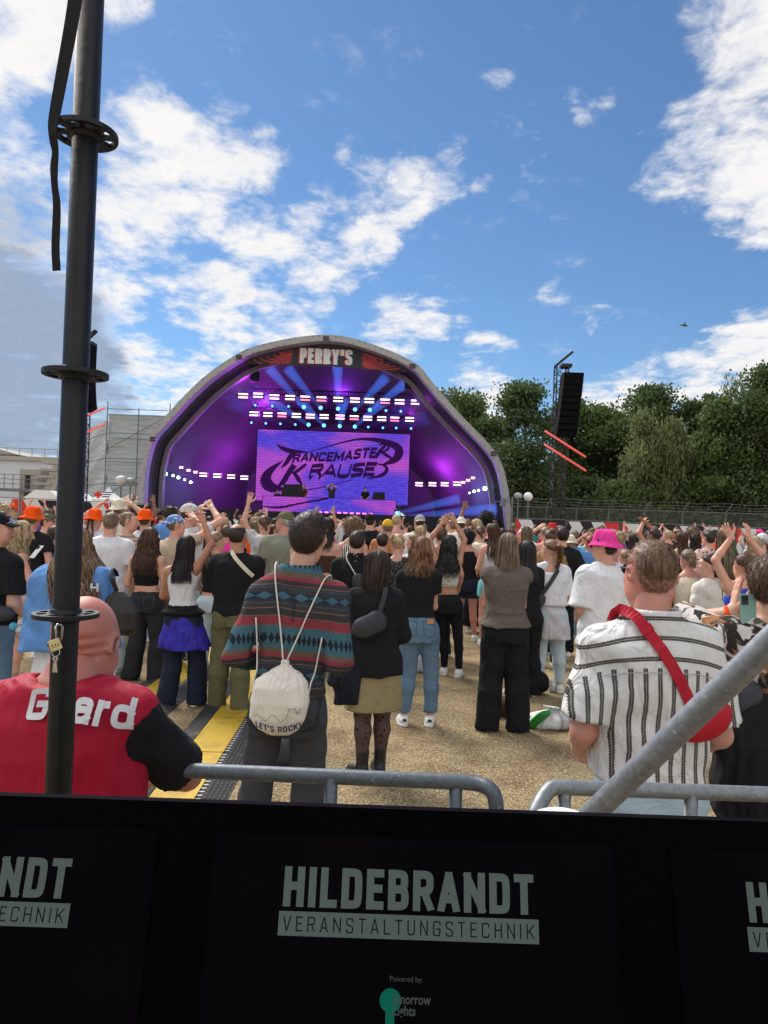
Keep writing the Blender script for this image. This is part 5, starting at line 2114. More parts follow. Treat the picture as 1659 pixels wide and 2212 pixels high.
# ------------------------------------------------------------------ delay towers
def tower(u, vt, vb, Y, w, name_side, arr, tubes):
 p = at(u, vt, Y)
 mb = MB()
 truss_run(mb, (0, 0, 0.02), (0, 0, p[2]), w, 22, .035)
 mb.box((-1.1, -1.1, 0), (1.1, 1.1, .12))
 mb.tube([(-.3, -.3, p[2]), (.55, -.1, p[2] + .75)], .07, 6)
 mb.tube([(-.3, .3, p[2]), (.55, .1, p[2] + .75)], .07, 6)
 mb.box((-.05, -.32, p[2] - .1), (.5, .32, p[2] + .06))
 tag(mb.build('truss_tower', TRUSS, None, (p[0], Y, 0)), f'tall black truss tower carrying speakers {name_side} of the stage', 'tower')
 (ut, vt_, ub, vb_, wd) = arr
 a, b = at(ut, vt_, Y - .9), at(ub, vb_, Y - .9)
 la = empty('line_array', tuple(a))
 tag(la, f'hanging black curved speaker array on the tower {name_side} of the stage', 'speaker')
 n = 10
 pts = []
 for i in range(n + 1):
  t = i / n
  pts.append((a + (b - a) * t) + np.array([-.03 * 0, .55 * t ** 3, 0]) - a)
 for i in range(n):
  A, B = pts[i], pts[i + 1]
  T = unit(B - A)
  nn = np.array([0, -T[2], T[1]])
  hw, dp = wd / 2, .42
  c = [A + nn * s * dp for s in (-1, 1)] + [A + (B - A) * .97 + nn * s * dp for s in (-1, 1)]
  mbx = MB()
  mbx.prism([c[0] + (-hw, 0, 0), c[1] + (-hw, 0, 0), c[3] + (-hw, 0, 0), c[2] + (-hw, 0, 0)], (wd, 0, 0))
  mm = (A + B) / 2
  for s in (-1, 1):
   fr = nn if nn[1] < 0 else -nn
   q = mm + fr * (dp + .012)
   mbx.box((q[0] + s * hw * .5 - hw * .36, q[1] - .01, q[2] - .10), (q[0] + s * hw * .5 + hw * .36, q[1] + .01, q[2] + .10))
  mbx.build('cabinet', plain('speaker black', (.004, .004, .005), .8, spec=.08), la)
 for k, (u0, v0, u1, v1) in enumerate(tubes):
  a, b = at(u0, v0, Y - 1.4), at(u1, v1, Y - 1.4)
  mbx = MB()
  mbx.tube([0 * a, b - a], .055, 8)
  o = mbx.build('light_tube', TUBE, None, tuple(a), smooth=True)
  tag(o, f"{('upper', 'lower')[k]} slanting red light tube on the tower {name_side} of the stage", 'light tube')
 mbx = MB()
 return la


mt, N = mat_new('red light tube')
finish(N, (.55, .10, .09), .4, em=(1.0, .12, .10), ems=.22)
TUBE = mt
tower(1213, 790, 1120, 38.0, .62, 'right', (1236, 808, 1224, 936, 1.02), [(1177, 931, 1265, 987), (1176, 960, 1266, 1017)])
tower(186, 742, 1090, 40.0, .55, 'left', (180, 745, 172, 884, 1.2), [(178, 902, 226, 881), (178, 938, 226, 916)])

# ------------------------------------------------------------------ buildings and tents on the left
HALL = plain('pale hall cladding', (.50, .52, .57), .7, 0, .06, .5)
CONC = plain('concrete', (.33, .31, .28), .85, 0, .15, 1.0)
GALV = plain('galvanised scaffold', (.15, .155, .16), .5, .5, .15)
WHITE = plain('white pvc', (.72, .73, .75), .6, 0, .05, .8)
Y = 75.0
a, b = at(-120, 990, Y), at(125, 998, Y)
hall = empty('hall', (float(a[0]), Y, 0))
tag(hall, 'long pale grey hall with a flat roof and a raised grey roof house', 'building')
mb = MB()
mb.box((0, 0, 0), (b[0] - a[0], 20, b[2]))
mb.build('wall', HALL, hall)
mb = MB()
mb.box((-.3, -.3, b[2] + .003), (b[0] - a[0] + .3, 20, b[2] + .45))
mb.tube([(0, -.2, b[2] + 1.3), (b[0] - a[0], -.2, b[2] + 1.3)], .04, 5)
for k in range(10):
 mb.tube([(k * (b[0] - a[0]) / 9, -.2, b[2]), (k * (b[0] - a[0]) / 9, -.2, b[2] + 1.3)], .04, 5)
mb.build('roof_edge', CONC, hall)
c, d = at(-80, 982, Y), at(37, 1000, Y)
e0, e1 = at(-20, 966, Y), at(40, 982, Y)
mb = MB()
w_ = d[0] - a[0]
mb.box((-1, .5, b[2] + .452), (w_ - .4, 14, e1[2]))
mb.prism([(-1.4, .2, e1[2] + .003), (w_, .2, e1[2] + .003), (w_ * .55, .2, e0[2] + .2), (-1.4, .2, e0[2] + .6)], (0, 13.6, 0))
mb.build('roof_house', CONC, hall)
Y = 62.0
a, b = at(43, 1013, Y), at(89, 1016, Y)
fr = empty('concrete_portal', (float(a[0]), Y, 0))
tag(fr, 'bare concrete stair tower with a tall opening beside the hall', 'building')
w_, h_ = b[0] - a[0], a[2]
mb = MB()
mb.box((0, 0, 0), (w_ * .24, 1.6, h_)).box((w_ * .5, 0, 0), (w_, 1.6, h_)).box((w_ * .24, .0, h_ * .9), (w_ * .5, 1.6, h_)).box((w_ * .40, 1.0, 0), (w_ * .5, 1.5, h_ * .9))
mb.build('tower_wall', CONC, fr)
mb = MB()
lz = at(43, 1056, Y)[2]
mb.box((-2.4, -.8, lz - .25), (w_ + 1, -.05, lz))
for k in range(8):
 mb.tube([(-2.4 + k * (w_ + 3.4) / 7, -.8, lz), (-2.4 + k * (w_ + 3.4) / 7, -.8, lz + 1.2)], .03, 5)
for hh in (.4, .8, 1.2):
 mb.tube([(-2.4, -.8, lz + hh), (w_ + 1, -.8, lz + hh)], .03, 5)
for k in range(9):
 mb.box((-2.4 - .1 * k, -.8, lz - .1 - .28 * (k + 1)), (-1.7 - .1 * k, -.1, lz - .05 - .28 * (k + 1)))
mb.build('landing_and_rail', GALV, fr)
# sheeted scaffold
Y = 56.0
a, b = at(236, 894, Y), at(372, 905, Y)
sc = empty('sheeted_building', (float(a[0]), Y, 0))
tag(sc, 'building wrapped in pale scaffold sheeting left of the stage', 'building')
w_, h_ = b[0] - a[0] + 2.5, a[2]
m, N = mat_new('scaffold sheeting')
tc = N.n('ShaderNodeTexCoord').outputs['Object']
sp = N.n('ShaderNodeSeparateXYZ', ins={0: tc})
wv = N.noise(N.mapv(tc, (.35, .35, 1.6)), 1.5, 4.0, .6, 1.0)
bands = N.math('FRACT', N.math('DIVIDE', sp.outputs[2], 2.0))
c = N.mix(wv, (.29, .32, .335), (.46, .49, .505))
c = N.mix(N.math('LESS_THAN', bands, .05), c, (.20, .21, .22))
finish(N, c, .7, 0, wv, .9, .25, .2)
SHEET = m
mb = MB()
GX = np.linspace(0, w_, 26)
GZ = np.linspace(1.2, h_, 30)
mb.grid(np.array([[(x, .06 * math.sin(x * 2.2 + z) + .05 * math.sin(z * 3.1), z) for x in GX] for z in GZ]))
mb.grid(np.array([[(.08 * math.sin(z * 2.5 + y) - .70 * y, y, z) for y in np.linspace(0, 9, 14)] for z in np.linspace(1.2, h_ - .5, 24)]))
mb.build('sheeting', SHEET, sc, smooth=True)
mb = MB()
mb.box((-.6, 1.3, 0), (w_, 12, h_ - .9))
mb.build('core_wall', CONC, sc)
sf = empty('scaffold', (float(a[0]), Y - .35, 0))
tag(sf, 'steel tube scaffold with diagonal braces in front of the pale sheeting', 'scaffold')
mb = MB()
for k in range(5):
 x = .0 + k * 2.45
 mb.tube([(x, 0, 0), (x, 0, h_ + (.9 if k % 2 == 0 else .5))], .04, 6)
mb.build('standards', GALV, sf)
mb = MB()
for k in range(1, 9):
 z = h_ - .1 - (k - 1) * 1.85
 if z > .3:
  mb.tube([(0, -.02, z), (9.8, -.02, z)], .03, 5)
mb.tube([(0, -.02, h_ + .35), (9.8, -.02, h_ + .35)], .03, 5)
mb.build('ledgers', GALV, sf)
mb = MB()
for x0, z0 in ((0, h_ - 2.9), (0, h_ - 6.5), (2.45, h_ - 5.5), (4.9, h_ - 4.2), (0, h_ - 9.5), (2.45, h_ - 9)):
 mb.tube([(x0, -.06, z0), (x0 + 4.9, -.06, z0 + 2.9)], .03, 5)
mb.build('braces', GALV, sf)
# ramp of the dismantled building at the pole
p = at(118, 1000, 60.0)
q = at(92, 1060, 60.0)
mb = MB()
mb.prism([(0, 0, 0), (p[0] - q[0], 0, p[2] - q[2]), (p[0] - q[0] + .8, 0, p[2] - q[2]), (.9, 0, -.5)], (0, 2, 0))
for k in range(5):
 t = k / 4
 mb.box(((p[0] - q[0]) * t - 1.0, -.1, (p[2] - q[2]) * t - .1), ((p[0] - q[0]) * t + .5, 1, (p[2] - q[2]) * t + .1))
mb.tube([(0.3, .5, 0), (.3, .5, -q[2])], .15, 6)
tag(mb.build('stair_flight', CONC, None, tuple(q)), 'grey sloping stair flight beside the black pole', 'stairs')


def marquee(u0, u1, ve, vp, Y, label, kind):
 a, b, pk = at(u0, ve, Y), at(u1, ve, Y), at((u0 + u1) / 2, vp, Y)
 w_, hz, hp = b[0] - a[0], a[2], pk[2]
 e = empty('marquee' if kind == 'gable' else 'pagoda_tent', (float(a[0]), Y, 0))
 tag(e, label, 'tent')
 mb = MB()
 if kind == 'gable':
  mb.prism([(-.15, -.1, hz), (w_ + .15, -.1, hz), (w_ * .72, -.1, hp), (w_ * .28, -.1, hp)], (0, 6, 0))
 else:
  c = np.array([w_ / 2, w_ / 2, hp])
  ring_ = []
  for t in np.linspace(0, 1, 9):
   k = (1 - t) ** 1.5
   r = w_ / 2 * k + .02
   ring_.append([(c[0] + r * sx, c[1] + r * sy, hz + (hp - hz) * t) for sx, sy in ((-1, -1), (0, -1.0), (1, -1), (1, 0), (1, 1), (0, 1), (-1, 1), (-1, 0), (-1, -1))])
  mb.grid(np.array(ring_, float))
 mb.build('tent_roof', WHITE, e)
 mb = MB()
 if kind == 'gable':
  mb.box((0, 0, 0), (w_, 5.8, hz - .003))
 else:
  mb.box((0, 0, hz - .35), (w_, .02, hz - .002))
  for x, y in ((.05, .05), (w_ - .05, .05), (.05, w_ - .05), (w_ - .05, w_ - .05)):
   MB().tube([(x, y, 0), (x, y, hz - .36)], .05, 6).build('tent_leg', WHITE, e)
 mb.build('tent_wall' if kind == 'gable' else 'valance', WHITE, e)
 return e, w_, hz, hp


marquee(56, 128, 1076, 1059, 46, 'white gable marquee left of the black pole', 'gable')
e, w_, hz, hp = marquee(198, 250, 1078, 1050, 38, 'white pagoda tent with a red cross emblem on its roof', 'pagoda')
mb = MB()
zz = hz + .16
for (x0, z0, x1, z1) in ((.10, .10, .50, .26), (.22, .0, .38, .36)):
 mb.box((x0 + .05, -.03 + (.0 if x1 > .4 else -.006), zz - .1 + z0), (x1 + .05, -.012, zz - .1 + z1))
mb.build('red_emblem', plain('tent red', (.6, .03, .03), .6), e)
mb = MB()
for k in range(3):
 mb.box((w_ * .45, -.03, zz + .20 - k * .12), (w_ * (.9 - .08 * k), -.012, zz + .26 - k * .12))
mb.build('printed_lines', plain('tent print', (.05, .05, .06), .6), e)
marquee(258, 330, 1083, 1068, 50, 'white gable marquee left of the stage foot', 'gable')

# ------------------------------------------------------------------ fences
def banner_mat(name, order, per):
 """festival screen print: angled blocks of red, white, black and violet"""
 m, N = mat_new(name)
 tc = N.n('ShaderNodeTexCoord').outputs['Object']
 sp = N.n('ShaderNodeSeparateXYZ', ins={0: tc})
 saw = N.math('MULTIPLY', N.math('SUBTRACT', N.math('PINGPONG', sp.outputs[2], .9), .45), .55)
 t = N.math('FRACT', N.math('DIVIDE', N.math('ADD', N.math('ADD', sp.outputs[0], saw), 40.0), per))
 r = N.n('ShaderNodeValToRGB')
 r.color_ramp.interpolation = 'CONSTANT'
 e = r.color_ramp.elements
 while len(e) > 1:
  e.remove(e[0])
 cols = {'r': (.62, .05, .05), 'w': (.62, .62, .62), 'k': (.025, .024, .027), 'v': (.10, .07, .30)}
 e[0].position, e[0].color = 0, (*cols[order[0][1]], 1)
 for p, c in order[1:]:
  q = e.new(p)
  q.color = (*cols[c], 1)
 N.put(r, 0, t)
 finish(N, r.outputs[0], .8, 0, N.noise(tc, 3.0, 3), .3, .05, .2)
 return m


BAN1 = banner_mat('banner print one', [(0, 'k'), (.18, 'r'), (.34, 'w'), (.42, 'k'), (.66, 'v'), (.78, 'w'), (.86, 'k')], 7.5)
BAN2 = banner_mat('banner print two', [(0, 'r'), (.15, 'k'), (.45, 'v'), (.55, 'k'), (.7, 'w'), (.76, 'k'), (.82, 'w'), (.88, 'r')], 8.5)


def site_fence(u0, u1, Y0, Y1, vt0, vt1, n, labels, mats):
 a, b = at(u0, vt0, Y0), at(u1, vt1, Y1)
 for i in range(n):
  p, q = a + (b - a) * i / n, a + (b - a) * (i + .985) / n
  L = math.hypot(q[0] - p[0], q[1] - p[1])
  e = empty('site_fence', (float(p[0]), float(p[1]), 0), math.atan2(q[1] - p[1], q[0] - p[0]))
  tag(e, labels[i], 'fence', 'mesh site fences with printed banners')
  h_ = float((p[2] + q[2]) / 2)
  mb = MB()
  mb.tube([(0, 0, 0), (0, 0, h_), (L, 0, h_), (L, 0, 0)], .024, 6)
  mb.tube([(0, 0, .25), (L, 0, .25)], .02, 6)
  for k in range(1, 4):
   mb.tube([(L * k / 4, 0, .25), (L * k / 4, 0, h_)], .012, 5)
  mb.build('frame', GALV, e)
  mb = MB()
  mb.grid(np.array([[(x, -.035 + .015 * math.sin(x * 3 + z * 2), z) for x in np.linspace(.05, L - .05, 20)] for z in np.linspace(.3, h_ - .05, 6)]))
  mb.build('banner', mats[i % len(mats)], e)


site_fence(1112, 1720, 33, 30, 1119, 1143, 5, ['banner fence nearest the right stage foot, red and violet print', 'second banner fence from the stage foot, under the birch trees', 'banner fence behind the pink hat with black print', 'banner fence with the large red panel behind the man in sunglasses', 'banner fence running out of view at the right edge'], [BAN1, BAN2])
site_fence(-60, 330, 31, 34, 1071, 1089, 4, ['banner fence running out of view at the left edge', 'red and white banner fence under the gable marquee', 'dark banner fence under the red cross tent', 'banner fence nearest the left stage foot'], [BAN2, BAN1])
m, N = mat_new('chain link')
tc = N.n('ShaderNodeTexCoord').outputs['Object']
sp = N.n('ShaderNodeSeparateXYZ', ins={0: tc})
aa = N.math('FRACT', N.math('MULTIPLY', N.math('ADD', sp.outputs[0], sp.outputs[2]), 11.0))
bb = N.math('FRACT', N.math('MULTIPLY', N.math('SUBTRACT', sp.outputs[0], sp.outputs[2]), 11.0))
wire = N.math('MAXIMUM', N.math('LESS_THAN', aa, .12), N.math('LESS_THAN', bb, .12))
tr = N.n('ShaderNodeBsdfTransparent')
pb = N.n('ShaderNodeBsdfPrincipled', ins={'Base Color': (.12, .125, .12), 'Roughness': .6})
mx = N.n('ShaderNodeMixShader', ins={0: wire, 1: tr, 2: pb})
N.n('ShaderNodeOutputMaterial', ins={0: mx})
CHAIN = m
a, b = at(1088, 1093, 45), at(1760, 1110, 43)
L = math.hypot(b[0] - a[0], b[1] - a[1])
cf = empty('chain_link_fence', (float(a[0]), float(a[1]), 0), math.atan2(b[1] - a[1], b[0] - a[0]))
tag(cf, 'tall chain link fence with barbed wire arms below the trees', 'fence')
h_ = float(a[2])
mb = MB()
mb.grid(np.array([[(0, 0, .05), (L, 0, .05)], [(0, 0, h_), (L, 0, h_)]]))
mb.build('mesh', CHAIN, cf)
for k, u in enumerate((1100, 1184, 1248, 1316, 1391, 1470, 1559, 1655, 1740)):
 x = (at(u, 1100, 44.3)[0] - a[0])
 mb = MB()
 mb.tube([(x, .03, 0), (x, .03, h_), (x + .28, -.28, h_ + .55)], .04, 6)
 mb.build('post', GALV, cf)
mb = MB()
mb.tube([(0, .02, h_), (L, .02, h_)], .03, 5)
for t in (.3, .6, .95):
 P = [(x, .03 - .31 * t, h_ + .55 * t + .03 * math.sin(x * 2)) for x in np.linspace(.2, L, 60)]
 mb.tube(P, .012, 4)
mb.build('rail_and_wire', GALV, cf)


# globes on masts, a camera post, a bird
def globe(u, v, r, Y, label, mat, stretch=1.0, grp=None):
 p = at(u, v, Y)
 e = empty('globe_lamp', (float(p[0]), Y, 0))
 tag(e, label, 'lamp', grp)
 mb = MB()
 mb.tube([(0, 0, 0), (0, 0, p[2] - r)], .04, 6)
 mb.tube([(-.5, 0, 0), (0, 0, 1.2), (.5, 0, 0)], .03, 5)
 mb.build('mast', GALV, e)
 MB().grid(blob((0, 0, p[2]), r, .004, 3, 12, (stretch, 1, .95))).build('globe', mat, e, smooth=True)


GREYG = plain('grey globe cover', (.35, .35, .37), .5)
globe(1141, 1073, .24, 37, 'white globe on a mast right of the stage foot', WHITE)
globe(1119, 1071, .18, 37.6, 'smaller grey globe on a mast beside the white globe', GREYG, 1.25)
globe(262, 1038, .30, 42, 'larger pale grey globe on a mast left of the stage foot', plain('pale globe', (.55, .56, .56), .5), 1.2)
globe(282, 1040, .24, 42.5, 'small grey globe on a mast nearest the left stage foot', GREYG, 1.1)
p = at(1106, 1096, 36)
mb = MB()
mb.tube([(0, 0, 0), (0, 0, p[2] + .5)], .06, 8)
mb.tube([(0, 0, p[2] + .35), (-.9, 0, p[2] + .25)], .03, 6)
mb.box((-1.0, -.12, p[2] - .05), (-.75, .12, p[2] + .35), Matrix.Rotation(.15, 4, 'Y'))
tag(mb.build('lamp_post', GALV, None, (float(p[0]), 36, 0)), 'grey post with a floodlight arm by the right stage foot', 'lamp post')
p = at(1478, 703, 38)
f = Field((-.35, -.2, -.25), (.35, .2, .35), .02)
f.cone((-.16, 0, .02), (.13, 0, -.02), .03, .045, .03)
f.cone((.13, 0, -.02), (.20, 0, .0), .035, .012, .02)
f.cone((-.16, 0, .02), (-.30, 0, .04), .03, .02, .02, ((0, 0, 1), 1.8))
f.cone((0, 0, 0), (-.02, -.05, .24), .05, .01, .03, ((0, 1, 0), 2.2))
f.cone((0, 0, 0), (.15, .05, .16), .05, .01, .03, ((0, 1, 0), 2.2))
V, Q = f.nets()
tag(link('bird', mesh_np('bird', V, [Q]), plain('bird feathers', (.05, .06, .055), .7), None, tuple(p)), 'dark bird flying in the blue sky above the trees', 'bird')


# ------------------------------------------------------------------ trees
def leaf_mat(name, a, b, c):
 m, N = mat_new(name)
 tc = N.n('ShaderNodeTexCoord').outputs['Object']
 n1 = N.noise(tc, 1.3, 4.0, .6)
 n2 = N.noise(tc, 14.0, 2.0, .6)
 col = N.mix(N.ramp(n1, .35, .68), a, b)
 col = N.mix(N.math('MULTIPLY', N.ramp(n2, .45, .7), .7), col, c)
 p = N.n('ShaderNodeBsdfPrincipled', ins={'Base Color': col, 'Roughness': .6, 'Specular IOR Level': .3})
 t = N.n('ShaderNodeBsdfTranslucent', ins={'Color': col})
 mx = N.n('ShaderNodeMixShader', ins={0: .42, 1: p, 2: t})
 N.n('ShaderNodeOutputMaterial', ins={0: mx})
 return m


LEAF = [leaf_mat('dark leaves', (.044, .076, .024), (.082, .126, .040), (.135, .19, .062)), leaf_mat('mid leaves', (.058, .096, .026), (.108, .158, .046), (.165, .22, .072)),
  leaf_mat('birch leaves', (.11, .14, .052), (.17, .205, .082), (.24, .27, .12))]
BARK = plain('bark', (.10, .075, .055), .9, 0, .3, 3, .6, bscale=12)
m, N = mat_new('birch bark')
tc = N.n('ShaderNodeTexCoord').outputs['Object']
nb = N.noise(N.mapv(tc, (1, 1, 4)), 1.6, 4.0, .7)
finish(N, N.mix(N.ramp(nb, .55, .62), (.55, .53, .49), (.05, .045, .04)), .8, 0, nb, .4, .02)
BIRCH = m


def tree(u, vt, width_px, Y, label, kind, seed, low=1.2, cat='tree'):
 r = np.random.default_rng(seed)
 p = at(u, vt, Y)
 H = float(p[2])
 W = width_px / F_PX * Y
 e = empty(('birch_tree' if kind == 2 else 'broadleaf_tree') if H > 4 else 'bush', (float(at(u, 1140, Y)[0]), Y, 0))
 tag(e, label, cat)
 tr_ = MB()
 lean = r.normal(0, .02, 2)
 top = np.array([lean[0] * H, lean[1] * H, H * .86])
 P = _sm(np.array([(0, 0, 0), (lean[0] * H * .3 + r.normal(0, .1), 0, H * .3), top * .65, top]), 2)
 tr_.tube(P, np.linspace(H * .022, .03, len(P)), 8)
 cl = []
 nb = 26 if kind != 2 else 22
 for i in range(nb):
  t = r.uniform(.12, .97)
  base = P[int(np.clip((.2 + .75 * t) * (len(P) - 1), 0, len(P) - 1))]
  a = r.uniform(0, 6.283)
  prof = math.sin(math.pi * (t * .80 + .17)) ** .75 if kind != 2 else math.sin(math.pi * (t * .82 + .15)) ** .8
  R_ = W / 2 * prof * r.uniform(.5, 1.08)
  tip = np.array([math.cos(a) * R_ + base[0] * .5, math.sin(a) * R_ * .8 + base[1] * .5, low + (H - low) * t * .97])
  mid_ = (base + tip) / 2 + np.array([0, 0, .06 * H * r.uniform(.2, 1)])
  Q_ = _sm(np.array([base, mid_, tip]), 2)
  tr_.tube(Q_, np.linspace(H * .007, .015, len(Q_)), 5)
  cl.append(tip)
  for k in range(3 if kind != 2 else 2):
   cl.append(tip + r.normal(0, 1, 3) * np.array([W * .085, W * .08, H * .045]))
  cl.append(mid_ + r.normal(0, .5, 3))
 cl.append(np.array([top[0], top[1], H * .985]))
 cl.append(np.array([top[0], top[1], H * .93]))
 cl.append(np.array([top[0] + r.normal(0, .3), top[1], H * .88]))
 tr_.build('trunk', BARK if kind != 2 else BIRCH, e, smooth=True)
 Vs = []
 for c in cl:
  n = int(r.uniform(120, 240) * (1.0 if kind != 2 else .9) * min(1.0, H / 9))
  sg = W * r.uniform(.065, .125)
  q = c + r.normal(0, 1, (n, 3)) * np.array([sg, sg, sg * .72])
  if kind == 2:
   k = r.uniform(0, 1, n) ** 1.4
   q[:, 2] -= k * H * .17
   q[:, :2] += (q[:, :2] - c[:2]) * -.35 * k[:, None]
  q = q[(q[:, 2] > low * .4) & (q[:, 2] < H * 1.005)]
  Vs.append(q)
 C_ = np.concatenate(Vs)
 n = len(C_)
 a1, a2 = r.uniform(0, 6.283, n), r.normal(0, .6, n)
 s1 = np.stack([np.cos(a1), np.sin(a1), .5 * np.sin(a2)], 1)
 s2 = np.stack([-np.sin(a1) * np.sin(a2), np.cos(a1) * np.sin(a2), np.cos(a2)], 1)
 sz = r.uniform(.06, .14, (n, 1)) * (Y / 50) ** .5
 if kind == 2:
  s2 = s2 * 1.6
  s1 = s1 * .6
 V = np.stack([C_ - s1 * sz - s2 * sz * .3, C_ + s2 * sz * -.9, C_ + s1 * sz - s2 * sz * .1, C_ + s2 * sz], 1).reshape(-1, 3)
 link('crown', mesh_np('crown', V, [np.arange(4 * n).reshape(-1, 4)], None, False), LEAF[kind], e)
 return e


TREES = [(985, 842, 150, 60, 'pale leafy tree just above the right shoulder of the stage', 1), (1062, 905, 120, 57, 'dark tree filling the gap right of the stage arch', 0), (1128, 828, 175, 52, 'tall dark rounded tree between the stage and the speaker tower', 0),
         (1215, 866, 150, 55, 'dark tree behind the speaker tower', 0), (1295, 872, 150, 54, 'mid green tree right of the speaker tower', 1), (1405, 832, 165, 56, 'tall dark tree behind the weeping birch', 0),
         (1382, 880, 120, 48, 'weeping birch with drooping pale foliage and white trunk', 2), (1448, 905, 110, 49, 'birch with pale hanging foliage right of the weeping birch', 2), (1505, 850, 120, 55, 'dark tree between the two birch groups', 0),
         (1578, 800, 120, 52, 'tall thin birch with a feathery top near the right edge', 2), (1556, 862, 130, 49, 'mid green tree below the feathery birch', 1), (1650, 790, 190, 48, 'very tall dark tree at the right edge', 0), (1735, 830, 190, 50, 'dark tree beyond the right edge of the view', 0),
         (1335, 930, 130, 60, 'low dark tree seen between the taller ones', 0)]
for i, (u, vt, wp, Y, lab, kd) in enumerate(TREES):
 tree(u, vt, wp, Y, lab, kd, 100 + i)
for i, (u, vt, wp, Y, lab) in enumerate([(1075, 1035, 110, 50, 'low bush behind the fence next to the stage foot'), (1165, 1020, 130, 50.5, 'bush behind the fence under the tall rounded tree'), (1262, 1030, 130, 50, 'bush behind the fence right of the speaker tower'),
          (1345, 1040, 120, 47, 'bush behind the fence left of the white birch trunk'), (1440, 1030, 130, 50.5, 'bush behind the fence right of the white birch trunk'), (1530, 1030, 140, 47.5, 'bush behind the fence under the thin birch'), (1625, 1020, 150, 47, 'bush behind the fence at the right edge')]):
 tree(u, vt, wp, Y, lab, i % 2, 200 + i, .2, 'bush')
# the wood that closes the view behind the single trees
n = 26000
r = np.random.default_rng(55)
x = r.uniform(at(940, 1100, 66)[0], at(1850, 1100, 66)[0], n)
zt = 6.2 + 1.3 * np.sin(x * .45) + 1.0 * np.sin(x * 1.3 + 1)
C_ = np.stack([x, 66 + r.uniform(-2, 2, n), zt * r.uniform(0, 1, n) ** .8], 1)
a1, a2 = r.uniform(0, 6.283, n), r.normal(0, .6, n)
s1 = np.stack([np.cos(a1), np.sin(a1), .5 * np.sin(a2)], 1) * .34
s2 = np.stack([-np.sin(a1) * np.sin(a2), np.cos(a1) * np.sin(a2), np.cos(a2)], 1) * .34
V = np.stack([C_ - s1, C_ - s2, C_ + s1, C_ + s2], 1).reshape(-1, 3)
tag(link('far_wood', mesh_np('wood', V, [np.arange(4 * n).reshape(-1, 4)], None, False), LEAF[0]), 'dark wood closing the view behind the single trees', None, None, 'stuff')
# ------------------------------------------------------------------ wardrobe shorthands
def tee(c, hem=.88, sl=.62, loose=.45, ease=.016, **k):
 return dict(c=c, hem=hem, sl=sl, loose=loose, ease=ease, name=k.pop('name', 'shirt'), **k)


def tank(c, hem=.92, ease=.007, armhole=.060, nz=1.40, neck=.085, **k):
 return dict(c=c, hem=hem, sl=0, ease=ease, armhole=armhole, nz=nz, neck=neck, fold=k.pop('fold', .003), name=k.pop('name', 'tank_top'), **k)


def bandeau(c, hem=1.10, topz=1.29, **k):
 return dict(c=c, hem=hem, sl=0, ease=.006, top=topz, neck=.02, nz=1.45, fold=k.pop('fold', .003), name='crop_top', **k)


def longs(c, hem=.88, loose=.4, ease=.018, **k):
 return dict(c=c, hem=hem, sl=k.pop('sl', 1.93), loose=loose, ease=ease, fold=k.pop('fold', .007), name=k.pop('name', 'sweater'), **k)


def pants(c, cut='straight', **k):
 w, hem = {'slim': ((.006, .066, .052), .075), 'straight': ((.012, .078, .078), .045), 'wide': ((.022, .108, .135), .015), 'leggings': ((.003, .060, .042), .10),
              'baggy': ((.024, .100, .108), .02), 'jogger': ((.014, .082, .062), .07)}[cut]
 d = dict(c=c, kind='pants', w=w, hem=hem, rise=1.0, fold=.0055 if cut != 'leggings' else .002)
 d.update(k)
 return d


def shorts(c, hem=.62, **k):
 d = dict(c=c, kind='pants', w=(.016, .095, .09), hem=hem, rise=1.0, name='shorts')
 d.update(k)
 return d


def skirt(c, hem=.55, r=.03, **k):
 d = dict(c=c, kind='skirt', hem=hem, r=r, rise=1.03, name='skirt')
 d.update(k)
 return d


def hr(kind, c, **k):
 return dict(kind=kind, c=c, **k)


CROWD = 'people standing in the festival crowd'


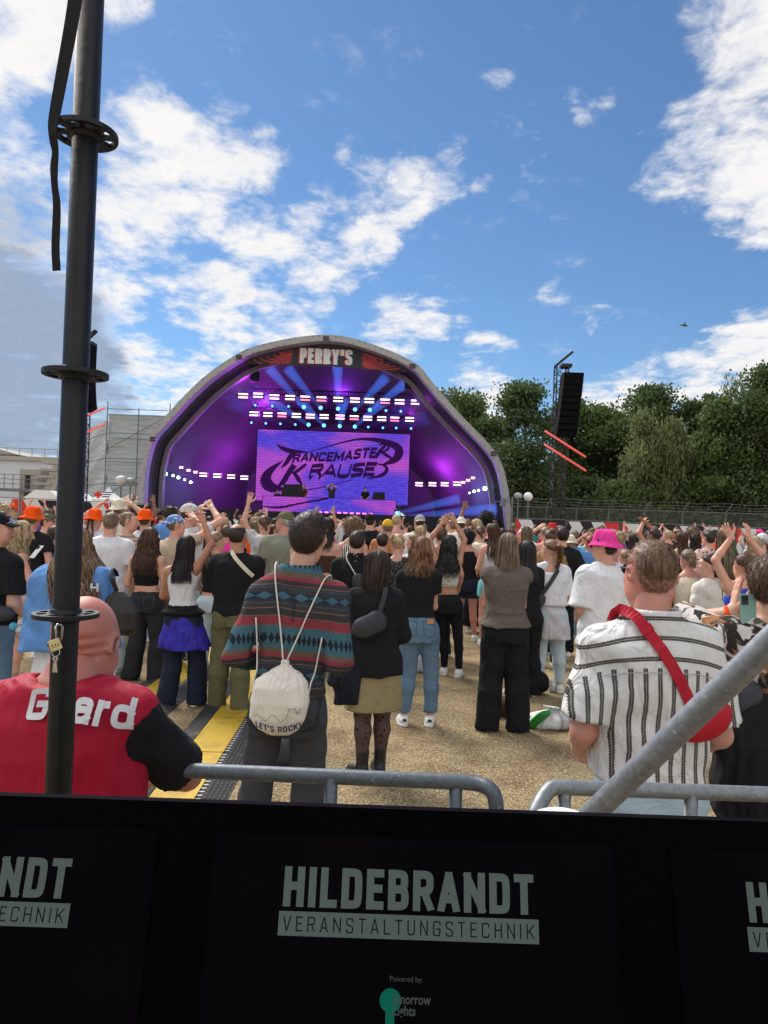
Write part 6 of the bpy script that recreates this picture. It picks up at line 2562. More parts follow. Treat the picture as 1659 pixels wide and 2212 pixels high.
# patterned cloth ---------------------------------------------------------------
def pat_stripes_shirt():
 """off-white linen with dark embroidered stripes: lengthwise on the back and sleeves, across on the yoke"""
 m, N = mat_new('cloth striped linen')
 tc = N.n('ShaderNodeTexCoord').outputs['Object']
 sp = N.n('ShaderNodeSeparateXYZ', ins={0: tc})
 x, y, z = sp.outputs
 wob = N.math('MULTIPLY', N.math('SUBTRACT', N.noise(tc, 7.0, 3.0), .5), .018)
 across = N.math('ADD', N.math('ADD', z, N.math('MULTIPLY', N.math('MULTIPLY', x, x), .85)), -1.318)
 yoke = N.math('GREATER_THAN', across, 0.0)

 def stripe(c, per, hw, zig):
  f = N.math('ABSOLUTE', N.math('SUBTRACT', N.math('FRACT', N.math('DIVIDE', c, per)), .5))
  d = N.math('MULTIPLY', f, per)
  zz = N.math('MULTIPLY', N.math('PINGPONG', zig, .0045), 0.65)
  dark = N.math('LESS_THAN', d, N.math('ADD', N.math('ADD', zz, hw - .0026), 0.0))
  core = N.math('LESS_THAN', d, .0007)
  return N.math('MULTIPLY', dark, N.math('SUBTRACT', 1.0, N.math('MULTIPLY', core, .5)))
 s1 = stripe(N.math('ADD', N.math('ADD', x, wob), 10.0 + .021), .043, .0082, z)
 s2 = stripe(N.math('ADD', across, 10.0 - .015), .062, .0080, x)
 f = N.n('ShaderNodeMix', data_type='FLOAT')
 N.put(f, 0, yoke)
 N.put(f, 2, s1)
 N.put(f, 3, s2)
 fray = N.math('GREATER_THAN', N.noise(tc, 420.0, 1.0), .36)
 fac = N.math('MULTIPLY', f.outputs[0], N.math('ADD', .62, N.math('MULTIPLY', fray, .38)))
 base = N.mix(N.noise(tc, 30.0, 4.0), (.56, .56, .545), (.67, .67, .66))
 c = N.mix(fac, base, (.060, .053, .046))
 w = N.noise(N.mapv(tc, (1, 1, .5)), 13.0, 2.0, .5, 1.2)
 finish(N, c, .92, 0, N.math('ADD', w, N.math('MULTIPLY', N.noise(tc, 300, 2), .03)), .8, .035, .1)
 return m


def pat_woven_flannel():
 """horizontally banded teal, red and charcoal weave with diamond rows"""
 m, N = mat_new('cloth banded flannel')
 tc = N.n('ShaderNodeTexCoord').outputs['Object']
 sp = N.n('ShaderNodeSeparateXYZ', ins={0: tc})
 x, y, z = sp.outputs
 az = N.math('SUBTRACT', z, N.math('MULTIPLY', N.math('ABSOLUTE', x), -.10))
 az = N.math('ADD', az, N.math('MULTIPLY', N.math('SUBTRACT', N.noise(tc, 5, 2), .5), .012))
 per = .335
 t = N.math('FRACT', N.math('ADD', N.math('DIVIDE', N.math('SUBTRACT', 1.50, az), per), 5.0))
 ramp = N.n('ShaderNodeValToRGB')
 ramp.color_ramp.interpolation = 'CONSTANT'
 teal, red, char, nav, tan = (.065, .175, .225), (.34, .050, .065), (.055, .047, .052), (.020, .034, .07), (.20, .12, .085)
 seq = [(0, red), (.05, char), (.10, tan), (.115, char), (.135, (.04, .10, .14)), (.15, char), (.20, nav), (.30, char), (.335, (.05, .12, .16)), (.35, char), (.40, tan), (.415, char), (.50, tan), (.515, red), (.625, tan), (.64, teal), (.74, teal), (.86, teal), (.93, tan)]
 e = ramp.color_ramp.elements
 while len(e) > 1:
  e.remove(e[0])
 e[0].position, e[0].color = 0, (*seq[0][1], 1)
 for p, c in seq[1:]:
  k = e.new(p)
  k.color = (*c, 1)
 N.put(ramp, 0, t)
 col = ramp.outputs[0]

 def rows(t0, t1, step, c):
  h = (t1 - t0) / 2
  inr = N.math('SUBTRACT', 1.0, N.math('DIVIDE', N.math('ABSOLUTE', N.math('SUBTRACT', t, (t0 + t1) / 2)), h))
  fx = N.math('ABSOLUTE', N.math('SUBTRACT', N.math('FRACT', N.math('ADD', N.math('DIVIDE', N.math('ADD', x, N.math('MULTIPLY', y, .6)), step), 20.0)), .5))
  on = N.math('LESS_THAN', N.math('MULTIPLY', fx, 2.1), inr)
  return on
 col = N.mix(rows(.72, .88, .024, 0), col, (.012, .022, .034))
 col = N.mix(N.math('MULTIPLY', rows(.20, .30, .075, 0), .9), col, (.07, .19, .25))
 fine = N.math('GREATER_THAN', N.math('FRACT', N.math('MULTIPLY', az, 150.0)), .62)
 col = N.mix(N.math('MULTIPLY', fine, .55), col, (.016, .018, .024))
 col = N.mix(N.math('MULTIPLY', N.noise(tc, 60, 3), .35), col, (.05, .05, .055))
 w = N.noise(N.mapv(tc, (1, 1, .8)), 13.0, 4.0, .6, 1.2)
 finish(N, col, .95, 0, N.math('ADD', w, N.math('MULTIPLY', N.noise(tc, 320, 2), .1)), .55, .022, .1)
 return m


def pat_plaid():
 m, N = mat_new('cloth plaid')
 tc = N.n('ShaderNodeTexCoord').outputs['Object']
 sp = N.n('ShaderNodeSeparateXYZ', ins={0: tc})
 a = N.math('FRACT', N.math('MULTIPLY', N.math('ADD', N.math('ADD', sp.outputs[0], sp.outputs[1]), 10.0), 14.0))
 b = N.math('FRACT', N.math('MULTIPLY', N.math('ADD', sp.outputs[2], 10.0), 14.0))
 k = N.math('ADD', N.math('MULTIPLY', N.math('LESS_THAN', a, .32), .5), N.math('MULTIPLY', N.math('LESS_THAN', b, .32), .5))
 c = N.mix(k, (.60, .54, .53), (.045, .035, .045))
 finish(N, c, .9, 0, N.noise(tc, 18, 3), .4, .02, .1)
 return m


def pat_bars(name, a, b, per, vert=True):
 m, N = mat_new('cloth ' + name)
 tc = N.n('ShaderNodeTexCoord').outputs['Object']
 sp = N.n('ShaderNodeSeparateXYZ', ins={0: tc})
 k = N.math('FRACT', N.math('DIVIDE', N.math('ADD', sp.outputs[0 if vert else 2], 10.0), per))
 finish(N, N.mix(N.math('LESS_THAN', k, .5), a, b), .9, 0, N.noise(tc, 16, 3), .4, .02, .1)
 return m


def pat_spots(name, base, spot, scale, thr, ring=None, sharp=.03):
 m, N = mat_new('cloth ' + name)
 tc = N.n('ShaderNodeTexCoord').outputs['Object']
 v = N.n('ShaderNodeTexVoronoi', ins={'Vector': tc, 'Scale': scale, 'Randomness': .9}).outputs['Distance']
 nz = N.math('ADD', v, N.math('MULTIPLY', N.math('SUBTRACT', N.noise(tc, scale * 1.7, 2), .5), .35))
 c = N.mix(N.ramp(nz, thr - sharp, thr + sharp), spot, base)
 if ring:
  c = N.mix(N.ramp(nz, thr * .4, thr * .5), ring, c)
 finish(N, c, .85, 0, N.noise(tc, 20, 3), .4, .02, .15)
 return m


def pat_blots():
 """pale brush-stroke print over dark ground, with rust leaves"""
 m, N = mat_new('cloth leaf print')
 tc = N.n('ShaderNodeTexCoord').outputs['Object']
 a = N.noise(N.mapv(tc, (1, 1, .6), (0, 0, 0), (0, .7, 0)), 10.0, 2.0, .5, 1.5)
 b = N.noise(N.mapv(tc, (1, 1, 1), (4, 2, 1)), 13.0, 2.0, .5, 1.0)
 c = N.mix(N.ramp(a, .45, .50), (.03, .026, .024), (.52, .49, .46))
 c = N.mix(N.ramp(b, .57, .60), c, (.24, .105, .04))
 c = N.mix(N.ramp(N.noise(tc, 9.0, 2.0, .5, 2.0), .58, .62), c, (.12, .10, .085))
 finish(N, c, .9, 0, N.noise(tc, 16, 3), .5, .025, .1)
 return m


def pat_tights():
 m, N = mat_new('dotted tights')
 tc = N.n('ShaderNodeTexCoord').outputs['Object']
 sp = N.n('ShaderNodeSeparateXYZ', ins={0: tc})
 cb = N.n('ShaderNodeCombineXYZ', ins={0: N.math('ADD', sp.outputs[0], N.math('MULTIPLY', sp.outputs[1], .4)), 1: sp.outputs[2]})
 v = N.n('ShaderNodeTexVoronoi', voronoi_dimensions='2D', ins={'Vector': cb, 'Scale': 20.0, 'Randomness': .75}).outputs['Distance']
 c = N.mix(N.ramp(v, .15, .19), (.010, .008, .008), (.085, .048, .043))
 finish(N, c, .62, 0, N.noise(tc, 200, 2), .1, .003, .3)
 return m


P_STRIPE, P_FLAN, P_PLAID, P_BLOT, P_TIGHTS = pat_stripes_shirt(), pat_woven_flannel(), pat_plaid(), pat_blots(), pat_tights()
P_BW = pat_bars('black and white stripes', (.70, .69, .66), (.02, .02, .025), .028)
P_LEO = pat_spots('leopard', (.30, .17, .075), (.03, .018, .012), 42, .22, (.16, .08, .03))
P_LEOW = pat_spots('pale leopard', (.55, .52, .47), (.05, .045, .04), 48, .30)
P_TIE = pat_spots('blue tie dye', (.10, .19, .45), (.62, .70, .82), 26, .30, (.16, .28, .55), .2)
P_SEQ = pat_spots('sequins', (.020, .018, .017), (.75, .70, .65), 95, .20)
P_PINKST = pat_spots('pink print', (.62, .42, .36), (.06, .05, .06), 16, .30)
P_BEIST = pat_bars('beige bands', (.42, .33, .25), (.27, .20, .15), .05, False)

# ------------------------------------------------------------------ people close to the camera
# the guard
G = person('bald heavy guard in red vest reading Guard, leaning on the barrier behind the post', 150, 1300, 1.74, 'm', 2, 'ruddy', sway=0, roll=1, g=1.02, gd=1.05, hs=1.12, H=1.60, drop=.045,
           arms=(((.24, .16, 1.04), (1, -.6, -.2), (-1, 0, 0), 'relaxed'), ((.16, .37, 1.10), (1, -.15, -.5), (-1, .2, 0), 'relaxed')), head=(-8, -28, 0),
           top=tee('black', .86, .86, .8, .020, fold=.003, neck=.088, nz=1.455, sease=.020), bottom=pants('charcoal', 'straight'), shoe=('sneaker', 'black'), h=.0115)
root, sp, J, s, parts, fin = G
sp2 = dict(sp)
V, Q = top_mesh(sp2, J, dict(hem=.88, sl=0, ease=.038, loose=.9, armhole=.085, neck=.080, nz=1.462, fold=.0015, ffreq=.7, yoke=.95, ax=.095, az=1.33), .0125)
a_ = np.empty(len(root.data.vertices) * 3, np.float32)
root.data.vertices.foreach_get('co', a_)
a_ = a_.reshape(-1, 3)
hcz = fin(head_xf(sp)[1][None, :].copy())[0]
for v_ in (1396, 1419, 1441):      # creases of skin across the back of the neck
 z_ = to_local(root, 190, v_, 1.66)[2]
 g_ = np.exp(-((a_[:, 2] - z_ - .9 * (a_[:, 0] - hcz[0]) ** 2) / .0058) ** 2) * (a_[:, 1] < hcz[1] - .012) * (np.abs(a_[:, 0] - hcz[0]) < .075)
 a_[:, 1] += .0075 * g_
root.data.vertices.foreach_set('co', a_.ravel())
root.data.update()
vest = link('vest', mesh_np('vest', fin(V), [Q]), cloth('guard red', (.34, .008, .030), .62, .45), root)
mb = MB()
gcx, gcz = to_local(root, 143, 1570, 1.56)[0], to_local(root, 143, 1573, 1.56)[2]


vy = poly_back({'top': vest}, ('top',), gcx - .15, gcx + .15, gcz - .07, gcz + .12, .003)


def put_guard(V2, off):
 x = gcx + V2[:, 0]
 z = gcz + V2[:, 1] - 1.0 * V2[:, 0] ** 2 - .10 * V2[:, 0]
 return np.stack([x, vy(x, z) - off, z], 1)


letters_mesh(mb, 'Guard', .064, .052, .0132, .0085, put_guard, dense=.006, lift=.0009)
lt = mb.build('lettering', plain('reflective print', (.55, .54, .56), .5), vest)
R, hc, hs = head_xf(sp)
mb = MB()      # trimmed grey beard on the jaw
r_ = np.random.default_rng(3)
pts = []
for i in range(420):
 a = r_.uniform(.2, math.pi - .2)
 zz = r_.uniform(-.115, -.035)
 p = np.array([.066 * math.cos(a), .035 + .062 * math.sin(a), zz])
 p[0] *= 1.0 if zz > -.08 else .85
 d = np.array([math.cos(a) * .6, math.sin(a) * .6, -.8]) + r_.normal(0, .3, 3)
 pts.append(np.stack([p, p + unit(d) * .008, p + unit(d) * .016]))
pts = np.array(pts)
mb.add(*ribbons(pts, np.tile(np.array([0, 0, 1.0]), (420, 3, 1)) * 0 + r_.normal(0, .7, (420, 1, 3)), .0022))
link('beard', mesh_np('beard', fin((np.concatenate(mb.V) * hs) @ R.T + hc), mb.q), HC['grey'], root)

# man with the drawstring bag
D = person('man in teal and red banded overshirt and dark grey jeans wearing a white drawstring bag', 662, 1105, 3.22, 'm', -3, 'fair', sway=0, g=.83, gd=.92, hs=.96, lean=.055,
           arms=(((.175, .17, 1.05), (.42, -1, 0), (-1, 0, 0), 'relaxed'), ((.165, .17, 1.05), (.30, -1, 0), (-1, 0, 0), 'relaxed')), head=(-1, 0, 7), legs=((-.15, 0, 12), (.15, .02, -12)),
           hair=hr('short', 'dark', dense=2.2, t=1.0, ln=.014, fade=(.006, .022)), top=longs(P_FLAN, .945, .45, .017, sl=1.9, collar=True, fold=.010, ffreq=1.2, name='overshirt', neck=.08, sease=.017),
           bottom=pants('denim grey', 'straight', fold=.006), shoe=('sneaker', 'white'), h=.0115)
droot, _, dJ, ds, dparts, dfin = D


by = back_y(dparts, ds)
bag = thing_at('drawstring_bag', droot, "white cotton drawstring bag printed LET'S ROCK! on the banded overshirt man's back", 'bag')
nk = to_local(droot, 617, 1430, 3.08)
bt = to_local(droot, 606, 1580, 3.08)
bw = .122
f = Field((nk[0] - .2, nk[1] - .25, bt[2] - .04), (nk[0] + .2, nk[1] + .25, nk[2] + .05), .0062)
yb = by(nk[0], (nk[2] + bt[2]) / 2 + .03)[0] - .062
cx = (nk[0] + bt[0]) / 2
Hh = nk[2] - bt[2]
keys = [(bt[2], .045, .02, bt[0], yb + .005), (bt[2] + .03, .092, .048, bt[0], yb), (bt[2] + .075, bw, .060, bt[0], yb), (bt[2] + .14, bw - .003, .064, cx, yb), (bt[2] + .2, bw - .012, .056, cx, yb + .004),
  (bt[2] + Hh * .76, .104, .044, cx, yb + .012), (bt[2] + Hh * .86, .070, .032, nk[0], yb + .022), (bt[2] + Hh * .95, .030, .020, nk[0], yb + .03), (nk[2], .018, .014, nk[0], yb + .032), (nk[2] + .014, .025, .018, nk[0], yb + .032)]
K = np.array(keys)


def bagfn(X, Y, Z):
 x0, y0 = np.interp(Z, K[:, 0], K[:, 3]), np.interp(Z, K[:, 0], K[:, 4])
 rx, ry = np.interp(Z, K[:, 0], K[:, 1]), np.interp(Z, K[:, 0], K[:, 2])
 x, y = X - x0, Y - y0
 an = np.arctan2(y / ry, x / rx)
 q = (np.abs(x / rx) ** 2.6 + np.abs(y / ry) ** 2.6) ** (1 / 2.6)
 t = np.clip((Z - bt[2] - Hh * .42) / (Hh * .5), 0, 1)
 d = (q - 1) * np.minimum(rx, ry) + .0050 * t * np.sin(22 * an + 2 * np.sin(3 * an)) + .002 * (1 - t) * np.sin(4 * an + 22 * Z)
 return np.maximum(d, np.maximum(Z - nk[2] - .014, bt[2] - Z))


f.put(bagfn, (cx - .15, yb - .09, bt[2]), (cx + .15, yb + .09, nk[2] + .014), 0)
f.fold(.0028, 5, 1.0)
V, Q = f.nets()
sack = link('sack', mesh_np('sack', V, [Q]), cloth('natural cotton', (.70, .66, .58), .9, .5, .05), bag)
sy = poly_back({'top': sack}, ('top',), cx - .118, cx + .118, bt[2] + .015, bt[2] + .15, .0012)
mb = MB()


def put_bag(dx, z0, curve):
 def f_(V2, off):
  x = cx + dx + V2[:, 0]
  z = z0 + V2[:, 1] + curve * (V2[:, 0] ** 2)
  return np.stack([x, sy(x, z) - off * .5, z], 1)
 return f_


letters_mesh(mb, "LET'S ROCK!", .029, .0175, .0052, .0042, put_bag(.0, bt[2] + .026, 1.6), dense=.004)
mb.build('printed_words', plain('navy print', (.012, .03, .10), .8), bag)
mb = MB()
line = [(-.100, .012), (-.085, .020), (-.072, .012), (-.066, .014), (-.056, .0), (-.040, .005), (-.024, .026), (-.012, .027), (.002, .012), (.018, -.002), (.034, .012), (.040, .014), (.050, .056), (.057, .050), (.072, .056), (.082, .030), (.096, .052)]
L2 = [np.array(line[0])]
for a, b in zip(line[:-1], line[1:]):
 for j in range(4):
  L2.append(np.array(a) + (np.array(b) - np.array(a)) * (j + 1) / 4)
V2, q2 = ribbon2(np.array(L2), .0016)
mb.add(put_bag(.0, bt[2] + .075, .3)(V2, 0), q2)
mb.build('printed_line', plain('black print', (.02, .02, .025), .8), bag)
cord = plain('cotton cord', (.66, .62, .54), .9)
for (u0, v0), (u1, v1), sx in (((585, 1207), (613, 1428), -1), ((708, 1230), (621, 1428), 1)):
 a, b = to_local(droot, u0, v0, 3.1), to_local(droot, u1, v1, 3.1)
 b = np.array([nk[0] + sx * .006, yb + .032, nk[2] + .004])
 P = []
 for t in np.linspace(0, 1, 16):
  p = a + (b - a) * t
  p[1] = min(by(p[0], p[2])[0] - .006, by(a[0], a[2])[0] * (1 - t) + b[1] * t + .002) if t < .93 else b[1]
  P.append(p)
 P = over_shoulder(P, dparts, ds)
 mb = MB()
 mb.tube(P, .0035, 7)
 mb.build('cord', cord, bag, smooth=True)
for (u0, v0), (u1, v1) in (((549, 1336), (551, 1545)), ((695, 1378), (665, 1520))):
 a, b = to_local(droot, u0, v0, 3.1), to_local(droot, u1, v1, 3.1)
 b[0] = np.clip(b[0], cx - bw * .95, cx + bw * .95)
 P = []
 for t in np.linspace(0, 1, 12):
  p = a + (b - a) * t
  p[1] = min(by(p[0], p[2], .03)[0] - .006, yb + .02 if t > .6 else 9)
  P.append(p)
 mb = MB()
 mb.tube(P, .0035, 7)
 mb.build('cord', cord, bag, smooth=True)

# man in the striped linen shirt
T = person('man in white shirt with dark woven stripes and a red crossbody strap, light blue jeans', 1412, 1165, 2.40, 'm', 1, 'pink', sway=0, g=.95, gd=1.05, hs=.97,
           arms=(((.18, .19, .98), (.40, -1, -.2), (-1, 0, 0), 'relaxed'), ((.18, .19, .98), (.40, -1, -.2), (-1, 0, 0), 'relaxed')), head=(5, 0, 0), legs=((-.14, 0, 12), (.14, 0, -12)),
           hair=hr('crop', 'chest', dense=2.6, t=1.25, fade=(.035, .075), ln=.010, up=.12), top=tee(P_STRIPE, .945, .88, .75, .022, collar=True, fold=.0085, sease=.030, neck=.08), bottom=pants('denim light', 'straight'),
           shoe=('sneaker', 'white'), h=.0115, extra=(('sunglasses', 0),))
troot, _, tJ, ts, tparts, tfin = T
ty = back_y(tparts, ts)
rb = thing_at('crossbody_bag', troot, 'red crossbody bag with a wide red strap over the striped shirt', 'bag')
a, b = to_local(troot, 1362, 1303, 2.28), to_local(troot, 1490, 1530, 2.28)
P = []
for t in np.linspace(0, 1, 22):
 p = a + (b - a) * t + np.array([.012 * math.sin(t * 3.1), 0, 0])
 p[1] = ty(p[0], p[2], .02)[0] - .005
 P.append(p)
P = over_shoulder(P, tparts, ts)
red = cloth('red webbing', (.40, .015, .030), .6, .15)
mb = MB()
mb.grid(strap(P, .036, .003))
mb.build('strap', red, rb)
mb = MB()
mb.grid(strap(P[len(P) // 2:len(P) // 2 + 3], .042, .007))
mb.build('strap_slider', red, rb)
e = to_local(troot, 1522, 1565, 2.26)
f = Field(e - .16, e + .16, .007)
f.ell(e + (0, 0, .0), (.085, .038, .052), .02, rotm('Y', -.45))
f.ell(e + (.02, 0, .03), (.060, .034, .040), .03, rotm('Y', -.6))
f.fold(.003, 3)
V, Q = f.nets()
link('pouch', mesh_np('pouch', V, [Q]), red, rb)

# woman in the black sweater
W = person('short woman in black sweater and khaki miniskirt with dotted tights and black boots', 816, 1189, 4.92, 'f', 16, 'fair', g=1.12,
           arms=('pray', 'low'), head=(28, 4, 0), hair=hr('bob', 'dark', L=.20, pm=140, full=1.06, keys=[(.03, .088, .108), (-.06, .092, .104), (-.14, .100, .104), (-.22, .108, .108)], n=620),
           top=longs('black', .80, .5, .020, flare=.02, fold=.006), bottom=skirt('khaki', .53, .028, rise=.98, fold=.002), shoe=('boot', 'black'), legs=((-.075, 0, 18), (.085, .05, -4)))
wroot, wsp, wJ, ws, wparts, wfin = W
f = Field((-.3, -.3, .05), (.3, .3, .8), .0145)
for side, (hp, k, ft, rot) in wJ['leg'].items():
 c = k + (ft - k) * .35 + np.array([0, -.018, 0])
 f.cone(hp, k, .113, .067, .03)
 f.cone(k, c, .064, .066, .03)
 f.cone(c, ft, .064, .042, .03)
f.clip(lambda X, Y, Z: Z - .72 + 0 * X)
V, Q = f.nets()
link('tights', mesh_np('tights', wfin(V), [Q]), P_TIGHTS, wroot)
wy = back_y(wparts, ws)
fb = thing_at('belt_bag', wroot, 'dark grey belt bag worn across the back of the black sweater', 'bag')
e = to_local(wroot, 792, 1350, 4.78)
e[1] = wy(e[0], e[2], .03)[0] - .035
f = Field(e - .2, e + .2, .008)
f.ell(e, (.125, .045, .072), .02, rotm('Y', -.38))
f.ell(e + (.05, 0, .03), (.06, .042, .06), .03)
f.fold(.003, 4)
V, Q = f.nets()
GBAG = cloth('grey nylon', (.045, .047, .053), .6, .3)
link('pouch', mesh_np('pouch', V, [Q]), GBAG, fb)
a, b = to_local(wroot, 842, 1258, 4.8), to_local(wroot, 815, 1330, 4.8)
P = []
for t in np.linspace(0, 1, 9):
 p = a + (b - a) * t
 p[1] = wy(p[0], p[2], .03)[0] - .012
 P.append(p)
P = over_shoulder(P, wparts, ws)
mb = MB()
mb.grid(strap(P, .034, .004))
mb.build('strap', GBAG, fb)
e = to_local(wroot, 752, 1440, 4.80)
jk = thing_at('jacket', wroot, 'black jacket hung over the left arm of the woman in the khaki skirt', 'jacket')
f = Field(e - .36, e + .36, .012)
f.loft([(e[2] - .25, .085, .05, e[0] + .02, e[1]), (e[2] - .1, .10, .065, e[0] + .01, e[1]), (e[2] + .1, .075, .06, e[0] + .03, e[1] + .02), (e[2] + .24, .05, .05, e[0] + .06, e[1] + .06)], .02, ruf=(9, .004, .012))
f.loft([(e[2] - .12, .07, .04, e[0] - .055, e[1] - .01), (e[2] + .02, .065, .05, e[0] - .045, e[1]), (e[2] + .16, .05, .05, e[0] - .0, e[1] + .03)], .02, ruf=(7, .004, .01))
f.fold(.008, 9)
V, Q = f.nets()
link('jacket_cloth', mesh_np('jacket', V, [Q]), cloth('jacket navy', (.014, .016, .024), .85, .6), jk)

# woman in black T-shirt and blue jeans
B = person('woman with wavy auburn hair in fitted black T-shirt and blue jeans with white sneakers', 912, 1160, 6.2, 'f', 2, 'fair',
           arms=('cross', 'cross'), hair=hr('bob', 'auburn', L=.25, wave=.017, freq=38, full=1.25, n=800, w=.007), top=tee('black', 1.01, .50, .15, .012, fold=.0035),
           bottom=pants('denim mid', 'slim', rise=1.04, hem=.12, w=(.006, .072, .062)), shoe=('tab', 'white'), legs=((-.125, 0, 6), (.125, 0, -6)))
bq = back_y(B[4], B[3])
mb = MB()
x0, z0 = .085, .985
G_ = np.array([[(x0 + dx, bq(x0 + dx, (z0 + dz) * B[3])[0] - .004, (z0 + dz) * B[3]) for dx in np.linspace(-.03, .03, 5)] for dz in (-.02, .02)])
mb.grid(G_)
mb.build('leather_patch', plain('tan leather patch', (.42, .17, .06), .6), B[0])
pockets(B, plain('dark stitching', (.05, .09, .14), .8))
pockets(D, plain('black stitching', (.018, .018, .02), .8), .90, .10)
seam(D, [(.0, 1.40), (.004, 1.28)], .004, plain('pleat', (.02, .02, .024), .9), 'back_pleat')
seam(T, [(-.19, 1.30), (-.1, 1.325), (0, 1.33), (.1, 1.325), (.19, 1.30)], .003, plain('linen seam', (.35, .34, .32), .9), 'yoke_seam')

# woman in grey vest and wide trousers
GV = person('woman with straight light brown bob in grey sleeveless blouse and wide black trousers', 1098, 1152, 6.12, 'f', 0, 'pink', g=1.1,
       arms=('cross', 'cross'), hair=hr('bob', 'ash', L=.215, full=1.02, n=900, w=.005, keys=[(.03, .088, .108), (-.06, .094, .104), (-.14, .102, .104), (-.24, .112, .114)]),
       top=dict(c='taupe', hem=.93, sl=.12, ease=.020, loose=.35, neck=.078, fold=.005, name='blouse', flare=.03, flare_z=1.03, sease=.03, ruf=None, cinch=(1.04, 0)),
       bottom=pants('black', 'wide', rise=1.02, w=(.018, .100, .108)), shoe=('sneaker', 'black'), legs=((-.135, 0, 4), (.135, 0, -4)))

seam(GV, [(-.155, 1.255), (0, 1.25), (.155, 1.255)], .004, plain('taupe seam', (.06, .05, .042), .9), 'yoke_seam')
seam(GV, [(-.135, 1.055), (0, 1.05), (.135, 1.055)], .005, plain('taupe seam', (.06, .05, .042), .9), 'waist_seam')

# woman in off-shoulder white top
O = person('woman with brown ponytail in white off shoulder blouse with grey sweatshirt tied round her waist', 1192, 1165, 7.6, 'f', 10, 'fair', g=1.14,
           arms=(((.16, .2, 1.1), (1, -.3, -.4), (-1, 0, 0), 'relaxed'), 'low'), head=(22, 0, 0), hair=hr('ponytail', 'auburn', L=.20, r=.035, z=.05, n=240),
           top=dict(c='white', hem=1.0, sl=.95, ease=.030, loose=.7, top=1.385, neck=.02, nz=1.5, fold=.007, sease=.04, name='blouse'), bottom=pants('denim pale', 'slim', w=(.010, .072, .056), hem=.10),
           shoe=('sneaker', 'white'), legs=((-.13, 0, 8), (.14, 0, -8)))
V, Q = bottom_mesh(O[1], O[2], skirt('grey', .62, .030, rise=1.06, ruf=(12, .0, .006), fold=.009), .0155)
link('tied_sweatshirt', mesh_np('tied', O[5](V), [Q]), CL['lightgrey'], O[0])


def crossbody(P_, label, upper, lower, w, mat, Y, pouch=None, name='crossbody_bag', cat='bag', pmat=None):
 root, sp, J, s, parts, fin = P_
 yy = back_y(parts, s)
 e = thing_at(name, root, label, cat)
 a, b = to_local(root, *upper, Y), to_local(root, *lower, Y)
 P = []
 for t in np.linspace(0, 1, 12):
  p = a + (b - a) * t
  p[1] = yy(p[0], p[2], .03)[0] - .008
  P.append(p)
 P = over_shoulder(P, parts, s)
 mb = MB()
 mb.grid(strap(P, w, .004))
 mb.build('strap', mat, e)
 if pouch:
  c = P[-1] + np.array(pouch[0])
  f = Field(c - .22, c + .22, .009)
  if len(pouch) > 3:
   f.loft([(c[2] - .15, .085, .03, c[0], c[1]), (c[2] - .11, .115, .05, c[0], c[1]), (c[2], .11, .052, c[0], c[1]), (c[2] + .09, .070, .035, c[0] - .01, c[1]), (c[2] + .13, .02, .015, c[0] - .02, c[1])], .02, 3.0, ruf=(9, .004, .001))
  else:
   f.ell(c, pouch[1], .02, rotm('Y', pouch[2]))
  f.fold(.003, 7)
  V, Q = f.nets()
  link('pouch', mesh_np('pouch', V, [Q]), pmat or mat, e)
 return e


crossbody(O, 'black belt bag slung over the white off shoulder blouse', (1217, 1212), (1160, 1290), .045, GBAG, 7.5, ((-.01, -.03, -.03), (.085, .045, .065), -.6), 'belt_bag')

# pink bucket hat man
person('man in bright pink bucket hat and oversized white T-shirt facing left', 1308, 1150, 6.0, 'm', 14, 'fair', g=1.05, arms=('low', 'low'), head=(34, 0, 0),
       hair=hr('short', 'dark'), hat=('bucket', 'pink'), top=tee('white', .78, .95, .9, .035, sease=.05, fold=.009), bottom=pants('denim black', 'baggy'), shoe=('sneaker', 'black'), extra=(('sunglasses', 0),))

# straight black hair, blue jacket tied
K_ = person('woman with straight black hair in white tank top, blue jacket tied round her waist', 404, 1157, 6.55, 'f', 4, 'tan',
   arms=('hold', ((.13, .14, 1.90), (1, .1, -.1), (-.4, .9, 0), 'open')), hair=hr('long', 'black', L=.37, n=620, full=1.08, pm=120, ends=.05), top=tank('white', 1.02, neck=.09, nz=1.38),
   bottom=pants('denim dark', 'baggy', w=(.016, .095, .105)), shoe=('sneaker', 'white'), legs=((-.15, 0, 14), (.15, .04, -14)))
V, Q = bottom_mesh(K_[1], K_[2], skirt('indigo', .60, .075, rise=.99, ruf=(7, .0, .014), fold=.008), .0145)
link('tied_jacket', mesh_np('tied', K_[5](V), [Q]), cloth('shiny blue nylon', (.040, .030, .36), .45, .6), K_[0])
V, Q = bottom_mesh(K_[1], K_[2], dict(kind='skirt', hem=.975, r=.046, rise=1.05, fold=.0), .0145)
link('jacket_band', mesh_np('band', K_[5](V), [Q]), CL['black'], K_[0])

# curly dark hair
CU = person('woman with very long curly brown hair in black cropped strap top and black jeans', 324, 1140, 7.5, 'f', -6, 'fair', arms=('low', 'low'), g=1.05,
       hair=hr('long', 'brown', L=.43, wave=.016, freq=75, n=1000, w=.006, full=1.3, pm=125), top=bandeau('black', 1.09, 1.30, straps=(-.075, -.05)), bottom=pants('denim black', 'wide', rise=1.03, w=(.014, .092, .11)),
       shoe=('sneaker', 'black'), legs=((-.16, 0, 14), (.14, 0, -12)))

pockets(CU, plain('grey stitching', (.06, .06, .065), .8), .92)

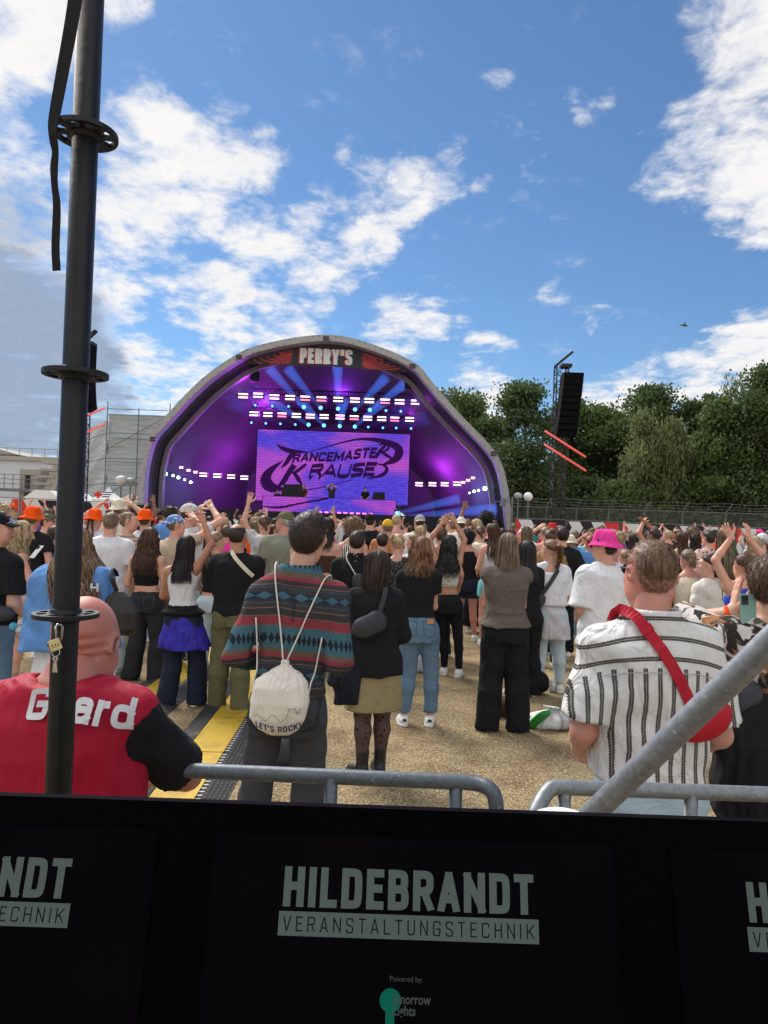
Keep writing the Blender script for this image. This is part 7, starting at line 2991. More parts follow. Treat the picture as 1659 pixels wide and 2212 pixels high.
# balding man in black
M_ = person('balding man in black long sleeved shirt and olive trousers with cream strap across his back', 512, 1130, 6.45, 'm', -4, 'tan', g=1.08, arms=('cross', 'cross'),
   hair=hr('bald', 'dark'), top=longs('black', .90, .5, .018), bottom=pants('olive', 'straight', w=(.016, .086, .084)), shoe=('sneaker', 'black'), legs=((-.12, 0, 10), (.12, -.1, -10)))
crossbody(M_, 'cream bag strap across the black shirt of the balding man', (490, 1188), (545, 1245), .036, CL['cream'], 6.3, None, 'shoulder_strap', 'strap')

# blue hoodie with long hair
Hd = person('woman in wide blue hoodie with very long wavy fair hair standing behind the black pole', 168, 1140, 4.7, 'f', -3, 'fair', g=1.32, arms=('low', 'low'), hs=1.02,
   hair=hr('long', 'light', L=.52, wave=.016, freq=34, n=1000, full=1.15, w=.008, pm=135, skew=.22, keys=HK), top=longs('sky', .92, .9, .05, hood=True, name='hoodie', flare=.07, flare_z=1.3, fold=.011), bottom=skirt('white', .38, .10, ruf=(15, .002, .014)),
   shoe=('boot', 'black'), h=.0135)
crossbody(Hd, 'dark leather shoulder bag hanging beside the blue hoodie', (232, 1205), (256, 1290), .03, LEATHER, 4.6, ((.02, -.03, -.09), (.10, .06, .12), -.3, 1), 'shoulder_bag')

hq = back_y(Hd[4], Hd[3])
q_ = to_local(Hd[0], 176, 1280, 4.5)
mb = MB()
letters_mesh(mb, 'TBH', .055, .045, .011, .010, lambda V2, o: np.stack([q_[0] + V2[:, 0], hq(q_[0] + V2[:, 0], q_[2] + V2[:, 1])[:] - .008 - o, q_[2] + V2[:, 1]], 1), dense=.01)
mb.build('lettering', CL['white'], Hd[0])

# black cap man at the left edge
person('man in black cap and black T-shirt with blue jeans at the left edge', -12, 1106, 5.2, 'm', -22, 'fair', g=1.1, arms=('low', 'low'), head=(-38, 0, 0), hair=hr('crop', 'brown'), hat=('cap', 'black'),
       top=tee('black', .93, .80, .6, .02, sease=.03), bottom=pants('denim mid', 'straight'), shoe=('sneaker', 'white'))
wb = empty('waist_pack', tuple(at(2, 1325, 5.02)))
tag(wb, 'black waist pack with small blue toy on the hip of the cap man', 'bag')
f = Field((-.15, -.1, -.13), (.2, .1, .1), .008)
f.ell((0, 0, 0), (.105, .05, .055), .02)
f.fold(.003, 2)
V, Q = f.nets()
link('pouch', mesh_np('pouch', V, [Q]), GBAG, wb)
mb = MB()
mb.grid(blob((.10, -.02, -.085), .026, .002, 2))
mb.grid(blob((.128, -.03, -.078), .012, .001, 3))
mb.build('toy_charm', plain('blue rubber', (.08, .36, .52), .5), wb, smooth=True)

# blonde with plaid skirt
bl = person('woman with wavy blonde hair in maroon top and grey plaid skirt holding a phone', 40, 1124, 6.9, 'f', -48, 'fair', arms=('hold', ((.10, .25, 1.19), (.9, -.4, -.8), (-1, 0, 0), 'grip')), head=(-8, -14, 0),
   hair=hr('long', 'blond', L=.27, wave=.022, freq=42, n=900, full=1.45, w=.008), top=bandeau('maroon', .98, 1.36), bottom=skirt(P_PLAID, .60, .035, rise=1.04), shoe=('boot', 'tan'), legs=((-.09, 0, 0), (.09, 0, -8)))
ph = empty('phone', tuple(at(79, 1192, 6.75)), math.radians(-30))
tag(ph, 'white phone in the hand of the blonde woman with the plaid skirt', 'phone')


def phone_parts(e, mat, tilt=0.0, scr=None):
 M = Matrix.Rotation(tilt, 4, 'X')
 f = MB()
 f.box((-.036, -.004, -.075), (.036, .004, .075), M)
 o = f.build('phone_body', mat, e)
 bv = o.modifiers.new('bevel', 'BEVEL')
 bv.width, bv.segments = .006, 3
 f = MB()
 f.box((-.030, -.0065, .030), (.0, -.004, .068), M)
 f.lathe([(.001, .0), (.009, .0), (.009, .004)], 12, M @ Matrix.Translation((-.014, -.0062, .056)) @ Matrix.Rotation(math.pi / 2, 4, 'X'))
 f.build('camera_block', scr or BLACKP, e)


phone_parts(ph, plain('pale phone', (.6, .6, .6), .3), -.7)

# long wavy black hair, arms raised
person('woman with long wavy black hair and black leggings holding both arms up in horns', 972, 1156, 8.2, 'f', -3, 'tan', arms=(((.115, .06, 1.90), (1, .1, 0), (0, 1, 0), 'horns'), ((.05, .06, 1.92), (1, .1, 0), (0, 1, 0), 'horns')),
       hair=hr('long', 'black', L=.42, wave=.020, freq=40, n=800, full=1.2, w=.007), top=bandeau(P_LEOW, 1.12, 1.30, straps=(.06,)), bottom=pants('black', 'leggings', rise=1.03), shoe=('sneaker', 'white'), legs=((-.02, .10, 4), (.16, .02, -14)))

# white T-shirt men and orange hats on the left
person('broad man in plain white T-shirt with short light brown hair and pale trousers', 241, 1106, 7.8, 'm', 5, 'fair', g=1.1, arms=('cross', 'low'), head=(12, 0, 0), hair=hr('crop', 'ash', t=1.4, fade=(.02, .05)), top=tee('white', .84, .70, .7, .022),
       bottom=pants('denim pale', 'straight'), shoe=('sneaker', 'white'))
person('boy in profile with cropped hair and beige banded T-shirt beside the white T-shirt man', 277, 1106, 8.9, 'm', -40, 'fair', arms=('low', 'low'), head=(-32, 0, 0), hair=hr('crop', 'ash', fade=(.02, .05), t=1.3), top=tee(P_BEIST, .85, .6), bottom=pants('khaki', 'straight'))
person('man in orange bucket hat, black T-shirt and denim shorts near the left edge', 71, 1098, 8.5, 'm', 3, 'pink', arms=('hold', 'down'), hair=hr('crop', 'ash'), hat=('bucket', 'orange'), top=tee('black', .90, .55, .5), bottom=shorts('denim light', .60), shoe=('sneaker', 'white'))
person('girl in orange bucket hat with dark braids and white printed T-shirt right of the pole', 205, 1103, 9.8, 'f', -6, 'fair', arms=('clap', 'low'), hair=hr('braids', 'dark', L=.12), hat=('bucket', 'orange'), top=tee('white', .85), bottom=pants('denim light'))
person('person in orange bucket hat and pale blue T-shirt left of the leopard cap man', 314, 1104, 9.8, 'f', 4, 'fair', arms=('low', 'low'), hair=hr('crop', 'brown'), hat=('bucket', 'orange'), top=tee('white', .85), bottom=pants('denim light'))
person('tall person in wide cream sun hat with an arm raised beside the orange hats', 257, 1082, 11.2, 'm', 0, 'fair', arms=('low', 'bent'), hair=hr('crop', 'ash'), hat=('bucket', 'cream'), top=tee('offwhite', .85), bottom=pants('khaki'))
person('man in olive garrison cap and sunglasses facing right by the pole', 100, 1110, 10.4, 'm', -50, 'fair', head=(-20, 0, 0), hair=hr('crop', 'dark'), hat=('garrison', 'olive'), top=tank('charcoal'), bottom=pants('denim dark'), extra=(('sunglasses', 0),))
person('person in bright blue sweatshirt half hidden by the black pole', 118, 1136, 8.8, 'm', 0, 'fair', hair=hr('short', 'brown'), top=longs('blue'), bottom=pants('denim dark'))
person('man in pale leopard cap and sunglasses, white T-shirt, clapping overhead', 409, 1088, 8.6, 'm', -38, 'fair', arms=('bent', 'bent'), head=(-26, 0, 0), hair=hr('crop', 'brown'), hat=('cap', P_LEOW), top=tee('white', .85), bottom=pants('denim light'), extra=(('sunglasses', 0),))
person('man in blue tie dye cap and tan T-shirt with one hand up', 377, 1112, 8.2, 'm', -26, 'fair', arms=('low', 'bent'), head=(-25, 0, 0), hair=hr('crop', 'ash'), hat=('capback', P_TIE), top=tee('beige', .85), bottom=pants('khaki'))
person('girl with fair ponytail in black crop top and pale jeans beside the balding man', 466, 1148, 7.7, 'f', -8, 'fair', arms=('low', 'low'), head=(-20, 0, 0), hair=hr('ponytail', 'light', L=.34, wave=.02, r=.028), top=tank('black', 1.03, armhole=.05), bottom=pants('denim pale', 'straight', rise=.99),
       shoe=('sneaker', 'white'))
person('child in hot pink T-shirt with cropped brown hair left of the balding man', 490, 1134, 10.2, 'm', 0, 'pink', hair=hr('crop', 'brown'), top=tee('pink', .85), bottom=pants('denim dark'))
person('person in light grey hooded jacket with dark tied hair raising a phone hand', 572, 1113, 9.6, 'f', 8, 'fair', arms=('up', 'low'), hair=hr('clip', 'brown'), top=longs('lightgrey', hood=True, name='hoodie'), bottom=pants('denim dark'))
OC = person('heavy man in olive cap and sage green T-shirt facing left', 620, 1104, 8.6, 'm', 22, 'pink', g=1.25, arms=('low', 'low'), head=(38, 0, 0), hair=hr('crop', 'grey'), hat=('cap', 'olive'), top=tee('sage', .85, .62, .7, .022), bottom=pants('khaki'))
person('woman with long dark hair in brown bandeau and tan trousers behind the banded overshirt man', 708, 1119, 8.9, 'f', -8, 'fair', arms=('low', 'low'), hair=hr('long', 'dark', L=.30, wave=.012, n=400), top=bandeau('brown', 1.08, 1.30), bottom=pants('tan', 'wide'))
person('woman with curly dark blond hair in black and white striped sleeveless dress', 763, 1121, 9.6, 'f', -12, 'fair', arms=('low', 'low'), head=(-15, 0, 0), hair=hr('curly', 'light', t=.035, ln=.07), top=tank(P_BW, .9, nz=1.34, neck=.10), bottom=skirt(P_BW, .40, .06))
SB = person('man with short dark hair in black shirt carrying thin white backpack cords', 773, 1147, 7.3, 'm', -4, 'fair', g=1.05, arms=('low', 'low'), hair=hr('short', 'dark', fade=(.01, .03), ln=.02), top=longs('black', collar=True, name='shirt'), bottom=pants('black'), shoe=('sneaker', 'black'))
for sx, (u0, v0), (u1, v1) in ((-1, (748, 1208), (772, 1242)), (1, (788, 1212), (780, 1242))):
 pass
crossbody(SB, 'black drawstring sack on white cords on the black shirt man', (748, 1207), (771, 1243), .010, cord, 7.2, ((.03, -.035, -.06), (.07, .04, .09), 0), 'drawstring_bag', 'bag', GBAG)
person('man with cropped dark hair and dark jacket right of the thin white cords', 826, 1150, 8.7, 'm', -5, 'fair', hair=hr('crop', 'dark', fade=(.01, .03)), top=longs('black'), bottom=pants('black'))
person('young woman with two blond hair buns in black sequinned top', 858, 1153, 8.0, 'f', 0, 'fair', arms=('low', 'low'), hair=hr('spacebuns', 'blond'), top=tee(P_SEQ, .95, .5, .2, .01, neck=.10), bottom=pants('black'))
person('girl with plaited fair hair standing between sequinned top and auburn hair', 896, 1152, 9.2, 'f', 18, 'fair', head=(30, 0, 0), hair=hr('updo', 'light'), top=tee('offwhite'), bottom=pants('denim mid'))
person('blond woman with long straight hair behind the auburn haired woman', 909, 1136, 10.8, 'f', 0, 'fair', hair=hr('long', 'blond', L=.30), top=tee('lightgrey'), bottom=pants('denim light'))
person('person in yellow beanie and orange shirt taking a photo', 838, 1122, 10.9, 'm', 4, 'pink', arms=('low', 'phone'), hair=hr('crop', 'ash'), hat=('beanie', 'yellow'), top=tee(cloth('rust', (.40, .16, .06)), .85), bottom=pants('khaki'))
person('man in black cap and black printed hoodie near the stage screen', 799, 1110, 12.4, 'm', 0, 'fair', g=1.1, hair=hr('crop', 'dark'), hat=('cap', 'black'), top=longs('black', hood=True, name='hoodie'), bottom=pants('black'))
person('man in grey cap and white T-shirt by the right edge of the stage panel', 908, 1112, 12.2, 'm', 5, 'fair', hair=hr('crop', 'brown'), hat=('capback', 'grey'), top=tee('offwhite'), bottom=pants('denim mid'))
person('shirtless tanned man with cropped hair in front of the raised horns', 953, 1138, 9.4, 'm', -6, 'tan', g=1.05, hair=hr('crop', 'brown'), bottom=pants('denim dark'))
person('woman with short curly black hair in black tank top and dark denim shorts', 1012, 1146, 10.8, 'f', -6, 'pink', arms=('hold', 'low'), hair=hr('curly', 'black', t=.022, ln=.05, n=2500), top=tank('black', .95), bottom=shorts('denim dark', .68), shoe=('sneaker', 'white'), legs=((-.12, .1, 6), (.15, 0, -10)))
person('woman with clipped brown hair in cream hooded jacket and long black skirt', 1038, 1136, 11.6, 'f', -10, 'fair', arms=('low', 'low'), hair=hr('clip', 'brown'), top=longs('cream', .98, hood=True, name='hoodie'), bottom=skirt('black', .12, .05))
person('woman with very long brown hair in white strap top and turquoise shorts', 1067, 1131, 10.4, 'f', -4, 'fair', arms=('low', 'low'), hair=hr('long', 'brown', L=.46, wave=.014, n=420), top=bandeau('white', .98, 1.33, straps=(-.07, .07)), bottom=shorts('turquoise', .70), shoe=('sneaker', 'white'))
person('person in cream cap with black sunglasses on it, hands at mouth', 996, 1117, 12.6, 'm', -8, 'fair', arms=('phone', 'phone'), hair=hr('crop', 'brown'), hat=('capback', 'offwhite'), top=tee('offwhite'), bottom=pants('denim mid'))
person('tall person with round dark afro in front of the right stage foot', 1052, 1108, 15.0, 'm', 0, 'brown', hair=hr('curly', 'black', t=.034, ln=.07, n=3500), top=tee('taupe'), bottom=pants('denim dark'))
person('fair woman turned to the left in profile with long straight light hair', 1136, 1138, 9.9, 'f', 75, 'fair', head=(10, 0, 0), hair=hr('long', 'ash', L=.30, n=400), top=tee('taupe', .9), bottom=pants('denim mid'))
person('woman with long black hair and black jacket right of the grey blouse', 1140, 1168, 7.4, 'f', 20, 'fair', arms=('low', 'hold'), hair=hr('long', 'black', L=.36, n=520, full=1.1), top=longs('black'), bottom=pants('black', 'baggy'), shoe=('sneaker', 'white'))
person('woman with loose brown bun in leopard print top', 1190, 1143, 9.0, 'f', 6, 'fair', arms=('low', 'low'), hair=hr('bun', 'brown'), top=tee(P_LEO, .92, .5), bottom=pants('black'))
person('man with short dark hair and loose black shirt behind the off shoulder blouse', 1216, 1138, 9.8, 'm', 0, 'fair', g=1.05, hair=hr('short', 'dark'), top=tee('black', .82, .8, .7), bottom=pants('black'))
person('person in pale yellow bucket hat beside the loose black shirt', 1232, 1158, 11.4, 'f', 0, 'fair', hair=hr('long', 'blond', L=.2), hat=('bucket', 'cream'), top=tee('white'), bottom=pants('denim light'))
person('blond person with bare shoulders and one arm raised behind the leopard top', 1180, 1137, 11.2, 'f', -5, 'fair', arms=('bent', 'low'), hair=hr('ponytail', 'light', L=.2), top=bandeau('offwhite', .95), bottom=pants('denim mid'))
person('woman with streaked blond ponytail between pink hat and striped shirt', 1352, 1186, 8.6, 'f', 4, 'fair', hair=hr('ponytail', 'light', L=.22), top=tee('charcoal'), bottom=pants('denim dark'))
person('man clapping overhead with sunglasses on his head behind the striped shirt man', 1414, 1142, 11.8, 'm', 30, 'tan', arms=('clap', 'clap'), hair=hr('short', 'dark'), top=tee('black'), bottom=pants('denim dark'))
person('person with white blond hair and both hands up near the red banner', 1338, 1150, 12.6, 'f', 0, 'fair', arms=('bent', 'low'), hair=hr('curly', 'blond', t=.025), top=tee('rose'), bottom=pants('denim mid'))
person('woman with reddish plait and blue denim sleeves arranging her hair', 1277, 1156, 11.2, 'f', -8, 'tan', arms=('bent', 'bent'), hair=hr('updo', 'red'), top=longs('sky'), bottom=pants('denim mid'))
person('man in sunglasses turned towards the camera in front of the red banner', 1463, 1138, 15.5, 'm', 160, 'tan', arms=('low', 'low'), hair=hr('crop', 'dark'), top=tee('black'), bottom=pants('black'), extra=(('sunglasses', 0),))
person('bare shouldered woman with long brown hair and black top before the red banner', 1475, 1149, 12.2, 'f', 0, 'fair', arms=('low', 'low'), hair=hr('long', 'brown', L=.3), top=bandeau('black', .95, 1.30, straps=(-.06, .06)), bottom=pants('black'))
person('man with dark hair in pink printed shirt beside the purple banner', 1533, 1147, 11.4, 'm', 10, 'fair', hair=hr('short', 'dark'), top=tee(P_PINKST, .85), bottom=pants('denim dark'))
person('woman with dark wavy hair in grey print shirt before the black banner', 1502, 1153, 12.8, 'f', 0, 'fair', hair=hr('long', 'dark', L=.25, wave=.01), top=tee('grey'), bottom=pants('denim mid'))
person('tall woman with very long straight light brown hair and denim trousers', 1566, 1140, 8.8, 'f', 8, 'fair', arms=('low', 'low'), hair=hr('long', 'ash', L=.5, n=420), top=tee('charcoal', .95), bottom=pants('denim mid'))
person('blond woman with loose hair behind the blue tank top', 1630, 1158, 10.2, 'f', 0, 'fair', hair=hr('bob', 'blond', L=.2, wave=.012), top=tee('green'), bottom=pants('denim mid'))
person('person in grey cap and dark green T-shirt at the right edge', 1648, 1152, 11.6, 'm', 20, 'fair', hair=hr('crop', 'grey'), hat=('cap', 'lightgrey'), top=tee('green'), bottom=pants('denim dark'))

# right-hand group
CT = person('woman with low knotted hair in cream sleeveless top right of the striped shirt', 1488, 1186, 7.2, 'f', -4, 'pink', g=1.08, arms=('low', 'low'), hair=hr('updo', 'ash'), top=tank('cream', .92, .010, .055, nz=1.42, neck=.085), bottom=pants('denim light'))
person('woman with two dark braids and glasses in off white knit top looking left', 1533, 1198, 7.0, 'f', 26, 'fair', g=1.05, arms=('low', 'low'), head=(34, 0, 0), hair=hr('braids', 'dark', L=.17), top=longs('offwhite', .86, .6, .024, sl=1.2), bottom=pants('denim light'))
person('woman in royal blue tank top making a heart with both hands overhead', 1610, 1194, 6.1, 'f', -4, 'fair', arms=(((.13, .02, 1.90), (1, .1, 0), (-.6, .8, 0), 'horns', (.55, .1, .8)), ((.03, .02, 1.90), (1, .1, 0), (-.6, .8, 0), 'horns', (-.1, .1, 1))),
       hair=hr('updo', 'brown'), top=tank('royal', .92), bottom=pants('denim dark', 'slim'))
PM = person('young man in leaf print shirt clapping with a green phone at the right edge', 1666, 1203, 3.0, 'm', -6, 'fair', g=1.05, hs=1.05, arms=(((.12, .10, 1.50), (1, -.1, -.9), (-1, 0, .1), 'flat', (-.12, .08, 1)), ((.03, .15, 1.42), (1, -.2, -.7), (-1, 0, .1), 'flat', (.0, .1, 1))), head=(-24, 0, 0),
   hair=hr('short', 'brown', dense=2.2, fade=(.01, .03), ln=.026, t=1.4), top=tee(P_BLOT, .80, .95, .7, .03, sease=.04, fold=.009), bottom=pants('maroon', 'straight'), shoe=('sneaker', 'white'), h=.012)
ph = empty('phone', tuple(at(1616, 1322, 2.97)), math.radians(10))
tag(ph, 'sea green phone held up by the young man at the right edge', 'phone')
phone_parts(ph, plain('sea green phone', (.16, .30, .26), .35), -.15)
wb = empty('wristband', tuple(at(1592, 1360, 3.22)))
tag(wb, 'orange festival wristband on the wrist of the young man in leaf print shirt', 'wristband')
PMr = PM[0]
e_, w_ = [PM[5](np.array([q]))[0] for q in PM[2]['arm']['L'][1:3]]
ax = unit(w_ - e_)
cc = w_ - ax * .02
mb = MB()
Mx = Vector(ax).to_track_quat('Z', 'Y').to_matrix().to_4x4()
mb.lathe([(.0335, -.009), (.0355, -.009), (.0355, .009), (.0335, .009)], 20, Mx)
mb.build('band', CL['orange'], wb, smooth=True)
ya = PMr.rotation_euler[2]
wl = np.array([cc[0] * math.cos(ya) - cc[1] * math.sin(ya), cc[0] * math.sin(ya) + cc[1] * math.cos(ya), cc[2]]) + np.array(PMr.location)
wb.location = tuple(wl)
hj = thing_at('jacket', PMr, 'black hooded jacket tied and hanging at the side of the leaf print shirt', 'jacket')
e = to_local(PMr, 1590, 1610, 2.85)
f = Field(e - .42, e + .42, .012)
f.loft([(e[2] - .34, .10, .06, e[0] + .05, e[1]), (e[2] - .15, .12, .08, e[0] + .02, e[1]), (e[2] + .02, .11, .085, e[0] + .02, e[1]), (e[2] + .12, .09, .08, e[0] + .05, e[1] + .03), (e[2] + .20, .06, .06, e[0] + .09, e[1] + .07)], .02, ruf=(8, .003, .014))
f.ell(e + (-.07, -.01, .06), (.07, .06, .05), .03)
f.ell(e + (-.10, -.02, .01), (.05, .04, .03), .03)
f.fold(.011, 21)
V, Q = f.nets()
link('jacket_cloth', mesh_np('jacket', V, [Q]), cloth('jacket black', (.012, .012, .015), .85, .7), hj)
sk = thing_at('backpack', PMr, 'black padded bag at the elbow of the leaf print shirt, below the wristband', 'bag')
e = to_local(PMr, 1590, 1520, 2.9)
f = Field(e - .22, e + .22, .011)
f.ell(e, (.09, .075, .12), .02, rotm('Y', .5))
f.fold(.007, 8)
V, Q = f.nets()
link('bag_body', mesh_np('bag', V, [Q]), GBAG, sk)
# ------------------------------------------------------------------ things near the camera
BLACKPAINT = plain('worn black paint', (.009, .009, .011), .45, .0, .5, 14, .35, .28, 40)
PY = 1.385
px, pz = at(155.5, 1000, PY)[0], None
pole = empty('scaffold_post', (float(px), PY, 0))
tag(pole, 'black scaffold post with round rosettes standing left in front of the guard', 'post')
mb = MB()
mb.tube([(0, 0, 0.0), (0, 0, 1.5), (0, 0, 3.4)], .0246, 28)
mb.build('tube', BLACKPAINT, pole, smooth=True)
rz = []
for v in (290, 808, 1328):
 z = float(at(165 if v < 400 else 152 if v < 900 else 135, v, PY)[2])
 rz.append(z)
 mb = MB()
 mb.lathe([(.0246, -.0045), (.036, -.0045), (.036, .0045), (.0246, .0045), (.0246, -.0045)], 32)
 mb.lathe([(.0525, -.0045), (.0612, -.0045), (.0615, -.003), (.0615, .003), (.0612, .0045), (.0525, .0045), (.0525, -.0045)], 40)
 for k in range(8):
  a = k * math.pi / 4 + .25
  M = Matrix.Rotation(a, 4, 'Z')
  wd = .0075 if k % 2 else .0045
  mb.box((.034, -wd, -.0042), (.0545, wd, .0042), M)
 mb.lathe([(.0246, .014), (.027, .012), (.030, .0046)], 28)
 mb.lathe([(.031, -.0046), (.0285, -.012), (.0246, -.014)], 28)
 mb.build('rosette', BLACKPAINT, pole, (0, 0, z), smooth=False)
# webbing strap
st_px = [(172, -60, 1.350), (160, 20, 1.345), (148, 90, 1.340), (133, 170, 1.335), (121, 235, 1.330), (115, 268, 1.325), (114, 285, 1.315), (117, 310, 1.320), (121, 330, 1.325), (117, 360, 1.325), (118, 400, 1.325), (124, 440, 1.325), (122, 490, 1.325), (120, 540, 1.325), (123, 585, 1.325)]
ws_px = [34, 30, 29, 27, 25, 22, 18, 17, 13, 17, 13, 16, 17, 17, 17]
S3 = np.array([at(u, v, y) for u, v, y in st_px])
D4 = _sm(np.concatenate([S3, np.array(ws_px)[:, None] / F_PX * 1.33], 1), 2)
T = np.gradient(D4[:, :3], axis=0)
T /= np.linalg.norm(T, axis=1)[:, None]
sdv = np.cross(T, np.array([0, -1.0, 0]))
sdv /= np.linalg.norm(sdv, axis=1)[:, None]
G = np.stack([D4[:, :3] - sdv * D4[:, 3:] / 2, D4[:, :3] + sdv * D4[:, 3:] / 2, D4[:, :3] + sdv * D4[:, 3:] / 2 - np.array([0, .0022, 0]), D4[:, :3] - sdv * D4[:, 3:] / 2 - np.array([0, .0022, 0]), D4[:, :3] - sdv * D4[:, 3:] / 2], 1)
mb = MB()
mb.grid(G)
tag(mb.build('webbing_strap', cloth('black webbing', (.014, .014, .015), .8, .1)), 'black webbing strap hanging from the top of the black post through its highest rosette', 'strap')
# padlock with keys
BRASS = plain('brass', (.45, .36, .17), .38, .75, .15, 40, .2)
STEEL = plain('bright steel', (.55, .55, .56), .25, .9, .1, 30)
pp = at(118, 1392, PY - .055)
pl = empty('padlock', tuple(pp))
tag(pl, 'brass padlock with a steel shackle hanging from the lowest rosette of the black post', 'padlock')
M = Matrix.Rotation(math.radians(-24), 4, 'Y') @ Matrix.Rotation(math.radians(35), 4, 'Z')
mb = MB()
mb.box((-.0105, -.0055, -.0125), (.0105, .0055, .0095), M)
o = mb.build('lock_body', BRASS, pl)
bv = o.modifiers.new('bevel', 'BEVEL')
bv.width, bv.segments = .0015, 2
mb = MB()
mb.lathe([(.0005, 0), (.0032, 0), (.0032, .0012)], 12, M @ Matrix.Translation((-.0105, 0, .003)) @ Matrix.Rotation(-math.pi / 2, 4, 'Y'))
for k in range(3):
 mb.box((-.006 + .005 * k, -.0058, -.006), (-.004 + .005 * k, -.0054, .001), M)
mb.build('keyway_and_stamp', plain('dark brass', (.12, .09, .04), .5, .6), pl)
mb = MB()
mb.tube([(.002, .002, .005), (.001, .001, .025), (.0, .0, .033), (.002, .004, .037), (.006, .010, .036), (.008, .013, .030), (.007, .012, .006)], .0021, 8)
mb.build('shackle', STEEL, pl, smooth=True)
kp = at(120, 1401 + 8, PY - .058)
ky = empty('keys', tuple(kp))
tag(ky, 'small steel key pair on a split ring under the brass padlock', 'keys')
mb = MB()
mb.tube([(.0078 * math.cos(a), .001 * math.sin(a * 2), .0078 * math.sin(a)) for a in np.linspace(0, 6.29, 26)], .0009, 6)
mb.build('split_ring', STEEL, ky, smooth=True)
for k, (dx, an) in enumerate(((0, .06), (.001, -.12))):
 M = Matrix.Translation((dx, -.002 * k, -.0085)) @ Matrix.Rotation(an, 4, 'Y')
 mb = MB()
 mb.lathe([(.002, -.0006), (.0048, -.0006), (.0048, .0006), (.002, .0006)], 12, M @ Matrix.Translation((0, 0, -.003)) @ Matrix.Rotation(math.pi / 2, 4, 'X'))
 mb.box((-.0018, -.0006, -.029), (.0014, .0006, -.0065), M)
 for j in range(4):
  mb.box((-.0030, -.0005, -.027 + j * .004), (-.0017, .0005, -.025 + j * .004), M)
 mb.build('key', STEEL, ky)

# slanting galvanised tube
def zinc(name, col, rough):
 m, N = mat_new(name)
 tc = N.n('ShaderNodeTexCoord').outputs['Object']
 v = N.n('ShaderNodeTexVoronoi', ins={'Vector': tc, 'Scale': 95.0}).outputs['Color']
 sp = N.n('ShaderNodeSeparateXYZ', ins={0: v})
 c = N.mix(sp.outputs[0], tuple(x * .85 for x in col), tuple(x * 1.12 for x in col))
 c = N.mix(N.math('MULTIPLY', N.ramp(N.noise(tc, 21.0, 6.0, .7), .48, .75), .25), c, tuple(x * .42 for x in col))
 ch = N.ramp(N.noise(N.mapv(tc, (1, 1, 1)), 62.0, 3.0, .7), .68, .71)
 c = N.mix(ch, c, (.045, .042, .038))
 lt = N.ramp(N.noise(N.mapv(tc, (1, 1, 1), (3, 1, 2)), 80.0, 3.0, .7), .69, .72)
 c = N.mix(lt, c, (.55, .56, .57))
 finish(N, c, N.math('ADD', rough, N.math('MULTIPLY', N.noise(tc, 30, 4), .22)), .55, N.noise(tc, 60, 4), .25, .003, .4)
 return m


GT = zinc('galvanised tube', (.25, .26, .27), .34)
a, b = at(1290, 1748, 1.52), at(1659, 1392, 1.26)
d = unit(b - a)
lo_ = a - d * ((a[2]) / d[2])
hi_ = b + d * 1.0
n_ = 40
mb = MB()
mb.tube([lo_ - lo_ + (hi_ - lo_) * t for t in np.linspace(0, 1, n_)], .0242, 32)
tag(mb.build('steel_tube', GT, None, tuple(lo_), smooth=True), 'thick galvanised steel tube slanting up across the striped shirt man', 'scaffold tube')
# white rounded top behind the screens
p = at(1216, 1763, 1.30)
mb = MB()
R1 = 66 / F_PX * 1.3
mb.lathe([(.001, p[2]), (R1 * .8, p[2] - .001), (R1 * .97, p[2] - .006), (R1, p[2] - .014), (R1 * .98, p[2] - .03), (R1 * .92, p[2] - .032), (R1 * .88, .02), (R1 * .86, 0), (.001, 0)], 36)
tag(mb.build('barrel', plain('white plastic', (.70, .71, .73), .4), None, (float(p[0]), 1.30, 0), smooth=False), 'white plastic barrel whose lid shows at the foot of the slanting tube', 'barrel')

# crowd barriers
RAIL = zinc('barrier zinc', (.105, .125, .145), .38)
RAIL2 = zinc('barrier zinc pale', (.20, .22, .235), .38)


def barrier(pts, label, posts, mat, r=.019):
 P = _sm(np.array(pts), 3)
 e = empty('crowd_barrier', (float(P[len(P) // 2][0]), float(P[len(P) // 2][1]), 0))
 tag(e, label, 'barrier', 'steel crowd barriers')
 o_ = np.array(e.location)
 mb = MB()
 mb.tube(P - o_, r, 16)
 mb.build('top_rail', mat, e, smooth=True)
 for q in posts:
  q = np.array(q) - o_
  mb = MB()
  mb.tube([(q[0], q[1], .04), (q[0], q[1], q[2] - .4), (q[0], q[1], q[2])], r * .88, 12)
  mb.build('post', mat, e, smooth=True)
 a_, b_ = P[0] - o_, P[-1] - o_
 mb = MB()
 mb.tube([(a_[0], a_[1], .18), (b_[0], b_[1], .18)], r * .8, 10)
 mb.tube([(a_[0], a_[1], .62), (b_[0], b_[1], .62)], r * .6, 10)
 mb.build('lower_rails', mat, e, smooth=True)
 for q in (posts[0], posts[-1]):
  q = np.array(q) - o_
  mb = MB()
  mb.box((q[0] - .03, q[1] - .28, .0), (q[0] + .03, q[1] + .28, .04))
  mb.build('foot', mat, e)


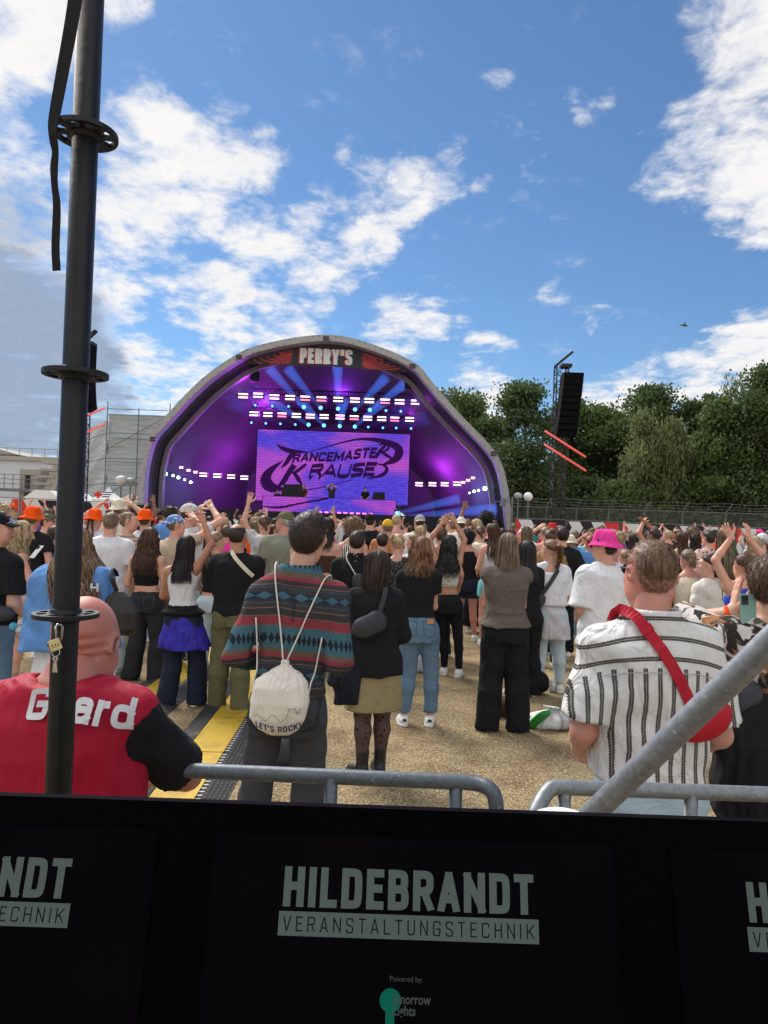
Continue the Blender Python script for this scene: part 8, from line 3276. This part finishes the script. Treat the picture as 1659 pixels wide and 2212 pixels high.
g1 = lambda u, v: onground(u, v, 1.10)
A = g1(330, 1661)
B_ = g1(985, 1689)
Cc = g1(1066, 1702)
d = unit(B_ - A)
E = Cc + np.array([.012, 0, -.13])
barrier([A - d * 1.5, A, B_, B_ + d * .05, Cc + np.array([0, 0, -.004]), Cc + np.array([.010, 0, -.05]), E, E + np.array([0, 0, -.9])], 'steel crowd barrier with a rounded end in front of the drawstring bag man', [tuple(A - d * .6), tuple(g1(716, 1679)), tuple(B_)], RAIL)
A2, B2 = g1(1220, 1701), g1(1659, 1716)
d = unit(B2 - A2)
C2 = g1(1142, 1722)
barrier([C2 + np.array([0, 0, -.9]), C2 + np.array([.0, 0, -.12]), C2 + np.array([.01, 0, -.05]), A2 - d * .04, A2, B2, B2 + d * 1.2], 'steel crowd barrier with a rounded end below the striped shirt man', [tuple(A2), tuple(g1(1493, 1711)), tuple(B2 + d * .5)], RAIL2)

# row of dark screens facing the camera
TILT = math.radians(17)
yt = .62
tp = at(830, 1747, yt)
dn = np.array([0, -math.sin(TILT), -math.cos(TILT)])
nrm = np.array([0, -math.cos(TILT), math.sin(TILT)])


def scr(u, v):
 """pixel -> (a, b) metres along and down the screens' front plane"""
 dd = pdir(u, v)
 o_ = np.array([0, 0, EYE])
 t = ((tp - o_) @ nrm) / (dd @ nrm)
 q = o_ + dd * t - tp
 return q[0], q @ dn


con = empty('screen_row', (float(tp[0]), float(tp[1]), float(tp[2])))
con.rotation_euler = (0, 0, 0)
tag(con, 'row of dark screens showing the logo HILDEBRANDT VERANSTALTUNGSTECHNIK close to the camera', 'screens')
# local frame of the row: x, then down the plane
L3 = lambda a, b, n=0.0: np.array([a, 0, 0]) + dn * b + nrm * n - np.array([0.0, 0, 0])


def quadbox(a0, b0, a1, b1, n0, n1):
 c = [L3(a0, b0, n0), L3(a1, b0, n0), L3(a1, b1, n0), L3(a0, b1, n0)]
 return c, (n1 - n0) * nrm


mb = MB()
mb.prism(*quadbox(-.62, 0, .62, .46, -.035, 0))
SCRN = plain('matt black screen housing', (.0006, .0006, .0009), .6, 0, .2, 5, .1, .02)
con_off = np.array([0, float(tp[1]), float(tp[2])])
o = mb.build('housing', SCRN, con)
mb = MB()
mb.prism(*quadbox(-.18, .46, .18, .47, -.12, .02))
for s in (-.45, 0, .45):
 mb.tube([L3(s, .40, -.04), L3(s, .46, -.08), np.array([s, .02, -.72])], .02, 10)
mb.prism([(-.66, -.22, -.76), (.66, -.22, -.76), (.66, .22, -.76), (-.66, .22, -.76)], (0, 0, .04))
for x in (-.62, .62):
 for y in (-.18, .18):
  mb.box((x - .03, y - .03, -float(tp[2])), (x + .03, y + .03, -.763))
mb.build('stand', SCRN, con)
m, N = mat_new('dark display')
finish(N, (.0006, .0006, .0011), .5, 0, None, spec=.02, em=N.mix(N.ramp(N.noise(N.n('ShaderNodeTexCoord').outputs['Object'], 9.0, 3.0), .35, .75), (.10, .12, .30), (.75, .35, .6)), ems=.0009)
DISP = m
LOGO = emit('dim logo light', srgb(76, 86, 82), .48)
LOGD = emit('dark logo light', (.004, .004, .005), 1.0)
GREEN = emit('dim green logo light', srgb(14, 88, 72), .48)
GREYT = emit('dim grey logo text', srgb(62, 66, 66), .48)
PX = scr(1000, 1900)[0] - scr(0, 1900)[0]      # metres for 1000 px at the logo's height (also the pitch of the screens)
pitch = PX
a_l, b_l = scr(612, 1962)
for k in (-1, 0, 1):
 a0, b0 = scr(467, 1797)
 a1, _ = scr(1322, 1797)
 mb = MB()
 mb.prism(*quadbox(a0 + k * pitch, b0, a1 + k * pitch, b0 + .38, .0004, .0012))
 dsp = mb.build('display', DISP, con)
 mb = MB()
 x0 = scr(611, 1957)[0] + k * pitch
 x1 = scr(1153, 1973)[0] + k * pitch
 zb_ = scr(880, 1966)[1]
 ht = zb_ - scr(880, 1879)[1]
 st, gap = .0062, .0036
 w_ = .015
 for _ in range(15):
  w_ *= (x1 - x0) / lettering('HILDEBRANDT', ht, w_, st, gap)[1]
 pl3 = lambda V2, o: np.array([L3(x0 + x, zb_ - z, .0018 + o * .2) for x, z in V2])
 letters_mesh(mb, 'HILDEBRANDT', ht, w_, st, gap, pl3, align='L')
 mb.build('logo_letters', LOGO, dsp)
 mb = MB()
 bx0, by0 = scr(603, 1977)[0] + k * pitch, scr(880, 1976)[1]
 bx1, by1 = scr(1163, 2010)[0] + k * pitch, scr(880, 2029)[1]
 mb.prism(*quadbox(bx0, by0, bx1, by1, .0014, .0018))
 mb.build('logo_bar', LOGO, dsp)
 mb = MB()
 h2 = (by1 - by0) * .62
 st2, gap2, w2 = .0011, .0042, .006
 tw = (bx1 - bx0) * .965
 for _ in range(15):
  w2 *= tw / lettering('VERANSTALTUNGSTECHNIK', h2, w2, st2, gap2)[1]
 zz2 = by1 - (by1 - by0) * .19
 letters_mesh(mb, 'VERANSTALTUNGSTECHNIK', h2, w2, st2, gap2, lambda V2, o: np.array([L3(bx0 + (bx1 - bx0) * .0175 + x, zz2 - z, .0021 + o * .2) for x, z in V2]), align='L')
 mb.build('logo_subline', LOGD, dsp)
 # the sponsor's line below

 def txt(body, size, u, v, mat, nm, off=0.0, sq=1.0):
  me = font_mesh(body, size, off)
  V = np.empty(len(me.vertices) * 3, np.float32)
  me.vertices.foreach_get('co', V)
  V = V.reshape(-1, 3)
  aa, bb = scr(u, v)
  W = np.array([L3(aa + k * pitch + x * sq, bb - z, .0018) for x, z, _ in V])
  me.vertices.foreach_set('co', W.astype(np.float32).ravel())
  me.update()
  link(nm, me, mat, dsp)
 txt('Powered by:', .0056, 841, 2118, GREYT, 'small_text', 0, .95)
 txt('2morrow', .0098, 848, 2166, GREYT, 'sponsor_text', .0002, .80)
 txt('Lights', .0098, 848, 2191, GREYT, 'sponsor_text', .0002, .80)
 mb = MB()
 ca, cb = scr(843, 2160)
 rad = (scr(866, 2160)[0] - ca)
 an = np.linspace(0, 6.283, 26)[:-1]
 mb.add(np.array([L3(ca + k * pitch + rad * math.cos(t), cb + rad * math.sin(t), .0014) for t in an]), (), (), [list(range(25))[::-1]])
 mb.prism(*quadbox(ca + k * pitch - rad * .42, cb + rad * .9, ca + k * pitch + rad * .42, cb + rad * 3.2, .0013, .0015))
 mb.build('green_lamp_mark', GREEN, dsp)

# ------------------------------------------------------------------ cable ramps
m, N = mat_new('yellow ramp lid')
tc = N.n('ShaderNodeTexCoord').outputs['Object']
sp = N.n('ShaderNodeSeparateXYZ', ins={0: tc})
br = N.n('ShaderNodeTexBrick', ins={'Vector': N.mapv(tc, (1, 1, 1)), 'Scale': 26.0, 'Mortar Size': .06, 'Color1': (1, 1, 1), 'Color2': (1, 1, 1), 'Mortar': (0, 0, 0), 'Brick Width': .9, 'Row Height': .45})
dirt = N.noise(tc, 7.0, 5.0, .65)
c = N.mix(N.ramp(dirt, .40, .75), (.62, .40, .022), (.42, .27, .03))
c = N.mix(N.math('MULTIPLY', N.math('SUBTRACT', 1.0, br.outputs['Color']), .5), c, (.22, .14, .015))
finish(N, c, .55, 0, br.outputs['Color'], .7, .012, .35)
YEL = m
m, N = mat_new('black rubber ramp')
tc = N.n('ShaderNodeTexCoord').outputs['Object']
br = N.n('ShaderNodeTexBrick', ins={'Vector': N.mapv(tc, (1, 1, 1), (0, 0, 0), (0, 0, math.pi / 2)), 'Scale': 16.0, 'Mortar Size': .10, 'Color1': (1, 1, 1), 'Color2': (1, 1, 1), 'Mortar': (0, 0, 0), 'Brick Width': .9, 'Row Height': .4})
c = N.mix(br.outputs['Color'], (.018, .018, .020), (.055, .055, .060))
c = N.mix(N.ramp(N.noise(tc, 6, 5), .55, .8), c, (.13, .105, .075))
finish(N, c, .8, 0, br.outputs['Color'], .8, .015, .3)
RUB = m
WHT = plain('worn hinge', (.45, .44, .42), .6)
lid_m = MB().prism([(-.135, 0, 0), (.135, 0, 0), (.135, 0, .056), (-.135, 0, .056)], (0, .885, 0)).mesh('lid')
sl = MB()
for s in (-1, 1):
 sl.prism([(s * .138, 0, 0), (s * .145, 0, .052), (s * .185, 0, .050), (s * .315, 0, .004), (s * .315, 0, 0)][::s], (0, .89, 0))
n_sl = sum(len(q) for q in sl.q)
for k in range(15):
 sl.box((.139, .03 + k * .058, .0525), (.172, .044 + k * .058, .0545))
n_q, n_g = sum(len(q) for q in sl.q), len(sl.ng)
sl = sl.mesh('ramp')
sl.polygons.foreach_set('material_index', [0] * n_sl + [1] * (n_q - n_sl) + [0] * n_g)
first = None
WHICH = ['nearest', 'second', 'third', 'fourth', 'fifth', 'sixth', 'seventh', 'eighth']


def ramp_line(pts, n0, n1, lab):
 global first
 a, b = onground(*pts[0], .05), onground(*pts[1], .05)
 dd = unit((b - a) * np.array([1, 1, 0]))
 ang = math.atan2(dd[1], dd[0]) - math.pi / 2
 for i, k in enumerate(range(n0, n1)):
  p = a + dd * .9 * k
  e = empty('cable_ramp', (float(p[0]), float(p[1]), .0), ang)
  tag(e, f'{WHICH[i]} yellow and black cable ramp segment of {lab}', 'cable ramp', 'cable ramp segments on the field')
  link('lid', lid_m, YEL, e)
  link('side_ramps', sl, [RUB, WHT], e)


pa, pb = onground(366, 1731, .05), onground(459, 1600, .05)
print('ramp dir', (pb - pa) / np.linalg.norm(pb - pa), pa, pb, onground(321, 1504, .05), onground(410, 1441, .05))
ramp_line([(366, 1731), (459, 1600)], -1, 7, 'the line past the drawstring bag man')
ramp_line([(321, 1504), (410, 1441)], -1, 6, 'the line beside the tied blue jacket')

# ------------------------------------------------------------------ bags and bits lying on the field
def heap(u, v, size, label, mat, name='backpack', cat='bag', seed=1, parts=(), rz=0.0):
 p = onground(u, v)
 e = empty(name, (float(p[0]), float(p[1]), 0), rz)
 tag(e, label, cat)
 f = Field((-size[0] * 1.6, -size[1] * 1.6, -.01), (size[0] * 1.6, size[1] * 1.6, size[2] * 2.6), .011)
 r = np.random.default_rng(seed)
 sx, sy, sz = size
 if name == 'carrier_bag':
  f.loft([(0, sx * .9, sy * .9), (sz * .5, sx, sy), (sz * 1.1, sx * .85, sy * .85, sx * .08), (sz * 1.6, sx * .42, sy * .45, sx * .2), (sz * 1.85, sx * .16, sy * .2, sx * .25), (sz * 2.2, sx * .3, sy * .3, sx * .3)], .01, 2.2, ruf=(11, .016, .006))
 else:
  f.ell((0, 0, sz * .9), (sx, sy, sz), .03)
  for k in range(4):
   f.ell((r.uniform(-.6, .6) * sx, r.uniform(-.5, .5) * sy, sz * r.uniform(.5, 1.3)), (sx * .5, sy * .55, sz * .6), .04)
 f.clip(lambda X, Y, Z: .002 - Z + 0 * X)
 f.fold(.009 if cat != 'bag' or name != 'carrier_bag' else .010, seed + 3, .9)
 V, Q = f.nets()
 link('cloth_body', mesh_np('heap', V, [Q]), mat, e)
 return e


heap(612, 1655, (.22, .15, .13), 'black rucksack on the grass behind the legs of the drawstring bag man', GBAG, seed=4)
heap(1150, 1500, (.17, .14, .14), 'black rucksack on the grass behind the wide black trousers', CL['black'], seed=6)
heap(1088, 1545, (.16, .12, .09), 'dark brown jacket lying between the feet of the woman in wide trousers', CL['brown'], 'jacket', 'jacket', 7)
wbag = heap(1180, 1570, (.21, .13, .085), 'white plastic carrier bag on the grass right of the wide black trousers', plain('white film', (.62, .62, .62), .45), 'carrier_bag', 'bag', 8, rz=-.4)
heap(912, 1450, (.12, .1, .14), 'pale carrier bag with dark strap standing behind the blue jeans', plain('pale film', (.50, .54, .60), .5), 'carrier_bag', 'bag', 9)
heap(930, 1420, (.11, .09, .11), 'small black bag behind the legs in blue jeans', CL['black'], 'bag', 'bag', 12)
heap(378, 1428, (.16, .14, .10), 'dark bag on the grass between the curly haired woman and the tied blue jacket', CL['charcoal'], 'bag', 'bag', 13)
p = onground(1160, 1566)
e = empty('green_pouch', (float(p[0]) - .02, float(p[1]) - .12, .075), .5)
tag(e, 'bright green wrapped packet leaning on the white carrier bag', 'packet')
f = Field((-.12, -.06, -.16), (.12, .06, .16), .008)
f.loft([(-.11, .075, .03), (-.05, .08, .04), (.05, .075, .038), (.11, .065, .02)], .01)
f.fold(.005, 3)
V, Q = f.nets()
V = V @ rotm('X', .75).T @ rotm('Z', .2).T
link('packet_film', mesh_np('packet', V, [Q]), plain('green film', (.03, .26, .04), .35), e)
p = onground(1322, 1488)
p = onground(1316, 1500)
e = empty('clear_cup', (float(p[0]) - .6, float(p[1]), .0))
tag(e, 'clear plastic cup standing on the grass by the light jeans', 'cup')
m, N = mat_new('clear plastic')
finish(N, (.8, .82, .85), .15, 0, None, **{'Transmission Weight': .8})
mb = MB()
mb.lathe([(.001, .004), (.036, .003), (.048, .13), (.050, .132), (.047, .13), (.034, .008), (.001, .008)], 18)
mb.build('cup_wall', m, e, smooth=True)

# ------------------------------------------------------------------ people on the stage
person('DJ in dark T-shirt with both arms raised behind the booth', 717, 1046, 42.2, 'm', 180, 'fair', arms=('bent', 'bent'), hair=hr('crop', 'light'), top=tee('charcoal'), bottom=pants('black'), z0=DECK, h=.03)
person('long haired person standing left of the DJ on stage', 657, 1046, 42.6, 'f', 180, 'fair', arms=('low', 'low'), hair=hr('long', 'brown', L=.3), top=tee('brown'), bottom=pants('black'), z0=DECK, h=.03)
person('man in cap standing right of the DJ on stage', 789, 1052, 42.6, 'm', 170, 'fair', arms=('low', 'low'), hair=hr('crop', 'dark'), hat=('cap', 'black'), top=tee('black'), bottom=pants('black'), z0=DECK, h=.03)
person('person in dark clothes near the left wedge monitor on stage', 600, 1058, 42.8, 'm', 190, 'fair', hair=hr('short', 'dark'), top=longs('charcoal'), bottom=pants('black'), z0=DECK, h=.03)

# ------------------------------------------------------------------ the far crowd: prototypes, then copies of each part
def proto(sex, arms, g=1.0):
 sp = dict(sex=sex, g=g, gd=g, arms=arms, legs=((-.11, 0, 8), (.11, 0, -8)), head=(0, -3, 0), seed=5)
 J = joints(sp)
 V, Q, mi = body_mesh(sp, J, .024, True)
 body = mesh_np('person', V, [Q], mi)
 d = {}
 for nm, T in (('tee', tee('white', .86, .6, .4)), ('long', longs('white')), ('tank', tank('white', .9))):
  V, Q = top_mesh(sp, J, T, .024)
  d[nm] = mesh_np(nm, V, [Q])
 V, Q = bottom_mesh(sp, J, pants('black'), .026)
 d['pants'] = mesh_np('trousers', V, [Q])
 for me, mats in ((body, (SK['fair'], LIP, EYEW, DARKEYE)), (d['tee'], (CL['white'],)), (d['long'], (CL['white'],)), (d['tank'], (CL['white'],)), (d['pants'], (CL['black'],))):
  for q in mats:
   me.materials.append(q)
 return body, d, head_xf(sp)


POSES = {'standing': ('low', 'low'), 'one hand raised': ('up', 'low'), 'clapping overhead': ('clap', 'clap'), 'filming by phone': ('phone', 'phone'), 'both hands raised': ('up', 'up'), 'right hand raised': ('down', 'bent')}
PROTO = {(s_, p_): proto(s_, a_) for s_ in 'mf' for p_, a_ in POSES.items()}
R0, H0, _ = PROTO[('m', 'standing')][2]


def pmesh(nm, V, Q, mi=None):
 me = mesh_np(nm, V @ R0.T + H0, [Q], mi)
 me.materials.append(HC['brown'])
 return me


HAIRS = {'short': pmesh('hair', *make_hair('short', 1, True)[:2]), 'cropped': pmesh('hair', *make_hair('crop', 2, True)[:2]), 'long straight': pmesh('hair', *make_hair('long', 3, True, L=.36)[:2]), 'long wavy': pmesh('hair', *make_hair('long', 4, True, L=.32, wave=.016)[:2]),
         'shoulder length': pmesh('hair', *make_hair('bob', 5, True, L=.20)[:2]), 'ponytailed': pmesh('hair', *make_hair('ponytail', 6, True, L=.22, r=.03)[:2]), 'knotted': pmesh('hair', *make_hair('bun', 7, True)[:2]), 'curly': pmesh('hair', *make_hair('curly', 8, True, t=.03)[:2])}
HATS = {k: pmesh('hat', *make_hat(k, 3)) for k in ('bucket', 'cap', 'capback')}
MALE_H, FEM_H = ['short', 'cropped', 'curly', 'short', 'cropped'], ['long straight', 'long wavy', 'shoulder length', 'ponytailed', 'knotted', 'long straight', 'curly']
HCN = ['black', 'dark', 'brown', 'light', 'blond', 'ash', 'auburn', 'brown', 'dark', 'ash']
HCW = {'black': 'black', 'dark': 'very dark', 'brown': 'brown', 'light': 'light brown', 'blond': 'blond', 'ash': 'ash brown', 'auburn': 'auburn'}
TOPC = ['black', 'white', 'grey', 'navy', 'black', 'offwhite', 'beige', 'charcoal', 'lightgrey', 'olive', 'rose', 'sky', 'green', 'maroon', 'purple', 'brown', 'red', 'pink', 'teal', 'white', 'black', 'tan', 'orange', 'turquoise']
SKN = ['fair', 'fair', 'pink', 'fair', 'tan', 'fair', 'tan', 'brown']
PHJ = {k: joints(dict(sex=k, arms=POSES['filming by phone']))['arm']['R'][2] + np.array([-.06, .03, .10]) for k in 'mf'}
PHM = MB().box((-.038, -.005, -.078), (.038, .005, .078)).box((-.03, -.0075, .03), (-.004, -.0052, .066)).mesh('phone')
PHM.materials.append(BLACKP)
frng = random.Random(21)
used = set()
spots = []
taken = [(np.array(o.location)[0], np.array(o.location)[1]) for o in bpy.data.objects if o.name.startswith('person') and o.parent is None]
ROWS = [(12.8, 17, .95), (14.2, 17, .95), (15.8, 18, .95), (17.6, 19, 1.0), (19.6, 20, 1.0), (22.0, 21, 1.05), (24.5, 22, 1.05), (27.3, 24, 1.1), (30.5, 24, 1.1), (34.0, 24, 1.2)]
for Y, n, gap in ROWS:
 for i in range(n):
  u = -20 + (i + frng.uniform(.1, .9)) * (1700 / n)
  y = Y + frng.uniform(-.7, .7)
  x = at(u, 1125, y)[0]
  if Y > 29 and not (330 < u < 1110):
   if Y > 31:
    continue
  if any((x - a) ** 2 + (y - b) ** 2 < .40 ** 2 for a, b in taken):
   continue
  taken.append((x, y))
  spots.append((float(x), float(y), u))
WHERE = [(140, 'at the far left'), (330, 'right of the black post'), (480, 'below the left stage wing'), (620, 'left under video wall'), (760, 'below the DJ booth'), (900, 'right under video wall'), (1060, 'below the right stage wing'),
         (1200, 'by the right stage foot'), (1340, 'below the speaker tower'), (1500, 'below the birches'), (9999, 'at the far right')]
for x, y, u in spots:
 for tries in range(400):
  sex = frng.choice('mff' if tries % 2 else 'mf')
  hk = frng.choice(MALE_H if sex == 'm' else FEM_H)
  hc_ = frng.choice(HCN)
  tc_ = frng.choice(TOPC)
  raised = (u < 560 and frng.random() < .42) or frng.random() < .18
  ps = frng.choice(['one hand raised', 'clapping overhead', 'both hands raised', 'right hand raised', 'filming by phone']) if raised else 'standing'
  hat = frng.choice(['bucket', 'cap', 'capback']) if frng.random() < .13 else None
  hatc = frng.choice(['black', 'white', 'cream', 'navy', 'red', 'khaki', 'pink', 'orange']) if hat else None
  wh = next(t for lim, t in WHERE if u < lim)
  key = (hk, hc_, tc_, ps, hat and hatc, wh, sex)
  kk = key if not hat else ('hat', hatc, hat, tc_, ps, wh)
  if kk not in used and (hk, hc_, tc_, ps) not in used:
   used.add(kk)
   used.add((hk, hc_, tc_, ps))
   break
 kind = frng.choice(['tee', 'tee', 'long', 'tank'] if sex == 'f' else ['tee', 'tee', 'tee', 'long'])
 body, parts_, _ = PROTO[(sex, ps)]
 H = frng.uniform(1.66, 1.90) if sex == 'm' else frng.uniform(1.52, 1.74)
 H += .06 * min(1, max(0, (y - 12) / 15))
 s = H / 1.757
 sk_ = frng.choice(SKN)
 o = link('person', body, (), None, (x, y, 0), (0, 0, math.radians(frng.gauss(0, 16) + math.degrees(math.atan2(-(cen[0] - x), 40 - y + 6)) * .6)))
 o.scale = (s * frng.uniform(.93, 1.12), s, s)
 o.rotation_euler[0] = frng.gauss(0, .03)
 o.rotation_euler[1] = frng.gauss(0, .03)
 o.material_slots[0].link = 'OBJECT'
 o.material_slots[0].material = SK[sk_]
 cw = {'offwhite': 'off white', 'lightgrey': 'light grey', 'sky': 'mid blue'}.get(tc_, tc_)
 gar = {'tee': 'T-shirt', 'long': 'sweater', 'tank': 'tank top'}[kind]
 hatw = {'bucket': 'bucket hat', 'cap': 'cap', 'capback': 'backwards cap'}
 pw = '' if ps == 'standing' else ' ' + ps
 lab = (f'{hatc} {hatw[hat]}, {cw} {gar}{pw}, {wh}' if hat else f'{hk} {HCW[hc_]} hair, {cw} {gar}{pw}, {wh}')
 tag(o, lab, 'person', CROWD)

 def kid(nm, me, mat):
  c = link(nm, me, (), o)
  c.material_slots[0].link = 'OBJECT'
  c.material_slots[0].material = mat
 kid({'tee': 'shirt', 'long': 'sweater', 'tank': 'tank_top'}[kind], parts_[kind], CL[tc_])
 kid('trousers', parts_['pants'], frng.choice([DN['dark'], DN['mid'], DN['light'], CL['black'], CL['khaki'], DN['grey']]))
 kid('hair', HAIRS[hk], HC[hc_])
 if ps == 'filming by phone':
  wq = PHJ[sex] * s
  ya = o.rotation_euler[2]
  q = link('phone', PHM, (), None, (x + wq[0] * math.cos(ya) - wq[1] * math.sin(ya), y + wq[0] * math.sin(ya) + wq[1] * math.cos(ya), wq[2]), (-.1, 0, ya))
  tag(q, f'dark phone held by {hk} {HCW[hc_]} haired person in {cw} {gar}', 'phone', 'phones raised in the crowd')
 if hat:
  kid('hat' if hat == 'bucket' else 'cap', HATS[hat], CL[hatc])
print('far crowd', len(spots))
